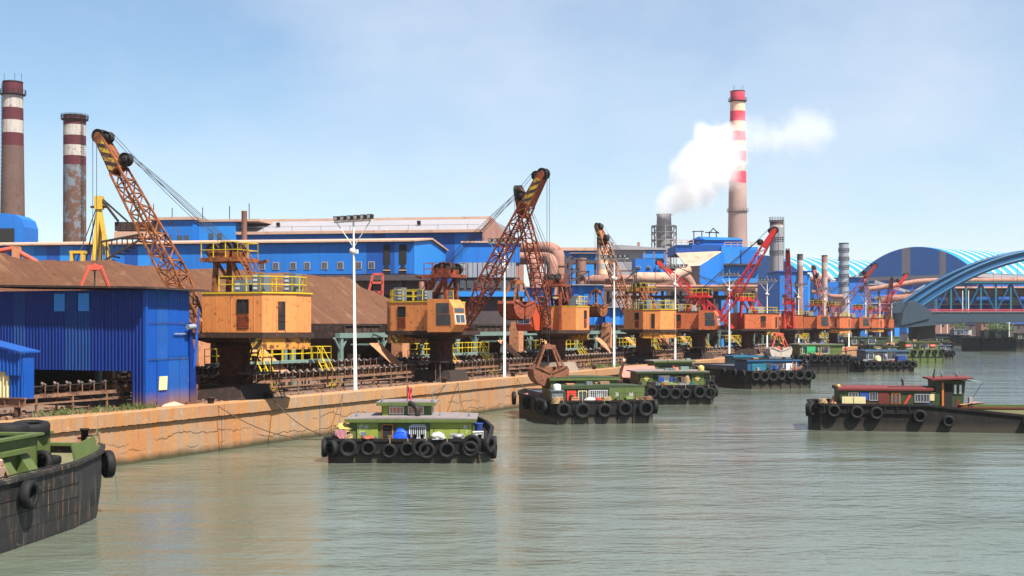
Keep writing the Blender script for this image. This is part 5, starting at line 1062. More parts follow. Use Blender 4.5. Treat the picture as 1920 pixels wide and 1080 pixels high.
# ------------------------------------------------------------------ white smoke from the exhaust tower
def smoke():
    puffs = [(1246, 396, 20), (1252, 384, 26), (1266, 370, 34), (1288, 360, 42), (1294, 335, 48), (1326, 355, 38), (1312, 305, 50), (1345, 325, 44), (1338, 275, 46), (1362, 292, 40), (1322, 262, 34), (1352, 258, 32), (1382, 268, 36), (1396, 244, 32), (1424, 256, 40), (1454, 262, 38), (1484, 258, 42), (1510, 246, 50), (1540, 246, 38)]
    pts = [(P(x, y, 540), r * 540 / FP) for x, y, r in puffs]
    lo = [min(p[k] - r for p, r in pts) - 4 for k in range(3)]; hi = [max(p[k] + r for p, r in pts) + 4 for k in range(3)]
    hi[1] = lo[1] = 0; lo[1] = 540 - 16; hi[1] = 540 + 17
    m = bpy.data.materials.new('steam'); m.use_nodes = True; nt = m.node_tree; nt.nodes.remove(nt.nodes['Principled BSDF'])
    pv = node(nt, 'ShaderNodeVolumePrincipled'); pv.inputs['Color'].default_value = (.993, .993, .995, 1); pv.inputs['Anisotropy'].default_value = 0
    geo = node(nt, 'ShaderNodeNewGeometry'); pos = geo.outputs['Position']
    nz = node(nt, 'ShaderNodeTexNoise', Scale=.10, Detail=7, Roughness=.66); nt.links.new(pos, nz.inputs['Vector'])
    wv = node(nt, 'ShaderNodeVectorMath', operation='MULTIPLY_ADD'); wv.inputs[1].default_value = (16, 16, 16); nt.links.new(nz.outputs['Color'], wv.inputs[0]); nt.links.new(pos, wv.inputs[2])
    sh_ = node(nt, 'ShaderNodeVectorMath', operation='SUBTRACT'); sh_.inputs[1].default_value = (8, 8, 8); nt.links.new(wv.outputs[0], sh_.inputs[0]); cur = None
    for i, (p, r) in enumerate(pts):
        d = node(nt, 'ShaderNodeVectorMath', operation='DISTANCE'); d.inputs[1].default_value = p; nt.links.new(sh_.outputs[0], d.inputs[0])
        thin = .0 if i < 12 else .30
        f = node(nt, 'ShaderNodeMapRange'); f.inputs[1].default_value = r; f.inputs[2].default_value = r * .35; f.inputs[3].default_value = 0; f.inputs[4].default_value = 1 if i < 12 else .2; nt.links.new(d.outputs['Value'], f.inputs[0])
        if cur is None: cur = f.outputs[0]
        else:
            x = node(nt, 'ShaderNodeMath', operation='MAXIMUM'); nt.links.new(cur, x.inputs[0]); nt.links.new(f.outputs[0], x.inputs[1]); cur = x.outputs[0]
    k = node(nt, 'ShaderNodeMath', operation='MULTIPLY'); k.inputs[1].default_value = .2; nt.links.new(cur, k.inputs[0]); nt.links.new(k.outputs[0], pv.inputs['Density'])
    nt.links.new(pv.outputs[0], nt.nodes['Material Output'].inputs['Volume'])
    o = MB().box(lo[0], hi[0], lo[1], hi[1], lo[2], hi[2]).build('smoke', m); tag(o, 'white smoke drifting right from the grey exhaust tower past the tall chimney', 'smoke', kind='stuff')
smoke()
# ------------------------------------------------------------------ the hazy air over the harbour
def haze(d):
    m = bpy.data.materials.new('haze'); m.use_nodes = True; nt = m.node_tree; nt.nodes.remove(nt.nodes['Principled BSDF'])
    pv = node(nt, 'ShaderNodeVolumePrincipled'); pv.inputs['Color'].default_value = (.93, .96, 1, 1); pv.inputs['Density'].default_value = d; pv.inputs['Anisotropy'].default_value = .3
    nt.links.new(pv.outputs[0], nt.nodes['Material Output'].inputs['Volume'])
    tag(MB().box(-4200, 4200, -200, 6100, -4, 128).build('haze', m), 'thin pale haze over the whole harbour', 'haze', kind='stuff')
haze(.00008)
# =================================================================== boats
_ty = {}
def tyre_mesh(r=.55, w=.32, tread=True):
    k = (r, w, tread)
    if k in _ty: return _ty[k]
    ri = r * .56; pf = [(ri, -w * .34), (ri + .03, -w * .48), (r * .78, -w * .56), (r * .95, -w * .5), (r, -w * .36), (r, w * .36), (r * .95, w * .5), (r * .78, w * .56), (ri + .03, w * .48), (ri, w * .34), (ri + .05, w * .22), (ri + .05, -w * .22)]
    n = 26; vs = []; fs = []; q = len(pf)
    for i in range(n):
        a = 2 * math.pi * i / n
        for j, (rr, y) in enumerate(pf):
            rr2 = rr * (1.03 if tread and j in (4, 5) and i % 2 else 1); vs.append((rr2 * math.cos(a), y, rr2 * math.sin(a)))
    for i in range(n):
        for j in range(q): fs.append((i * q + j, ((i + 1) % n) * q + j, ((i + 1) % n) * q + (j + 1) % q, i * q + (j + 1) % q))
    _ty[k] = MB().add(vs, fs, 0, True).mesh('tyre', M['rubber']); return _ty[k]
def text_obj(s, size, mat, parent, loc, rot):
    cu = bpy.data.curves.new('lettering', 'FONT'); cu.body = s; cu.size = size; cu.extrude = .004; o = bpy.data.objects.new('lettering', cu); COL.objects.link(o)
    me = bpy.data.meshes.new_from_object(o.evaluated_get(bpy.context.evaluated_depsgraph_get())); bpy.data.objects.remove(o); me.materials.clear(); me.materials.append(mat)
    t = link('lettering', me, parent, loc); t.rotation_euler = rot; return t
class Boat:
    """x forward from the transom, y to port, z up from the water"""
    def __init__(s, label, pos, head, L, Wd, ztop, hull='hull', deck='deckred', bow='punt', rake=3.0, sheer=.5, dip=0, group='barges and work boats moored along the quay', name='barge'):
        h = V(*head, 0).normalized(); s.rz = math.atan2(h.y, h.x); s.h = h; s.pos = V(*pos, 0); s.L, s.W, s.z = L, Wd, ztop; s.sheer, s.dip = sheer, dip
        s.t = thing(name, label, 'boat', s.pos, s.rz, group)
        hw = Wd / 2; c = min(.55, Wd * .08)
        half = [(0, hw * .5), (0, hw - c), (c * 1.2, hw), (L * .25, hw), (L * .5, hw), (L * .75, hw), (L - rake * 1.1, hw), (L - rake * .35, hw * (.9 if bow == 'punt' else .72)), (L, hw * (.74 if bow == 'punt' else .3))]
        full = [(x, -y) for x, y in half] + [(x, y) for x, y in half[::-1]]
        s.out = full; n = len(full); rows = []
        def zt(x): return s.top(x)
        prof = [(0.0, 0.0), (.16, .01), (.45, .03), (.72, .10), (.9, .30), (1.0, .8)]
        zb = -.9
        for f, pull in prof:
            row = []
            for x, y in full:
                z = zt(x) + (zb - zt(x)) * f; k = max(0, (x - (L - rake * 1.2)) / (rake * 1.2)); xs = x - pull * rake * k - (0 if x > 1 else -pull * .9 * (1 - x) * .6); row.append((xs, y * (1 - .10 * pull), z))
            rows.append(row)
        inner = [(min(max(x, .14), L - .2), y - math.copysign(.13, y), zt(x)) for x, y in full]; low = [(x, y, z - .42) for x, y, z in inner]
        m = MB(); vs = [p for r_ in rows[::-1] for p in r_] + inner + low; R_ = len(rows) + 2
        fs = [(r_ * n + i, r_ * n + (i + 1) % n, (r_ + 1) * n + (i + 1) % n, (r_ + 1) * n + i) for r_ in range(R_ - 1) for i in range(n)]
        m.add(vs, fs); m.add(rows[-1], [tuple(range(n))[::-1]]); s.hull = m.build('hull', M[hull], s.t)
        MB().add(low, [tuple(range(n))]).build('deck', M[deck], s.t)
        # rubbing strake
        b = MB(); ring = [(x, y + math.copysign(.05, y), zt(x) - .10) for x, y in full]
        for p0, p1 in zip(ring, ring[1:] + ring[:1]): b.bar(p0, p1, .13, .14)
        b.build('rubbing_strake', M['hullbrown' if hull == 'hull' else hull], s.t)
    def top(s, x):
        k = x / s.L; return s.z + s.sheer * max(0, (k - .75) / .25) ** 2 - s.dip * min(1, max(0, (k - .38) / .08)) * (1 - max(0, (k - .85) / .15))
    def tyre(s, x, y, z, face, r=.55, tilt=0, w=.32):
        o = link('tyre_fender', tyre_mesh(r, w), s.t, (x, y, z)); a = {'stern': math.pi / 2, 'side': 0, 'bow': math.pi / 2}[face] if isinstance(face, str) else face
        o.rotation_euler = (0, tilt, a); return o
    def stern_tyres(s, ys, r=.55, z=None, seed=1):
        q = random.Random(seed)
        for y in ys:
            k = r * q.choice((.86, .94, 1, 1.03, 1.1)); zz_ = (z if z is not None else s.z - r * 1.05) + q.uniform(-.12, .1); s.tyre(-.2 - q.uniform(0, .06), y + q.uniform(-.08, .08), zz_, math.pi / 2 + q.uniform(-.16, .16), k, q.uniform(0, 3), .32 * q.uniform(.8, 1.15))
            MB().path([(-.2, y + .03, zz_ + k * .75), (-.12, y + .05, s.z - .02), (.1, y + .1, s.z + .02)], .02, 4).build('tyre_line', M['hemp'], s.t)
    def side_tyres(s, xs, r=.5, side=-1, dz=0):
        for i, x in enumerate(xs): s.tyre(x, side * (s.W / 2 + .2), s.top(x) - r * 1.05 + dz, (i % 3 - 1) * .1, r, i * 1.3)
    def ribs(s, n, strake=.55):
        for i in range(n):
            y = -s.W / 2 + .6 + (s.W - 1.2) * i / (n - 1); MB().box(-.1, -.005, y - .05, y + .05, .05, s.z - .2).build('stern_rib', M['hullbrown'], s.t)
        MB().box(-.13, -.02, -s.W / 2 + .4, s.W / 2 - .4, strake, strake + .09).build('stern_strake', M['hullbrown'], s.t)
    def house(s, x0, x1, y0, y1, z0, z1, mat, roof, name='deckhouse', over=.25, camber=.08):
        h = MB().box(x0, x1, y0, y1, z0, z1).build(name, M[mat], s.t)
        b = MB(); n = 6; pts = [(x0 - over, y0 - over + (y1 - y0 + 2 * over) * i / n, z1 + .02 + camber * (1 - (2 * i / n - 1) ** 2)) for i in range(n + 1)]
        b.extr([(x0 - over, y0 - over, z1 - .02)] + [(x0 - over, y1 + over, z1 - .02)] + [(p[0], p[1], p[2] + .1) for p in pts[::-1]], (x1 - x0 + 2 * over, 0, 0)); b.build('roof', M[roof], h)
        MB().box(x0 - over - .02, x0 - over + .03, y0 - over, y1 + over, z1 - .1, z1 + .09).build('fascia', M[mat], h); return h
    def aft(s, h, x, y0, y1, z0, z1, frame, pane, nm='window', bars=0):
        m = MB(); f = .06
        m.box(x - .05, x, y0, y0 + f, z0, z1).box(x - .05, x, y1 - f, y1, z0, z1).box(x - .05, x, y0 + f, y1 - f, z0, z0 + f).box(x - .05, x, y0 + f, y1 - f, z1 - f, z1)
        for i in range(bars): y = y0 + (y1 - y0) * (i + 1) / (bars + 1); m.box(x - .045, x - .015, y - .018, y + .018, z0 + f, z1 - f)
        w = m.build(nm, M[frame], h); MB().box(x - .012, x - .002, y0 + f, y1 - f, z0 + f, z1 - f).build('pane', M[pane], w); return w
    def side(s, h, y, x0, x1, z0, z1, frame, pane, nm='window', bars=0):
        sg = -1 if y < 0 else 1; f = .06; a, b2 = sorted((y, y + sg * .05)); m = MB()
        m.box(x0, x0 + f, a, b2, z0, z1).box(x1 - f, x1, a, b2, z0, z1).box(x0 + f, x1 - f, a, b2, z0, z0 + f).box(x0 + f, x1 - f, a, b2, z1 - f, z1)
        for i in range(bars): x = x0 + (x1 - x0) * (i + 1) / (bars + 1); m.box(x - .02, x + .02, a, b2, z0 + f, z1 - f)
        w = m.build(nm, M[frame], h); c, d = sorted((y + sg * .002, y + sg * .012)); MB().box(x0 + f, x1 - f, c, d, z0 + f, z1 - f).build('pane', M[pane], w); return w
    def clutter(s, seed, zr=None, mast=True):
        q = random.Random(seed); z = s.z; hw = s.W / 2; b = MB()
        for i in range(7): y = -hw + .3 + (s.W - .6) * i / 6; b.tube((.12, y, z - .02), (.12 + q.uniform(-.03, .03), y, z + .62), .018, 5)
        b.path([(.12, -hw + .3 + (s.W - .6) * i / 12, z + .6 - .07 * math.sin(i % 2 * 1.5)) for i in range(13)], .014, 4); b.build('stern_railing', M['hullbrown'], s.t)
        for i in range(5):
            y = q.uniform(-hw + .8, hw - .8); a, c, e = q.uniform(.15, .4), q.uniform(.15, .45), q.uniform(.2, .6)
            MB().box(.35, .35 + a, y - c, y + c, z - .42, z - .2 + e).build('deck_box', M[q.choice(('cabinet', 'wood', 'chute', 'teal', 'soot', 'soot', 'grey', 'hullbrown'))], s.t)
        for i in range(2): y = q.uniform(-hw + 1, hw - 1); link('deck_coil', coil(.22, 4, .2, .03, seed + i).mesh('deck_coil', M[q.choice(('hemp', 'brownrope', 'redgrab'))]), s.t, (.3, y, z - .05))
        if zr:
            for i in range(4): y = q.uniform(-hw * .6, hw * .6); x = q.uniform(1.4, 4); a = q.uniform(.2, .5); MB().box(x, x + a * 2, y - a, y + a, zr + .08, zr + .12 + q.uniform(.1, .4)).build('roof_box', M[q.choice(('wood', 'soot', 'cabinet', 'slate', 'chute', 'greygreen'))], s.t)
            if mast: MB().tube((3, 0, zr), (3, 0, zr + 1.8), .03, 6).bar((3, -.5, zr + 1.4), (3, .5, zr + 1.4), .03).lathe([(.02, 0), (.07, .05), (.07, .18), (.02, .22)], 8, (3, 0, zr + 1.8)).build('signal_mast', M['steel'], s.t)
            MB().path([(1.0, -hw * .38 + hw * .76 * i / 10, zr - .35 - .12 * math.sin(math.pi * i / 10)) for i in range(11)], .012, 4).build('clothes_line', M['hemp'], s.t)
            for i in range(4): y = q.uniform(-hw * .33, hw * .33); w_ = q.uniform(.15, .3); MB().obox((.98, y, zr - .72), (0, w_, 0), (.012, 0, 0), (.02, 0, .26)).build('laundry', M[q.choice(('clothdk', 'clothblue', 'clothdk', 'brownrope', 'cabinet', 'grey'))], s.t)
    def bollard(s, x, y, z, h=.45, r=.1):
        MB().lathe([(r, 0), (r, h), (r * 1.25, h), (r * 1.25, h + .05)], 10, (x, y - .22, z)).lathe([(r, 0), (r, h), (r * 1.25, h), (r * 1.25, h + .05)], 10, (x, y + .22, z)).box(x - .18, x + .18, y - .42, y + .42, z - .02, z + .04).build('bollard', M['hullbrown'], s.t)
    def coaming(s, x0, x1, w, z0, z1, mat, inside='hullbrown'):
        m = MB(); a = w / 2
        m.box(x0, x1, -a, -a + .1, z0, z1).box(x0, x1, a - .1, a, z0, z1).box(x0, x0 + .1, -a + .1, a - .1, z0, z1).box(x1 - .1, x1, -a + .1, a - .1, z0, z1); m.box(x0 - .06, x1 + .06, -a - .08, -a + .1, z1, z1 + .08).box(x0 - .06, x1 + .06, a - .1, a + .08, z1, z1 + .08)
        c = m.build('hold_coaming', M[mat], s.t); MB().box(x0 + .1, x1 - .1, -a + .1, a - .1, z0 - .05, z0 + .02).build('hold_floor', M[inside], c)
        n = int((x1 - x0) / 1.25)
        for i in range(n):
            for sg in (-1, 1): x = x0 + .5 + i * 1.25; MB().extr([(x, sg * a, z1 - .02), (x, sg * (a + .22), z0), (x, sg * a, z0)], (.06, 0, 0)).build('bracket', M[mat], c)
        return c
    def world(s, x, y, z):
        global LASTRZ; LASTRZ = s.rz; return s.pos + Matrix.Rotation(s.rz, 3, 'Z') @ V(x, y, z)
def loose(name, label, cat, mesh, mat, at, rz=None, group=None): return tag(mesh.build(name, mat, None, at, LASTRZ), label, cat, group)
def blob(r, sx, sy, sz, seed, jit=.18, n=10):          # a lumpy bundle
    q = random.Random(seed); b = MB(); vs = [(0, 0, sz)]; 
    for i in range(1, n):
        a = math.pi * .55 * i / (n - 1)
        for j in range(16): t = j * math.pi / 8; k = 1 + q.uniform(-jit, jit); vs.append((sx * math.sin(a) * math.cos(t) * k, sy * math.sin(a) * math.sin(t) * k, sz * max(0, math.cos(a)) * (1 + q.uniform(-jit, jit) * .5)))
    fs = [(0, 1 + j, 1 + (j + 1) % 16) for j in range(16)] + [(1 + (i - 1) * 16 + j, 1 + i * 16 + j, 1 + i * 16 + (j + 1) % 16, 1 + (i - 1) * 16 + (j + 1) % 16) for i in range(1, n - 1) for j in range(16)]
    return b.add(vs, fs, 0, True)
def rope(label, p0, p1, sag, r=.03, mat='brownrope', name='mooring_rope'): return tag(MB().path(bez(p0, p1, sag, 14), r, 6).build(name, M[mat]), label, 'rope')
def coil(r, n, h, th, seed=0): 
    b = MB(); pts = []
    for i in range(n * 14): t = i * 2 * math.pi / 14; k = r * (1 - .25 * (i / (n * 14)) + .12 * math.sin(i * 1.7 + seed)); pts.append((k * math.cos(t), k * math.sin(t), th + h * i / (n * 14) + .02 * math.sin(i * 2.3)))
    return b.path(pts, th, 6)
def flag(s, label, pos, hgt, w=.5, h=.75, seed=1):
    t = thing('flag', label, 'flag', pos); MB().tube((0, 0, 0), (0, 0, hgt), .025, 6).build('staff', M['steel'], t); q = random.Random(seed); vs = []; 
    for i in range(7):
        for j in range(9): x = .03 + w * i / 6 * (.55 + .1 * math.sin(j)); vs.append((x, .10 * math.sin(i * 1.9 + j * .5), hgt - .05 - h * j / 8 - .35 * w * i / 6 + .03 * math.sin(i * 2 + j)))
    MB().add(vs, [(i * 9 + j, i * 9 + j + 1, (i + 1) * 9 + j + 1, (i + 1) * 9 + j) for i in range(6) for j in range(8)], 0, True).build('cloth', M['clothred'], t); return t

# ---- green work boat in the middle, seen from astern
b1 = Boat('lime green work boat with nine tyres across its stern, nearest in the middle', (-6.1, 75), (.0, 1), 13, 9.6, 1.42, deck='hullbrown')
b1.ribs(9); b1.stern_tyres([-3.6, 3.55, 2.25, 1.0, -.05, -.75, -1.15, -2.35], .52, .83)
for y in (4.45,): b1.tyre(-.05, y, .85, R(40), .5)
b1.tyre(.6, 4.98, .8, R(8), .5); b1.tyre(1.5, 5.0, .9, 0, .5); b1.tyre(.2, -4.75, 1.05, R(-25), .5); b1.tyre(.9, -5.0, .7, R(-6), .52); b1.tyre(2.2, -5.0, .9, 0, .5); b1.tyre(-.25, -3.75, 1.15, R(84), .54, .4)
h = b1.house(.9, 5.4, -3.75, 3.55, .95, 2.42, 'green', 'roofgrey')
for (y0, y1, mt) in ((1.85, 3.1, 'greenlt'), (-3.7, -1.25, 'greenlt')): MB().box(.84, .899, y0, y1, .95, 2.28).build('light_panel', M[mt], h)
b1.aft(h, .9, .95, 1.62, .95, 2.2, 'orange', 'dark', 'door'); b1.aft(h, .9, -1.0, .0, 1.35, 2.1, 'label', 'glass', 'window', 7)
MB().box(.86, .899, -.95, -.1, 2.13, 2.18).build('window_visor', M['label'], h)
w = b1.house(2.6, 5.0, -1.2, 1.8, 2.5, 3.3, 'green', 'roofgrey', 'wheelhouse', .3, .05)
for y0, y1 in ((.45, 1.35), (-.75, .2)): b1.aft(w, 2.6, y0, y1, 2.68, 3.15, 'label', 'chute', 'window', 3)
MB().box(2.56, 2.598, 1.4, 1.75, 2.5, 3.25).build('light_panel', M['greenlt'], w)
b1.side(w, 1.8, 3, 4.4, 2.7, 3.15, 'label', 'glass'); b1.side(w, -1.2, 3, 4.4, 2.7, 3.15, 'label', 'glass')
MB().path(elbow([(1.7, -.45, 2.5), (1.7, -.45, 3.1), (2.0, -.1, 3.32), (2.5, .1, 3.36)], .3), .16, 10).build('exhaust_pipe', M['steel'], b1.t)
text_obj('宏洲', .30, M['label'], h, (.83, 3.0, 1.93), (R(90), 0, R(-90))); text_obj('92', .34, M['label'], h, (.83, 2.95, 1.55), (R(90), 0, R(-90))); text_obj('集', .26, M['label'], h, (.83, -3.2, 1.95), (R(90), 0, R(-90))); text_obj('7', .26, M['label'], h, (.83, -3.35, 1.65), (R(90), 0, R(-90)))
for x, y in ((.3, -.6), (.3, .2), (.3, 4.0), (.25, -4.0)): b1.bollard(x, y, 1.1, .5)
for y, z in ((2.9, 3.0), (-1.6, 3.0)): pass
for y, z0, z1 in ((1.75, 3.4, 3.85), (-1.3, 3.4, 3.95), (-1.75, 2.5, 3.3), (3.3, 2.5, 2.75), (-3.5, 2.5, 2.85)): MB().tube((2.4, y, z0), (2.4, y, z1), .025, 6).lathe([(.07, 0), (.09, .1), (.05, .2)], 8, (2.4, y, z0)).build('signal_lamp', M['cabinet'], b1.t)
b1.coaming(6.0, 10.8, 7, 1.0, 1.6, 'green')
wp = b1.world
t = blob(.7, .34, .62, .98, 4, .16); loose('tarpaulin_bundle', 'bright blue tarpaulin bundle on the lime green work boat stern', 'tarpaulin', t, wmat('blue_tarpaulin', (.01, .07, .55), .35, None, 0, 2.5, .3, bmp=.6, damt=0), wp(.42, .45, 1.0))
loose('cloth_heap', 'crumpled white cloth on the lime green boat rail', 'cloth', blob(.4, .3, .45, .42, 9, .3), M['clothwhite'], wp(.1, -1.75, 1.38))
loose('basin', 'small metal basin on the lime green boat rail', 'basin', MB().lathe([(.12, 0), (.2, .02), (.26, .2), (.23, .2), (.18, .05), (0, .04)], 14), M['foil'], wp(.25, -2.95, 1.05 + .38))
loose('washing_machine', 'white washing machine at the right rear corner of the lime green boat', 'washing machine', MB().box(-.3, .3, -.32, .32, 0, .8).box(-.31, -.3, -.2, .2, .55, .62), M['clothwhite'], wp(.55, -3.95 - .15, 1.0))
loose('plastic_tub', 'blue plastic tub stacked behind the white washing machine', 'tub', MB().lathe([(.2, 0), (.28, .45), (.3, .48), (.26, .48), (.18, .05), (0, .05)], 14), M['clothblue'], wp(1.4, -4.1, 1.75))
MB().box(1.1, 1.7, -4.35, -3.8, 1.0, 1.74).build('locker', M['cabinet'], b1.t)
loose('cloth_heap', 'yellow and rust laundry heap on the left rear corner of lime green boat', 'cloth', blob(.4, .4, .55, .5, 21, .3), M['clothyel'], wp(1.0, 3.95, 1.75)); MB().box(.8, 1.4, 3.7, 4.4, 1.0, 1.75).build('locker', M['green'], b1.t)
loose('pink_sheet', 'pink sheet hanging over the left rear rail of the lime green boat', 'cloth', MB().add([(-.02 * math.sin(i * 2), -.35 + .7 * i / 8 * (1 - .4 * (j > 2)), -.18 * j + .02 * math.sin(i * 3 + j)) for j in range(6) for i in range(9)], [(j * 9 + i, j * 9 + i + 1, (j + 1) * 9 + i + 1, (j + 1) * 9 + i) for j in range(5) for i in range(8)], 0, True), M['clothpink'], wp(.12, 3.95, 1.95))
loose('rope_coil', 'brown rope coil on the left rear rail of the lime green boat', 'rope', coil(.28, 5, .3, .04), M['hemp'], wp(.35, 3.55, 1.3)); loose('rope_coil', 'orange rope heap on the lime green boat stern left of the door', 'rope', coil(.35, 3, .1, .035, 3), M['redgrab'], wp(.08, 2.35, 1.4))
flag(1, 'limp red flag on the wheelhouse roof of the lime green boat', wp(2.5, .25, 3.4), 1.05, .45, .75)
# ---- second green barge with the grab above
b2 = Boat('green barge with pink foredeck, five tyres on its stern and hanging brown grab above', (7.5, 105), (-.19, .98), 16.5, 8.9, 1.95, deck='deckred', sheer=.2)
b2.ribs(7, .8); b2.stern_tyres([3.35, 1.75, -.1, -1.75, -3.5], .64, 1.18, 3); b2.side_tyres([1.2, 1.8, 2.6, 3.3, 4.2, 9, 14.5], .6, 1); b2.side_tyres([.8, 1.6], .6, -1)
h = b2.house(1.0, 4.2, -3.7, 3.2, 1.4, 2.95, 'greendk', 'greendk', over=.1); MB().box(.8, 1.0, -3.75, -.7, 1.4, 2.9).build('rear_locker', M['green'], h)
MB().box(.9, .998, 2.1, 2.85, 1.5, 2.7).build('red_door', M['redpaint'], h); b2.aft(h, 1.0, 1.15, 1.9, 1.45, 2.7, 'cream', 'glass', 'door', 1); b2.aft(h, 1.0, -.65, 1.0, 1.55, 2.75, 'label', 'glass', 'window', 9)
MB().lathe([(.001, 0), (.14, .03), (.2, .2), (.14, .37), (.001, .4)], 12, (.86, 2.48, 2.0)).build('door_window', M['dark'], h)
text_obj('宜', .38, M['label'], h, (.79, -1.2, 2.25), (R(90), 0, R(-90))); text_obj('城', .38, M['label'], h, (.79, -2.4, 2.22), (R(90), 0, R(-90)))
w = b2.house(4.5, 8.0, -2.5, 3.4, 1.6, 3.5, 'green', 'greendk', 'forward_house', .15); b2.aft(w, 4.5, 1.2, 3.0, 2.9, 3.4, 'greendk', 'dark')
MB().box(.5, 1.2, 3.3, 4.2, 1.5, 2.7).box(.4, 1.4, 3.2, 4.3, 2.7, 2.78).build('toilet_hut', M['cabinet'], b2.t)
loose('water_tank', 'white domed water tank on the grey hut of the second barge', 'tank', MB().lathe([(.34, 0), (.34, .3), (.28, .45), (.1, .5), (0, .5)], 16), M['label'], b2.world(.9, 3.7, 2.78))
b2.coaming(8.4, 14.6, 6.6, 1.5, 2.1, 'slate'); b2.bollard(.3, .2, 1.5, .5); b2.bollard(.3, -.9, 1.5, .5)
loose('white_sheet', 'white tarpaulin spread over the second barge rail beside the barred window', 'tarpaulin', blob(.5, .35, .85, .62, 31, .12), M['clothwhite'], b2.world(.45, .95, 1.55)); loose('potted_plant', 'small green bush on the stern of the second barge', 'plant', blob(.3, .3, .42, .35, 77, .4), M['grass'], b2.world(.35, -2.3, 1.9))
loose('rope_coil', 'pale rope bundle hanging at the left stern corner of second barge', 'rope', coil(.35, 6, .5, .05, 2), M['hemp'], b2.world(.1, 4.0, 1.65)); loose('rope_coil', 'tan rope wound over the stern bollard of the second barge', 'rope', coil(.42, 4, .3, .05, 5), M['hemp'], b2.world(.25, -.3, 1.85)); loose('rope_heap', 'orange brown rope heap at right stern corner of the second barge', 'rope', coil(.4, 4, .3, .05, 9), M['convey'], b2.world(.4, -3.9, 1.85))
# ---- third, behind it
b3 = Boat('green barge with grey roof and yellow diamond marks behind the second barge', (16.6, 131), (-.1, 1), 14, 8.6, 2.0, deck='deckred', sheer=.4)
b3.ribs(7, .8); b3.stern_tyres([3.6, 2.5, 1.2, .0, -1.2, -2.5, -3.6], .62, 1.2, 5); b3.side_tyres([.6, 1.4], .6, -1); b3.side_tyres([2, 9, 12.5], .6, 1)
h = b3.house(1.2, 6.0, -3.6, 3.4, 1.5, 3.25, 'greendk', 'roofgrey', over=.35)
for y0, y1 in ((2.0, 3.3), (-3.4, -2.1)): MB().box(1.1, 1.198, y0, y1, 1.5, 3.1).build('green_panel', M['green'], h)
for y in (2.65, -2.7): MB().extr([(1.07, y, 2.35), (1.07, y + .3, 2.65), (1.07, y, 2.95), (1.07, y - .3, 2.65)], (.03, 0, 0)).build('yellow_diamond', M['clothyel'], h)
b3.aft(h, 1.2, .2, 1.4, 1.9, 2.95, 'label', 'foil', 'window'); b3.aft(h, 1.2, -1.8, -.9, 1.6, 2.95, 'greendk', 'dark', 'door')
b3.coaming(6.4, 11.5, 6.4, 1.6, 2.3, 'hullbrown'); MB().obox(b3_ := (8.5, 3.9, 3.2), (1.6, .0, -1.2), (0, .12, 0), (.1, 0, .15)).build('gangplank', M['dustlt'], b3.t)
MB().obox((11.5, 1.4, 2.9), (1.0, 0, .6), (0, 2.0, 0), (-.05, 0, .08)).build('bow_ramp', M['deckred'], b3.t)
loose('water_tank', 'yellow round water tank on the grey roof of the third barge', 'tank', MB().lathe([(.3, 0), (.34, .25), (.25, .5), (0, .6)], 14), M['clothyel'], b3.world(1.6, -3.2, 3.4)); loose('deck_grass', 'green potted plants along the stern of the third barge', 'plant', blob(.3, .25, 1.4, .35, 41, .4), M['grass'], b3.world(.7, .6, 1.9)); loose('hanging_net', 'tan net hanging on the third barge stern wall', 'net', blob(.3, .12, .3, 1.0, 51, .2), M['hemp'], b3.world(1.0, -1.6, 2.0))
flag(2, 'red flag on the bow of the third barge', b3.world(12.4, 3.2, 2.2), 1.9, .6, .9)
b3b = Boat('dark barge with a green open wheelhouse moored against the quay behind the third barge', (20.0, 147), (-.25, .97), 13, 7.6, 2.3, deck='deckred'); b3b.stern_tyres([3, 1, -1, -3], .6, 1.4); b3b.ribs(6, .8)
w = b3b.house(1.0, 3.5, -1.2, 3.4, 2.0, 3.95, 'green', 'roofgrey', 'wheelhouse', .3); b3b.aft(w, 1.0, .8, 3.0, 2.9, 3.5, 'greendk', 'dark'); b3b.aft(w, 1.0, -1.0, .6, 2.9, 3.5, 'greendk', 'dark'); b3b.coaming(4.5, 12, 6, 1.9, 2.7, 'hullbrown')
flag(3, 'red flag before the green open wheelhouse', b3b.world(.5, 1.5, 2.1), 1.5, .6, .8)
# ---- teal barge
b4 = Boat('dark barge with teal cabin and long open hold in the middle distance', (34.6, 164.6), (-.33, .94), 17, 9.8, 2.35, 'hullbrown', 'deckred', rake=3.5, sheer=.5)
b4.ribs(7, 1.0); b4.stern_tyres([3.9, 2.6, 1.4, .2, -1.3, -2.6, -3.8], .66, 1.7, 8); b4.side_tyres([.8, 3, 6, 14.5, 15.2], .62, 1, .2); b4.side_tyres([.6], .6, -1)
h = b4.house(1.2, 4.6, -3.4, 4.2, 1.9, 3.6, 'bluecab', 'hullbrown', over=.2); MB().box(1.08, 1.198, 1.5, 3.6, 1.9, 3.2).build('teal_panel', M['teal'], h); b4.aft(h, 1.2, -1.0, -.1, 1.95, 3.3, 'bluecab', 'dark', 'door')
MB().box(.9, 1.08, -2.2, -.9 - .4, 2.3, 3.2).lathe([(.3, -.02), (.3, .02)], 14, (.89, -1.75, 2.75), axis='x').build('air_conditioner', M['label'], h)
b4.coaming(5.0, 15.0, 8.0, 1.9, 2.75, 'slate'); b4.bollard(.3, 1, 1.9)
ld = MB(); [ld.bar((.2, -2.6 + e, 1.2), (.6, -2.6 + e, 3.4), .07) for e in (0, .55)]; [ld.bar((.2 + .4 * i / 7, -2.6, 1.2 + 2.2 * i / 7), (.2 + .4 * i / 7, -2.05, 1.2 + 2.2 * i / 7), .06) for i in range(1, 7)]; ld.build('ladder', M['chute'], b4.t)
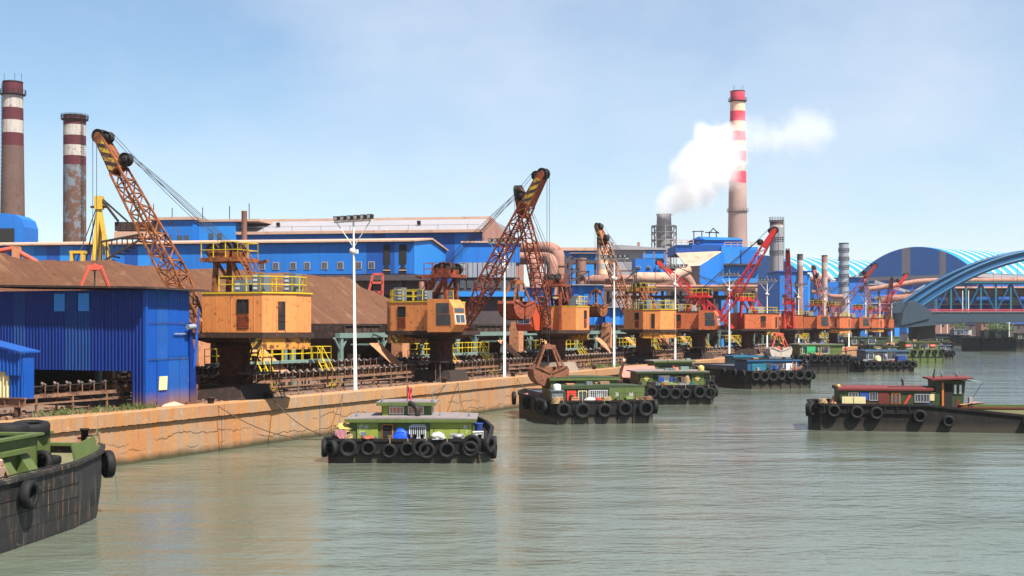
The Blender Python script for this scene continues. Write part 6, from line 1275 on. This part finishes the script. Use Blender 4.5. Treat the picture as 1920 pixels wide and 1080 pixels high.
loose('steel_drum', 'blue steel drum by the door of the teal barge', 'drum', MB().lathe([(.3, 0), (.3, .3), (.32, .32), (.3, .34), (.3, .6), (.32, .62), (.3, .64), (.3, .9)], 14), M['clothblue'], b4.world(.7, .35, 1.93)); loose('spare_propeller', 'rusty spare propeller leaning on the teal cabin', 'propeller', MB().lathe([(.14, -.15), (.14, .15)], 10, (0, 0, .6), axis='x').extr([(0, .05, .65), (0, .55, 1.1), (0, .75, .8), (0, .4, .5)], (.05, 0, 0)).extr([(0, -.05, .65), (0, -.55, 1.1), (0, -.75, .8), (0, -.4, .5)], (.05, 0, 0)).extr([(0, -.15, .5), (0, .15, .5), (0, .3, .0), (0, -.3, .0)], (.05, 0, 0)), M['convey'], b4.world(.8, -3.0, 1.95))
b4b = Boat('small boat with teal cabin and white board between teal barge and quay', (36.5, 190), (-.3, .95), 12, 7.5, 2.0); w = b4b.house(1, 4, -2.5, 3.4, 1.6, 3.5, 'teal', 'bluecab', 'cabin'); MB().box(.85, .998, .6, 2.4, 2.3, 3.2).build('white_board', M['label'], w); b4b.stern_tyres([2.5, .8, -1, -2.6], .6, 1.2)
b1.clutter(11); b2.clutter(12, 2.95, False); b3.clutter(13, 3.25); b3b.clutter(14, 3.95); b4.clutter(15, 3.6); b4b.clutter(16, 3.5)
# ---- long barge at right, side on
br5 = Boat('long green barge with red roofed cabin and wheelhouse lying side on at the right', (23.6, 101.5), (.986, -.165), 34, 6.4, 2.1, 'hullbrown', 'deckolive', rake=4, dip=.85)
b = br5; yS = -3.2
def dipfix(x): k = x / 34; return 2.1 - .85 * min(1, max(0, (k - .19) / .06))
for x, r_, z in ((1.6, .5, 1.55), (3.3, .5, 1.45), (4.75, .5, 1.4), (7.9, .5, 1.2), (10.0, .44, .85), (15.7, .42, .85), (22, .42, .85)): b.tyre(x, yS - .2, z, R(2), r_, x)
b.tyre(-.2, -1.2, 1.5, math.pi / 2, .5); b.tyre(-.05, -3.0, 1.6, R(60), .5)
for i in range(8): x = .9 + i * .9; MB().box(x - .04, x + .04, yS - .1, yS - .01, 1.3, 1.95).build('bulwark_rib', M['hull'], b.t)
piece('bulwark_strake', (.6, yS - .08, 1.4), (7.6, yS - .08, 1.4), .1, .08, M['hull'], b.t)
h = b.house(2.1, 8.9, -2.6, 2.6, 1.2, 3.12, 'greendk', 'redroof', over=.15, camber=.1)
b.side(h, -2.6, 2.75, 3.5, 2.45, 2.95, 'grey', 'glass', bars=2); b.side(h, -2.6, 4.3, 4.95, 2.3, 2.95, 'grey', 'glass', bars=2); b.side(h, -2.6, 7.65, 8.75, 2.2, 2.85, 'grey', 'glass', bars=4)
MB().box(3.6, 4.25, -2.66, -2.602, 2.35, 2.95).build('blue_board', M['clothblue'], h); MB().box(5.0, 5.75, -2.66, -2.602, 1.5, 2.95).build('maroon_door', M['redroof'], h); b.side(h, -2.6, 5.95, 6.6, 1.5, 2.92, 'orange', 'orange', 'door', 1)
for x in (6.02, 6.31): MB().box(x, x + .22, -2.64, -2.615, 2.15, 2.8).build('door_glass', M['glass'], h)
MB().obox((7.1, -2.64, 2.35), (.24, 0, .42), (0, .02, 0), (-.07, 0, .04)).build('red_banner', M['redpaint'], h); MB().box(8.78, 9.1, -2.66, -2.602, 2.35, 2.85).build('notice', M['cream'], h); MB().box(8.4, 8.9, -2.8, -2.602, 1.75, 2.1).build('blue_shelf', M['clothblue'], h)
MB().box(2.25, 4.0, -2.95, -2.7, 1.9, 2.6).build('board_stack', M['cream'], b.t); MB().box(3.1, 3.13, -2.97, -2.955, 1.9, 2.6).build('board_gap', M['hullbrown'], b.t); MB().box(4.15, 4.6, -2.95, -2.7, 1.8, 2.15).build('red_box', M['redroof'], b.t)
MB().path([(7.2, .5, 3.2), (7.2, .5, 3.6), (7.1, .5, 3.85)], .09, 8).build('exhaust_pipe', M['steel'], b.t); MB().box(5.8, 8.8, -1.5, -1.35, 3.3, 3.36).build('roof_board', M['soot'], b.t)
wz = [(9.3, .9), (11.1, .9), (11.35, 2.2), (11.5, 3.85), (9.3, 3.85)]; w = MB().extr([(x, -1.9, z) for x, z in wz], (0, 3.8, 0)).build('wheelhouse', M['greendk'], b.t); MB().box(8.95, 9.28, -2.3, 2.2, .9, 2.95).build('engine_casing', M['greendk'], b.t)
MB().extr([(8.95, -2.35, 3.87), (12.0, -2.35, 4.0), (12.0, -2.35, 4.1), (8.95, -2.35, 4.0)], (0, 4.7, 0)).build('roof', M['redroof'], w); MB().extr([(11.55, -2.2, 3.86), (12.75, -2.2, 3.7), (12.75, -2.2, 3.75), (11.55, -2.2, 3.93)], (0, 4.4, 0)).build('awning', M['greygreen'], w); MB().bar((12.7, -2.15, 3.72), (12.0, -2.15, 2.6), .03).build('awning_stay', M['steel'], w)
MB().box(9.95, 10.5, -1.94, -1.89, 1.1, 3.65).build('open_door', M['dark'], w); MB().box(9.75, 9.9, -2.02, -1.9, 1.3, 3.7).build('orange_post', M['orange'], w)
for x0, x1 in ((10.6, 10.9), (10.98, 11.28)): b.side(w, -1.9, x0, x1, 2.8, 3.6, 'greendk', 'foil')
MB().extr([(10.7, -1.92, 1.6), (10.85, -1.92, 1.6), (10.95, -1.92, 2.1), (11.05, -1.92, 1.6), (11.2, -1.92, 1.6), (11.0, -1.92, 2.45), (10.9, -1.92, 2.45)], (0, .03, 0)).build('red_emblem', M['redroof'], w)
MB().box(11.7, 11.95, -2.3, -1.7, 1.2, 2.6).build('locker', M['grey'], b.t)
c = b.coaming(10.9, 30, 5.2, .75, 1.72, 'green'); MB().box(14.4, 15.1, -2.80, -2.70, .95, 1.6).build('yellow_patch', M['clothyel'], c); piece('coaming_rail', (11, -2.7, 1.85), (30, -2.7, 1.85), .14, .1, M['redroof'], b.t); piece('gunwale_pipe', (9.2, -3.05, 1.28), (31, -3.05, 1.28), .1, .1, M['greenlt'], b.t)
loose('roofing_sheets', 'bent rusty roofing sheets stacked beside the long barge wheelhouse', 'sheets', MB().add([(x, y, .1 + .1 * k + .1 * math.sin(x * 2.6 + k)) for k in (0, 1) for x in [i * .2 - 1.0 for i in range(11)] for y in (-.5, .5)], [(k * 22 + i * 2, k * 22 + i * 2 + 2, k * 22 + i * 2 + 3, k * 22 + i * 2 + 1) for k in (0, 1) for i in range(10)]), M['chute'], b.world(12.0, -2.3, 1.95))
for x, z in ((9.3, 4.05), (9.9, 4.08), (11.0, 4.1)): MB().lathe([(.04, 0), (.09, .12), (.09, .3), (.03, .4)], 8, (x, -1, z)).build('roof_lamp', M['cabinet'], b.t)
MB().tube((9.15, -2, 4.0), (9.2, -2, 4.75), .05, 6).build('mast_stub', M['steel'], b.t)
loose('laundry_heap', 'orange and cream bundles on the stern of the long right hand barge', 'cloth', blob(.5, .35, .8, .85, 61, .3), M['chute'], b.world(1.7, -1.8, 1.7)); loose('rope_coil', 'brown rope heap at the stern rail of the long right hand barge', 'rope', coil(.35, 5, .4, .05, 4), M['hemp'], b.world(.8, -2.5, 1.95)); b.bollard(.35, -2.7, 1.8, .5, .09)
loose('plastic_buoy', 'yellow ball buoy on the red roof edge of the long barge', 'buoy', MB().lathe([(.001, -.15), (.11, -.11), (.16, 0), (.11, .11), (.001, .15)], 12), M['clothyel'], b.world(2.05, -2.1, 3.38))
# ---- boats further along
def small_boat(label, px0, px1, ywl, head, ztop, house, roof, ny, zh, L=14, hull='hull', extra=None, rr=.6, Ws=None):
    Y = FP * CAMZ / (ywl - HOR); xa, xb = (px0 - 960) * Y / FP, (px1 - 960) * Y / FP; h = V(*head, 0).normalized(); Wd = Ws or (xb - xa) / max(.5, abs(h.y))
    bt = Boat(label, ((xa + xb) / 2, Y), head, L, Wd, ztop, hull, rake=2.5); bt.ribs(6, ztop * .45)
    ys = [Wd / 2 - .9 - (Wd - 1.8) * i / (ny - 1) for i in range(ny)]; bt.stern_tyres(ys, rr, ztop - rr * .95, int(px0)); bt.side_tyres([.8, 2], rr, 1); bt.side_tyres([.8, 2], rr, -1)
    hs_ = bt.house(1.2, 4.5, -Wd * .40, Wd * .36, ztop - .4, zh, house, roof)
    bt.aft(hs_, 1.2, Wd * .05, Wd * .17, ztop - .3, zh - .3, house, 'dark', 'door'); bt.aft(hs_, 1.2, -Wd * .16, -Wd * .02, ztop + .2, zh - .25, 'label', 'glass'); bt.aft(hs_, 1.2, Wd * .22, Wd * .32, ztop + .2, zh - .25, 'label', 'glass')
    bt.coaming(5.2, L - 3, Wd * .75, ztop - .4, ztop + .45, hull if hull != 'hull' else 'slate'); bt.clutter(int(px0) + 3, zh); return bt
f1 = small_boat('green boat with bright green hatch cover right of the teal barge', 1488, 1600, 701, (-.25, .97), 3.2, 'green', 'roofgrey', 8, 4.9, 14, 'hullbrown')
f2 = small_boat('slate grey boat with seven tyres and a blue tub on its stern', 1612, 1722, 698, (-.2, .98), 2.0, 'slate', 'bluecab', 8, 3.7, 14)
loose('water_tank', 'cream water tank on the slate grey boat', 'tank', MB().lathe([(.6, 0), (.6, .9), (.4, 1.2), (.2, 1.3), (0, 1.3)], 16), M['cream'], f2.world(.7, 1.8, 1.6)); loose('plastic_tub', 'large blue tub on the slate grey boat stern', 'tub', MB().box(-.4, .4, -.7, .7, 0, 1.1).box(-.45, .45, -.75, .75, 1.1, 1.18), M['clothblue'], f2.world(.7, -2.6, 1.6))
f3 = small_boat('long low dark boat with green deckhouses before the far cranes', 1582, 1680, 672, (-.25, .97), 3.4, 'greendk', 'greendk', 8, 5.2, 16); f4 = small_boat('olive boat with red white name boards right of the slate grey boat', 1690, 1776, 681, (-.2, .98), 3.0, 'green', 'greendk', 6, 4.6, 15, 'green')
for y in (3.2, -2.6): MB().box(1.05, 1.19, y - .7, y + .7, 3.6, 4.1).build('name_board', M['redpaint'], f4.t); text_obj('宏洲', .42, M['label'], f4.t, (1.03, y + .4, 3.68), (R(90), 0, R(-90)))
f5 = small_boat('black stern of a low boat behind the olive boat', 1752, 1792, 674, (-.2, .98), 2.2, 'slate', 'hullbrown', 4, 3.4, 12); f6 = small_boat('barge with a long blue tarpaulin roof short of the bridge', 1732, 1790, 656, (-.1, 1), 2.6, 'greendk', 'bluecab', 5, 4.2, 16)
f7 = small_boat('dark slate barge moored under the bridge deck', 1786, 1822, 648, (-.2, .98), 4.4, 'slate', 'slate', 5, 6.6, 20); f8 = small_boat('broad black barge with white roofed cabin on the open water at the far right', 1838, 1900, 658.5, (0, 1), 4.2, 'greendk', 'bandwhite', 6, 6.6, 20); f9 = small_boat('black barge cut off by the right edge of the far water', 1902, 1960, 657, (0, 1), 3.8, 'greendk', 'redroof', 6, 5.6, 20)
f10 = small_boat('green boat against the quay behind the bright hatch boat', 1480, 1530, 688, (-.38, .92), 2.6, 'green', 'greendk', 4, 4.2, 10); f11 = small_boat('green topped boat below the far red cranes', 1640, 1700, 662, (-.35, .94), 3.0, 'green', 'greendk', 5, 4.8, 14)
MB().box(.9, 1.19, 1.0, 2.6, 3.3, 4.6).build('hatch_cover', pmat('bright_green_cover', (.02, .30, .10)), f1.t)
# ---- black barge in the left foreground
b6 = Boat('large black hulled barge bow in the left foreground with green bulwarks', (-24.05, 24.4), (.115, .993), 31.5, 7.4, 2.6, 'plating', 'deckolive', rake=4.2, sheer=.35)
b = b6; dk = 2.13
MB().add([], []).v
def strip(pts, h0, h1, th, mat, nm, lean=0):           # a plate standing along a line of deck points
    m = MB(); k = len(pts); vs = []
    for (x, y) in pts: z = b.top(x); vs += [(x, y, z + h0), (x, y - math.copysign(lean, y), z + h1), (x, y - math.copysign(lean + th, y), z + h1), (x, y - math.copysign(th, y), z + h0)]
    m.add(vs, [(i * 4 + j, i * 4 + (j + 1) % 4, (i + 1) * 4 + (j + 1) % 4, (i + 1) * 4 + j) for i in range(k - 1) for j in range(4)] + [(0, 3, 2, 1), ((k - 1) * 4, (k - 1) * 4 + 1, (k - 1) * 4 + 2, (k - 1) * 4 + 3)]); return m.build(nm, M[mat], b.t)
bowpts = [(24.8, -3.62), (27.0, -3.62), (28.6, -3.5), (30.0, -3.25), (31.35, -2.7)]
strip(bowpts[1:], .0, .62, .06, 'green', 'bow_bulwark', .12); strip([(x, -y) for x, y in bowpts], .0, .62, .06, 'green', 'bow_bulwark', .12); MB().bar((31.4, -2.6, 2.9), (31.4, 2.6, 2.9), .5, .12).build('bow_plate', M['green'], b.t)
MB().extr([(31.42, -2.65, 2.5), (31.42, -1.6, 2.5), (31.42, -1.6, 3.25), (31.42, -2.65, 3.45)], (.06, 0, 0)).build('rusty_plate', M['deckred'], b.t)
for x, y, h_ in ((30.9, -2.2, 1.15), (29.9, -3.0, .95)): MB().lathe([(.15, 0), (.15, h_), (.2, h_ + .01), (.2, h_ + .08), (0, h_ + .08)], 12, (x, y, 2.4)).bar((x, y - .3, 2.4 + h_ * .7), (x, y + .3, 2.4 + h_ * .7), .08).build('mooring_post', M['hullbrown'], b.t)
MB().lathe([(.13, 0), (.13, .6), (.17, .62), (0, .66)], 10, (28.3, .2, dk)).build('mooring_post', M['hullbrown'], b.t)
cz0, cz1 = dk, 3.72; m = MB(); yA = -2.35
m.box(2, 26.4, yA, yA + .12, cz0, cz1).box(26.28, 26.4, yA, 2.4, cz0, cz1).box(2, 26.4, 2.28, 2.4, cz0, cz1).box(1.9, 26.6, yA - .2, yA + .1, cz1, cz1 + .1).box(26.2, 26.6, yA + .1, 2.5, cz1, cz1 + .1); hc = m.build('hold_coaming', M['green'], b.t)
MB().box(2, 25.2, yA + .13, 2.27, 3.45, 3.55).build('hatch_boards', M['soot'], hc); MB().box(2, 25.35, yA - .34, yA - .12, cz1 - .55, cz1 - .38).build('side_shelf', M['green'], hc)
for x in (11, 13.5, 16, 18.5, 21, 23.2, 24.8): MB().extr([(x, yA - .01, cz0 + 1.1), (x, yA - .75, cz0), (x, yA - .01, cz0)], (.7, 0, 0)).build('bracket', M['green'], hc)
MB().box(26.75, 29.2, -1.5, 2.3, dk, 3.55).box(26.7, 29.3, -1.6, 2.4, 3.55, 3.65).build('hatch_box', M['green'], b.t)
b.tyre(26.6, -4.02, b.top(26.6) - .75, R(4), .6, .3, .34) if False else None
b.tyre(22.6, -3.98, 1.9, R(3), .52, .3, .34); b.tyre(16.5, -3.98, 1.9, R(-3), .52, .9, .34); b.tyre(31.0, -3.2, 2.1, R(42), .58, .2, .34); b.tyre(31.62, -2.2, 2.2, R(80), .55, .5, .32)
for k, (x, y, z, r_, lab) in enumerate(((27.5, -.55, 3.68, .8, 'huge worn tyre lying on the foreground barge hatch at the left edge'), (28.5, -1.0, 3.68, .75, 'large pale worn tyre lying on the foreground barge hatch, right of another'))):
    o = tag(link('tyre', tyre_mesh(r_, .5), None, b.world(x, y, z + .12)), lab, 'tyre', 'loose tyres on the foreground barge'); o.rotation_euler = (R(90 + 6 * k), 0, .4)
for k in range(2):
    o = tag(link('tyre', tyre_mesh(.5, .3), None, b.world(27.6, -2.2, dk + .17 + k * .32)), ('lower' if k == 0 else 'upper') + ' tyre of the pair stacked on the foreground barge deck', 'tyre', 'loose tyres on the foreground barge'); o.rotation_euler = (R(90), 0, k)
o = tag(link('tyre', tyre_mesh(.5, .3), None, b.world(26.85, -2.3, dk + .45)), 'tyre standing on edge against the foreground barge coaming', 'tyre', 'loose tyres on the foreground barge'); o.rotation_euler = (R(12), 0, b.rz + R(80))
loose('rope_coil', 'orange brown rope coil on the foreground barge foredeck', 'rope', coil(.55, 4, .12, .04, 1), M['redgrab'], b.world(29.9, -1.4, dk)); loose('rope_coil', 'cream rope wound round the bow post of the foreground barge', 'rope', coil(.26, 7, .5, .03, 6), M['hemp'], b.world(29.9, -3.0, 2.85))
loose('wooden_prop', 'wooden prop leaning on the foreground barge coaming', 'plank', MB().bar((0, 0, 0), (-.35, .55, 1.5), .12, .07), M['wood'], b.world(23.3, -3.0, dk), b.rz); loose('sack', 'pale sack and board hung on the foreground barge coaming', 'sack', MB().obox((0, 0, .5), (.42, 0, 0), (0, .05, .02), (0, -.12, .5)).obox((.15, -.14, .38), (.32, 0, 0), (0, .03, 0), (0, -.08, .36)), M['dustlt'], b.world(22.3, -2.75, dk + .02), b.rz)
chn = MB(); pp = [(14 + i * .22, -3.45 + .03 * math.sin(i * 2), b.top(14) + .03) for i in range(56)]; chn.path(pp, .03, 5).build('deck_chain', M['steel'], b.t)
MB().path(bez((31.2, -3.4, 2.0), (31.3, -3.5, .5), 0, 4), .012, 4).build('frayed_line', M['teal'], b.t)
# weld seams and streaks of the plating
for z in (.62, 1.25, 1.8): piece('plate_seam', (4, -3.705 + (1.8 - z) * .03, z), (27.2, -3.705 + (1.8 - z) * .03, z), .03, .025, M['hullbrown'], b.t)
# ---- mooring lines
rope('mooring line sagging from the first crane foot down to the lime green boat', Q(15.5, .2, GZ), b1.world(.6, 4.6, 1.5), .5); rope('mooring line from the quay left of first crane to the lime green boat', Q(9.0, .1, GZ), b1.world(1.0, 4.7, 1.3), .7); rope('thin line with red rag from quay edge to the lime green boat', Q(24.2, -.1, GZ - .1), b1.world(1.1, 4.2, 2.2), .2, .02)
rope('mooring line from the second crane foot to the lime green boat stern', Q(42, .1, GZ), b1.world(11.5, 4.0, 1.8), .5, .03); rope('mooring line from the quay to the right corner of lime green boat', Q(44, .1, GZ), b1.world(5.5, -3.2, 2.6), .6, .028); rope('mooring line from quay below the second pole to the second barge bow', Q(57, .1, GZ), b2.world(15.5, 3.0, 2.2), .4); rope('pale mooring line from quay to the bow of the teal barge', Q(112, .1, GZ), b4.world(15.8, 3.2, 2.7), .3); rope('mooring line along the bow of the teal barge toward the third barge', b4.world(16, 2, 2.7), b3.world(13, -2.5, 2.5), .5, .03, 'hemp')
bl = MB().lathe([(.2, 0), (.2, .3), (.3, .34), (.3, .42), (0, .44)], 12).mesh('bollard', M['soot'])
for i, s in enumerate((9.0, 15.5, 42, 57, 80, 112)): tag(link('quay_bollard', bl, None, Q(s, .45, GZ)), 'black iron bollard on the quay edge, %s from the left' % ORD[i], 'bollard', 'iron bollards on the quay edge')
# ---- people
def person(label, pos, face, shirt, trousers, pose='stand', helmet=None):
    t = thing('person', label, 'person', pos, face); lean = .0
    J = dict(pel=(0, 0, .95), che=(.03, 0, 1.32), nek=(.03, 0, 1.5), hed=(.05, 0, 1.62), lk=(.03, .1, .5), lf=(0, .11, .07), rk=(.02, -.1, .5), rf=(-.02, -.11, .07), lt=(.14, .12, .03), rt=(.12, -.12, .03), ls=(.02, .2, 1.42), le=(.0, .27, 1.15), lh=(.12, .25, .93), rs=(.02, -.2, 1.42), re=(.02, -.28, 1.15), rh=(.16, -.22, .98), lp=(0, .09, .92), rp=(0, -.09, .92), top=(.05, 0, 1.76))
    if pose == 'reach': J['re'] = (.22, -.25, 1.25); J['rh'] = (.45, -.2, 1.2); J['lh'] = (.35, .2, 1.1)
    rad = dict(pel=.15, che=.16, nek=.06, hed=.10, top=.07, lk=.065, rk=.065, lf=.05, rf=.05, lt=.04, rt=.04, ls=.075, rs=.075, le=.05, re=.05, lh=.04, rh=.04, lp=.10, rp=.10)
    E = [('pel', 'che'), ('che', 'nek'), ('nek', 'hed'), ('hed', 'top'), ('pel', 'lp'), ('lp', 'lk'), ('lk', 'lf'), ('lf', 'lt'), ('pel', 'rp'), ('rp', 'rk'), ('rk', 'rf'), ('rf', 'rt'), ('che', 'ls'), ('ls', 'le'), ('le', 'lh'), ('che', 'rs'), ('rs', 're'), ('re', 'rh')]
    ks = list(J); me = bpy.data.meshes.new('body'); me.from_pydata([J[k] for k in ks], [(ks.index(a), ks.index(c)) for a, c in E], []); o = link('body', me, None)
    sk = o.modifiers.new('skin', 'SKIN'); sv = me.skin_vertices[0].data
    for i, k in enumerate(ks): sv[i].radius = (rad[k], rad[k]); sv[i].use_root = k == 'pel'
    sb = o.modifiers.new('sub', 'SUBSURF'); sb.levels = sb.render_levels = 1
    m2 = bpy.data.meshes.new_from_object(o.evaluated_get(bpy.context.evaluated_depsgraph_get())); bpy.data.objects.remove(o); m2.materials.clear()
    for m in (shirt, trousers, M['skin'], M['hair']): m2.materials.append(m)
    for p in m2.polygons:
        c = p.center; p.use_smooth = True; p.material_index = 2 if c.z > 1.47 and abs(c.y) < .13 else 1 if c.z < .93 and abs(c.y) < .2 else 0
        if (Vector(c) - Vector(J['lh'])).length < .09 or (Vector(c) - Vector(J['rh'])).length < .09: p.material_index = 2
    link('body', m2, t); MB().lathe([(.125, 1.62), (.135, 1.68), (.11, 1.78), (.0, 1.82)], 12, (.04, 0, 0)).build('hard_hat' if helmet else 'hair', helmet or M['hair'], t); return t
person('person in navy clothes standing at the stern of the teal barge', b4.world(.7, -4.2, 1.95), R(-150), M['clothdk'], M['clothdk'], 'reach')
person('person in blue overalls standing on a far boat by the quay', f3.world(2.0, 7.2, 3.0), R(-60), M['clothblue'], M['clothblue'])
person('person in red jacket at the right end of the bright hatch boat', f1.world(.7, -4.6, 2.85), R(-120), M['clothred'], M['clothdk'])
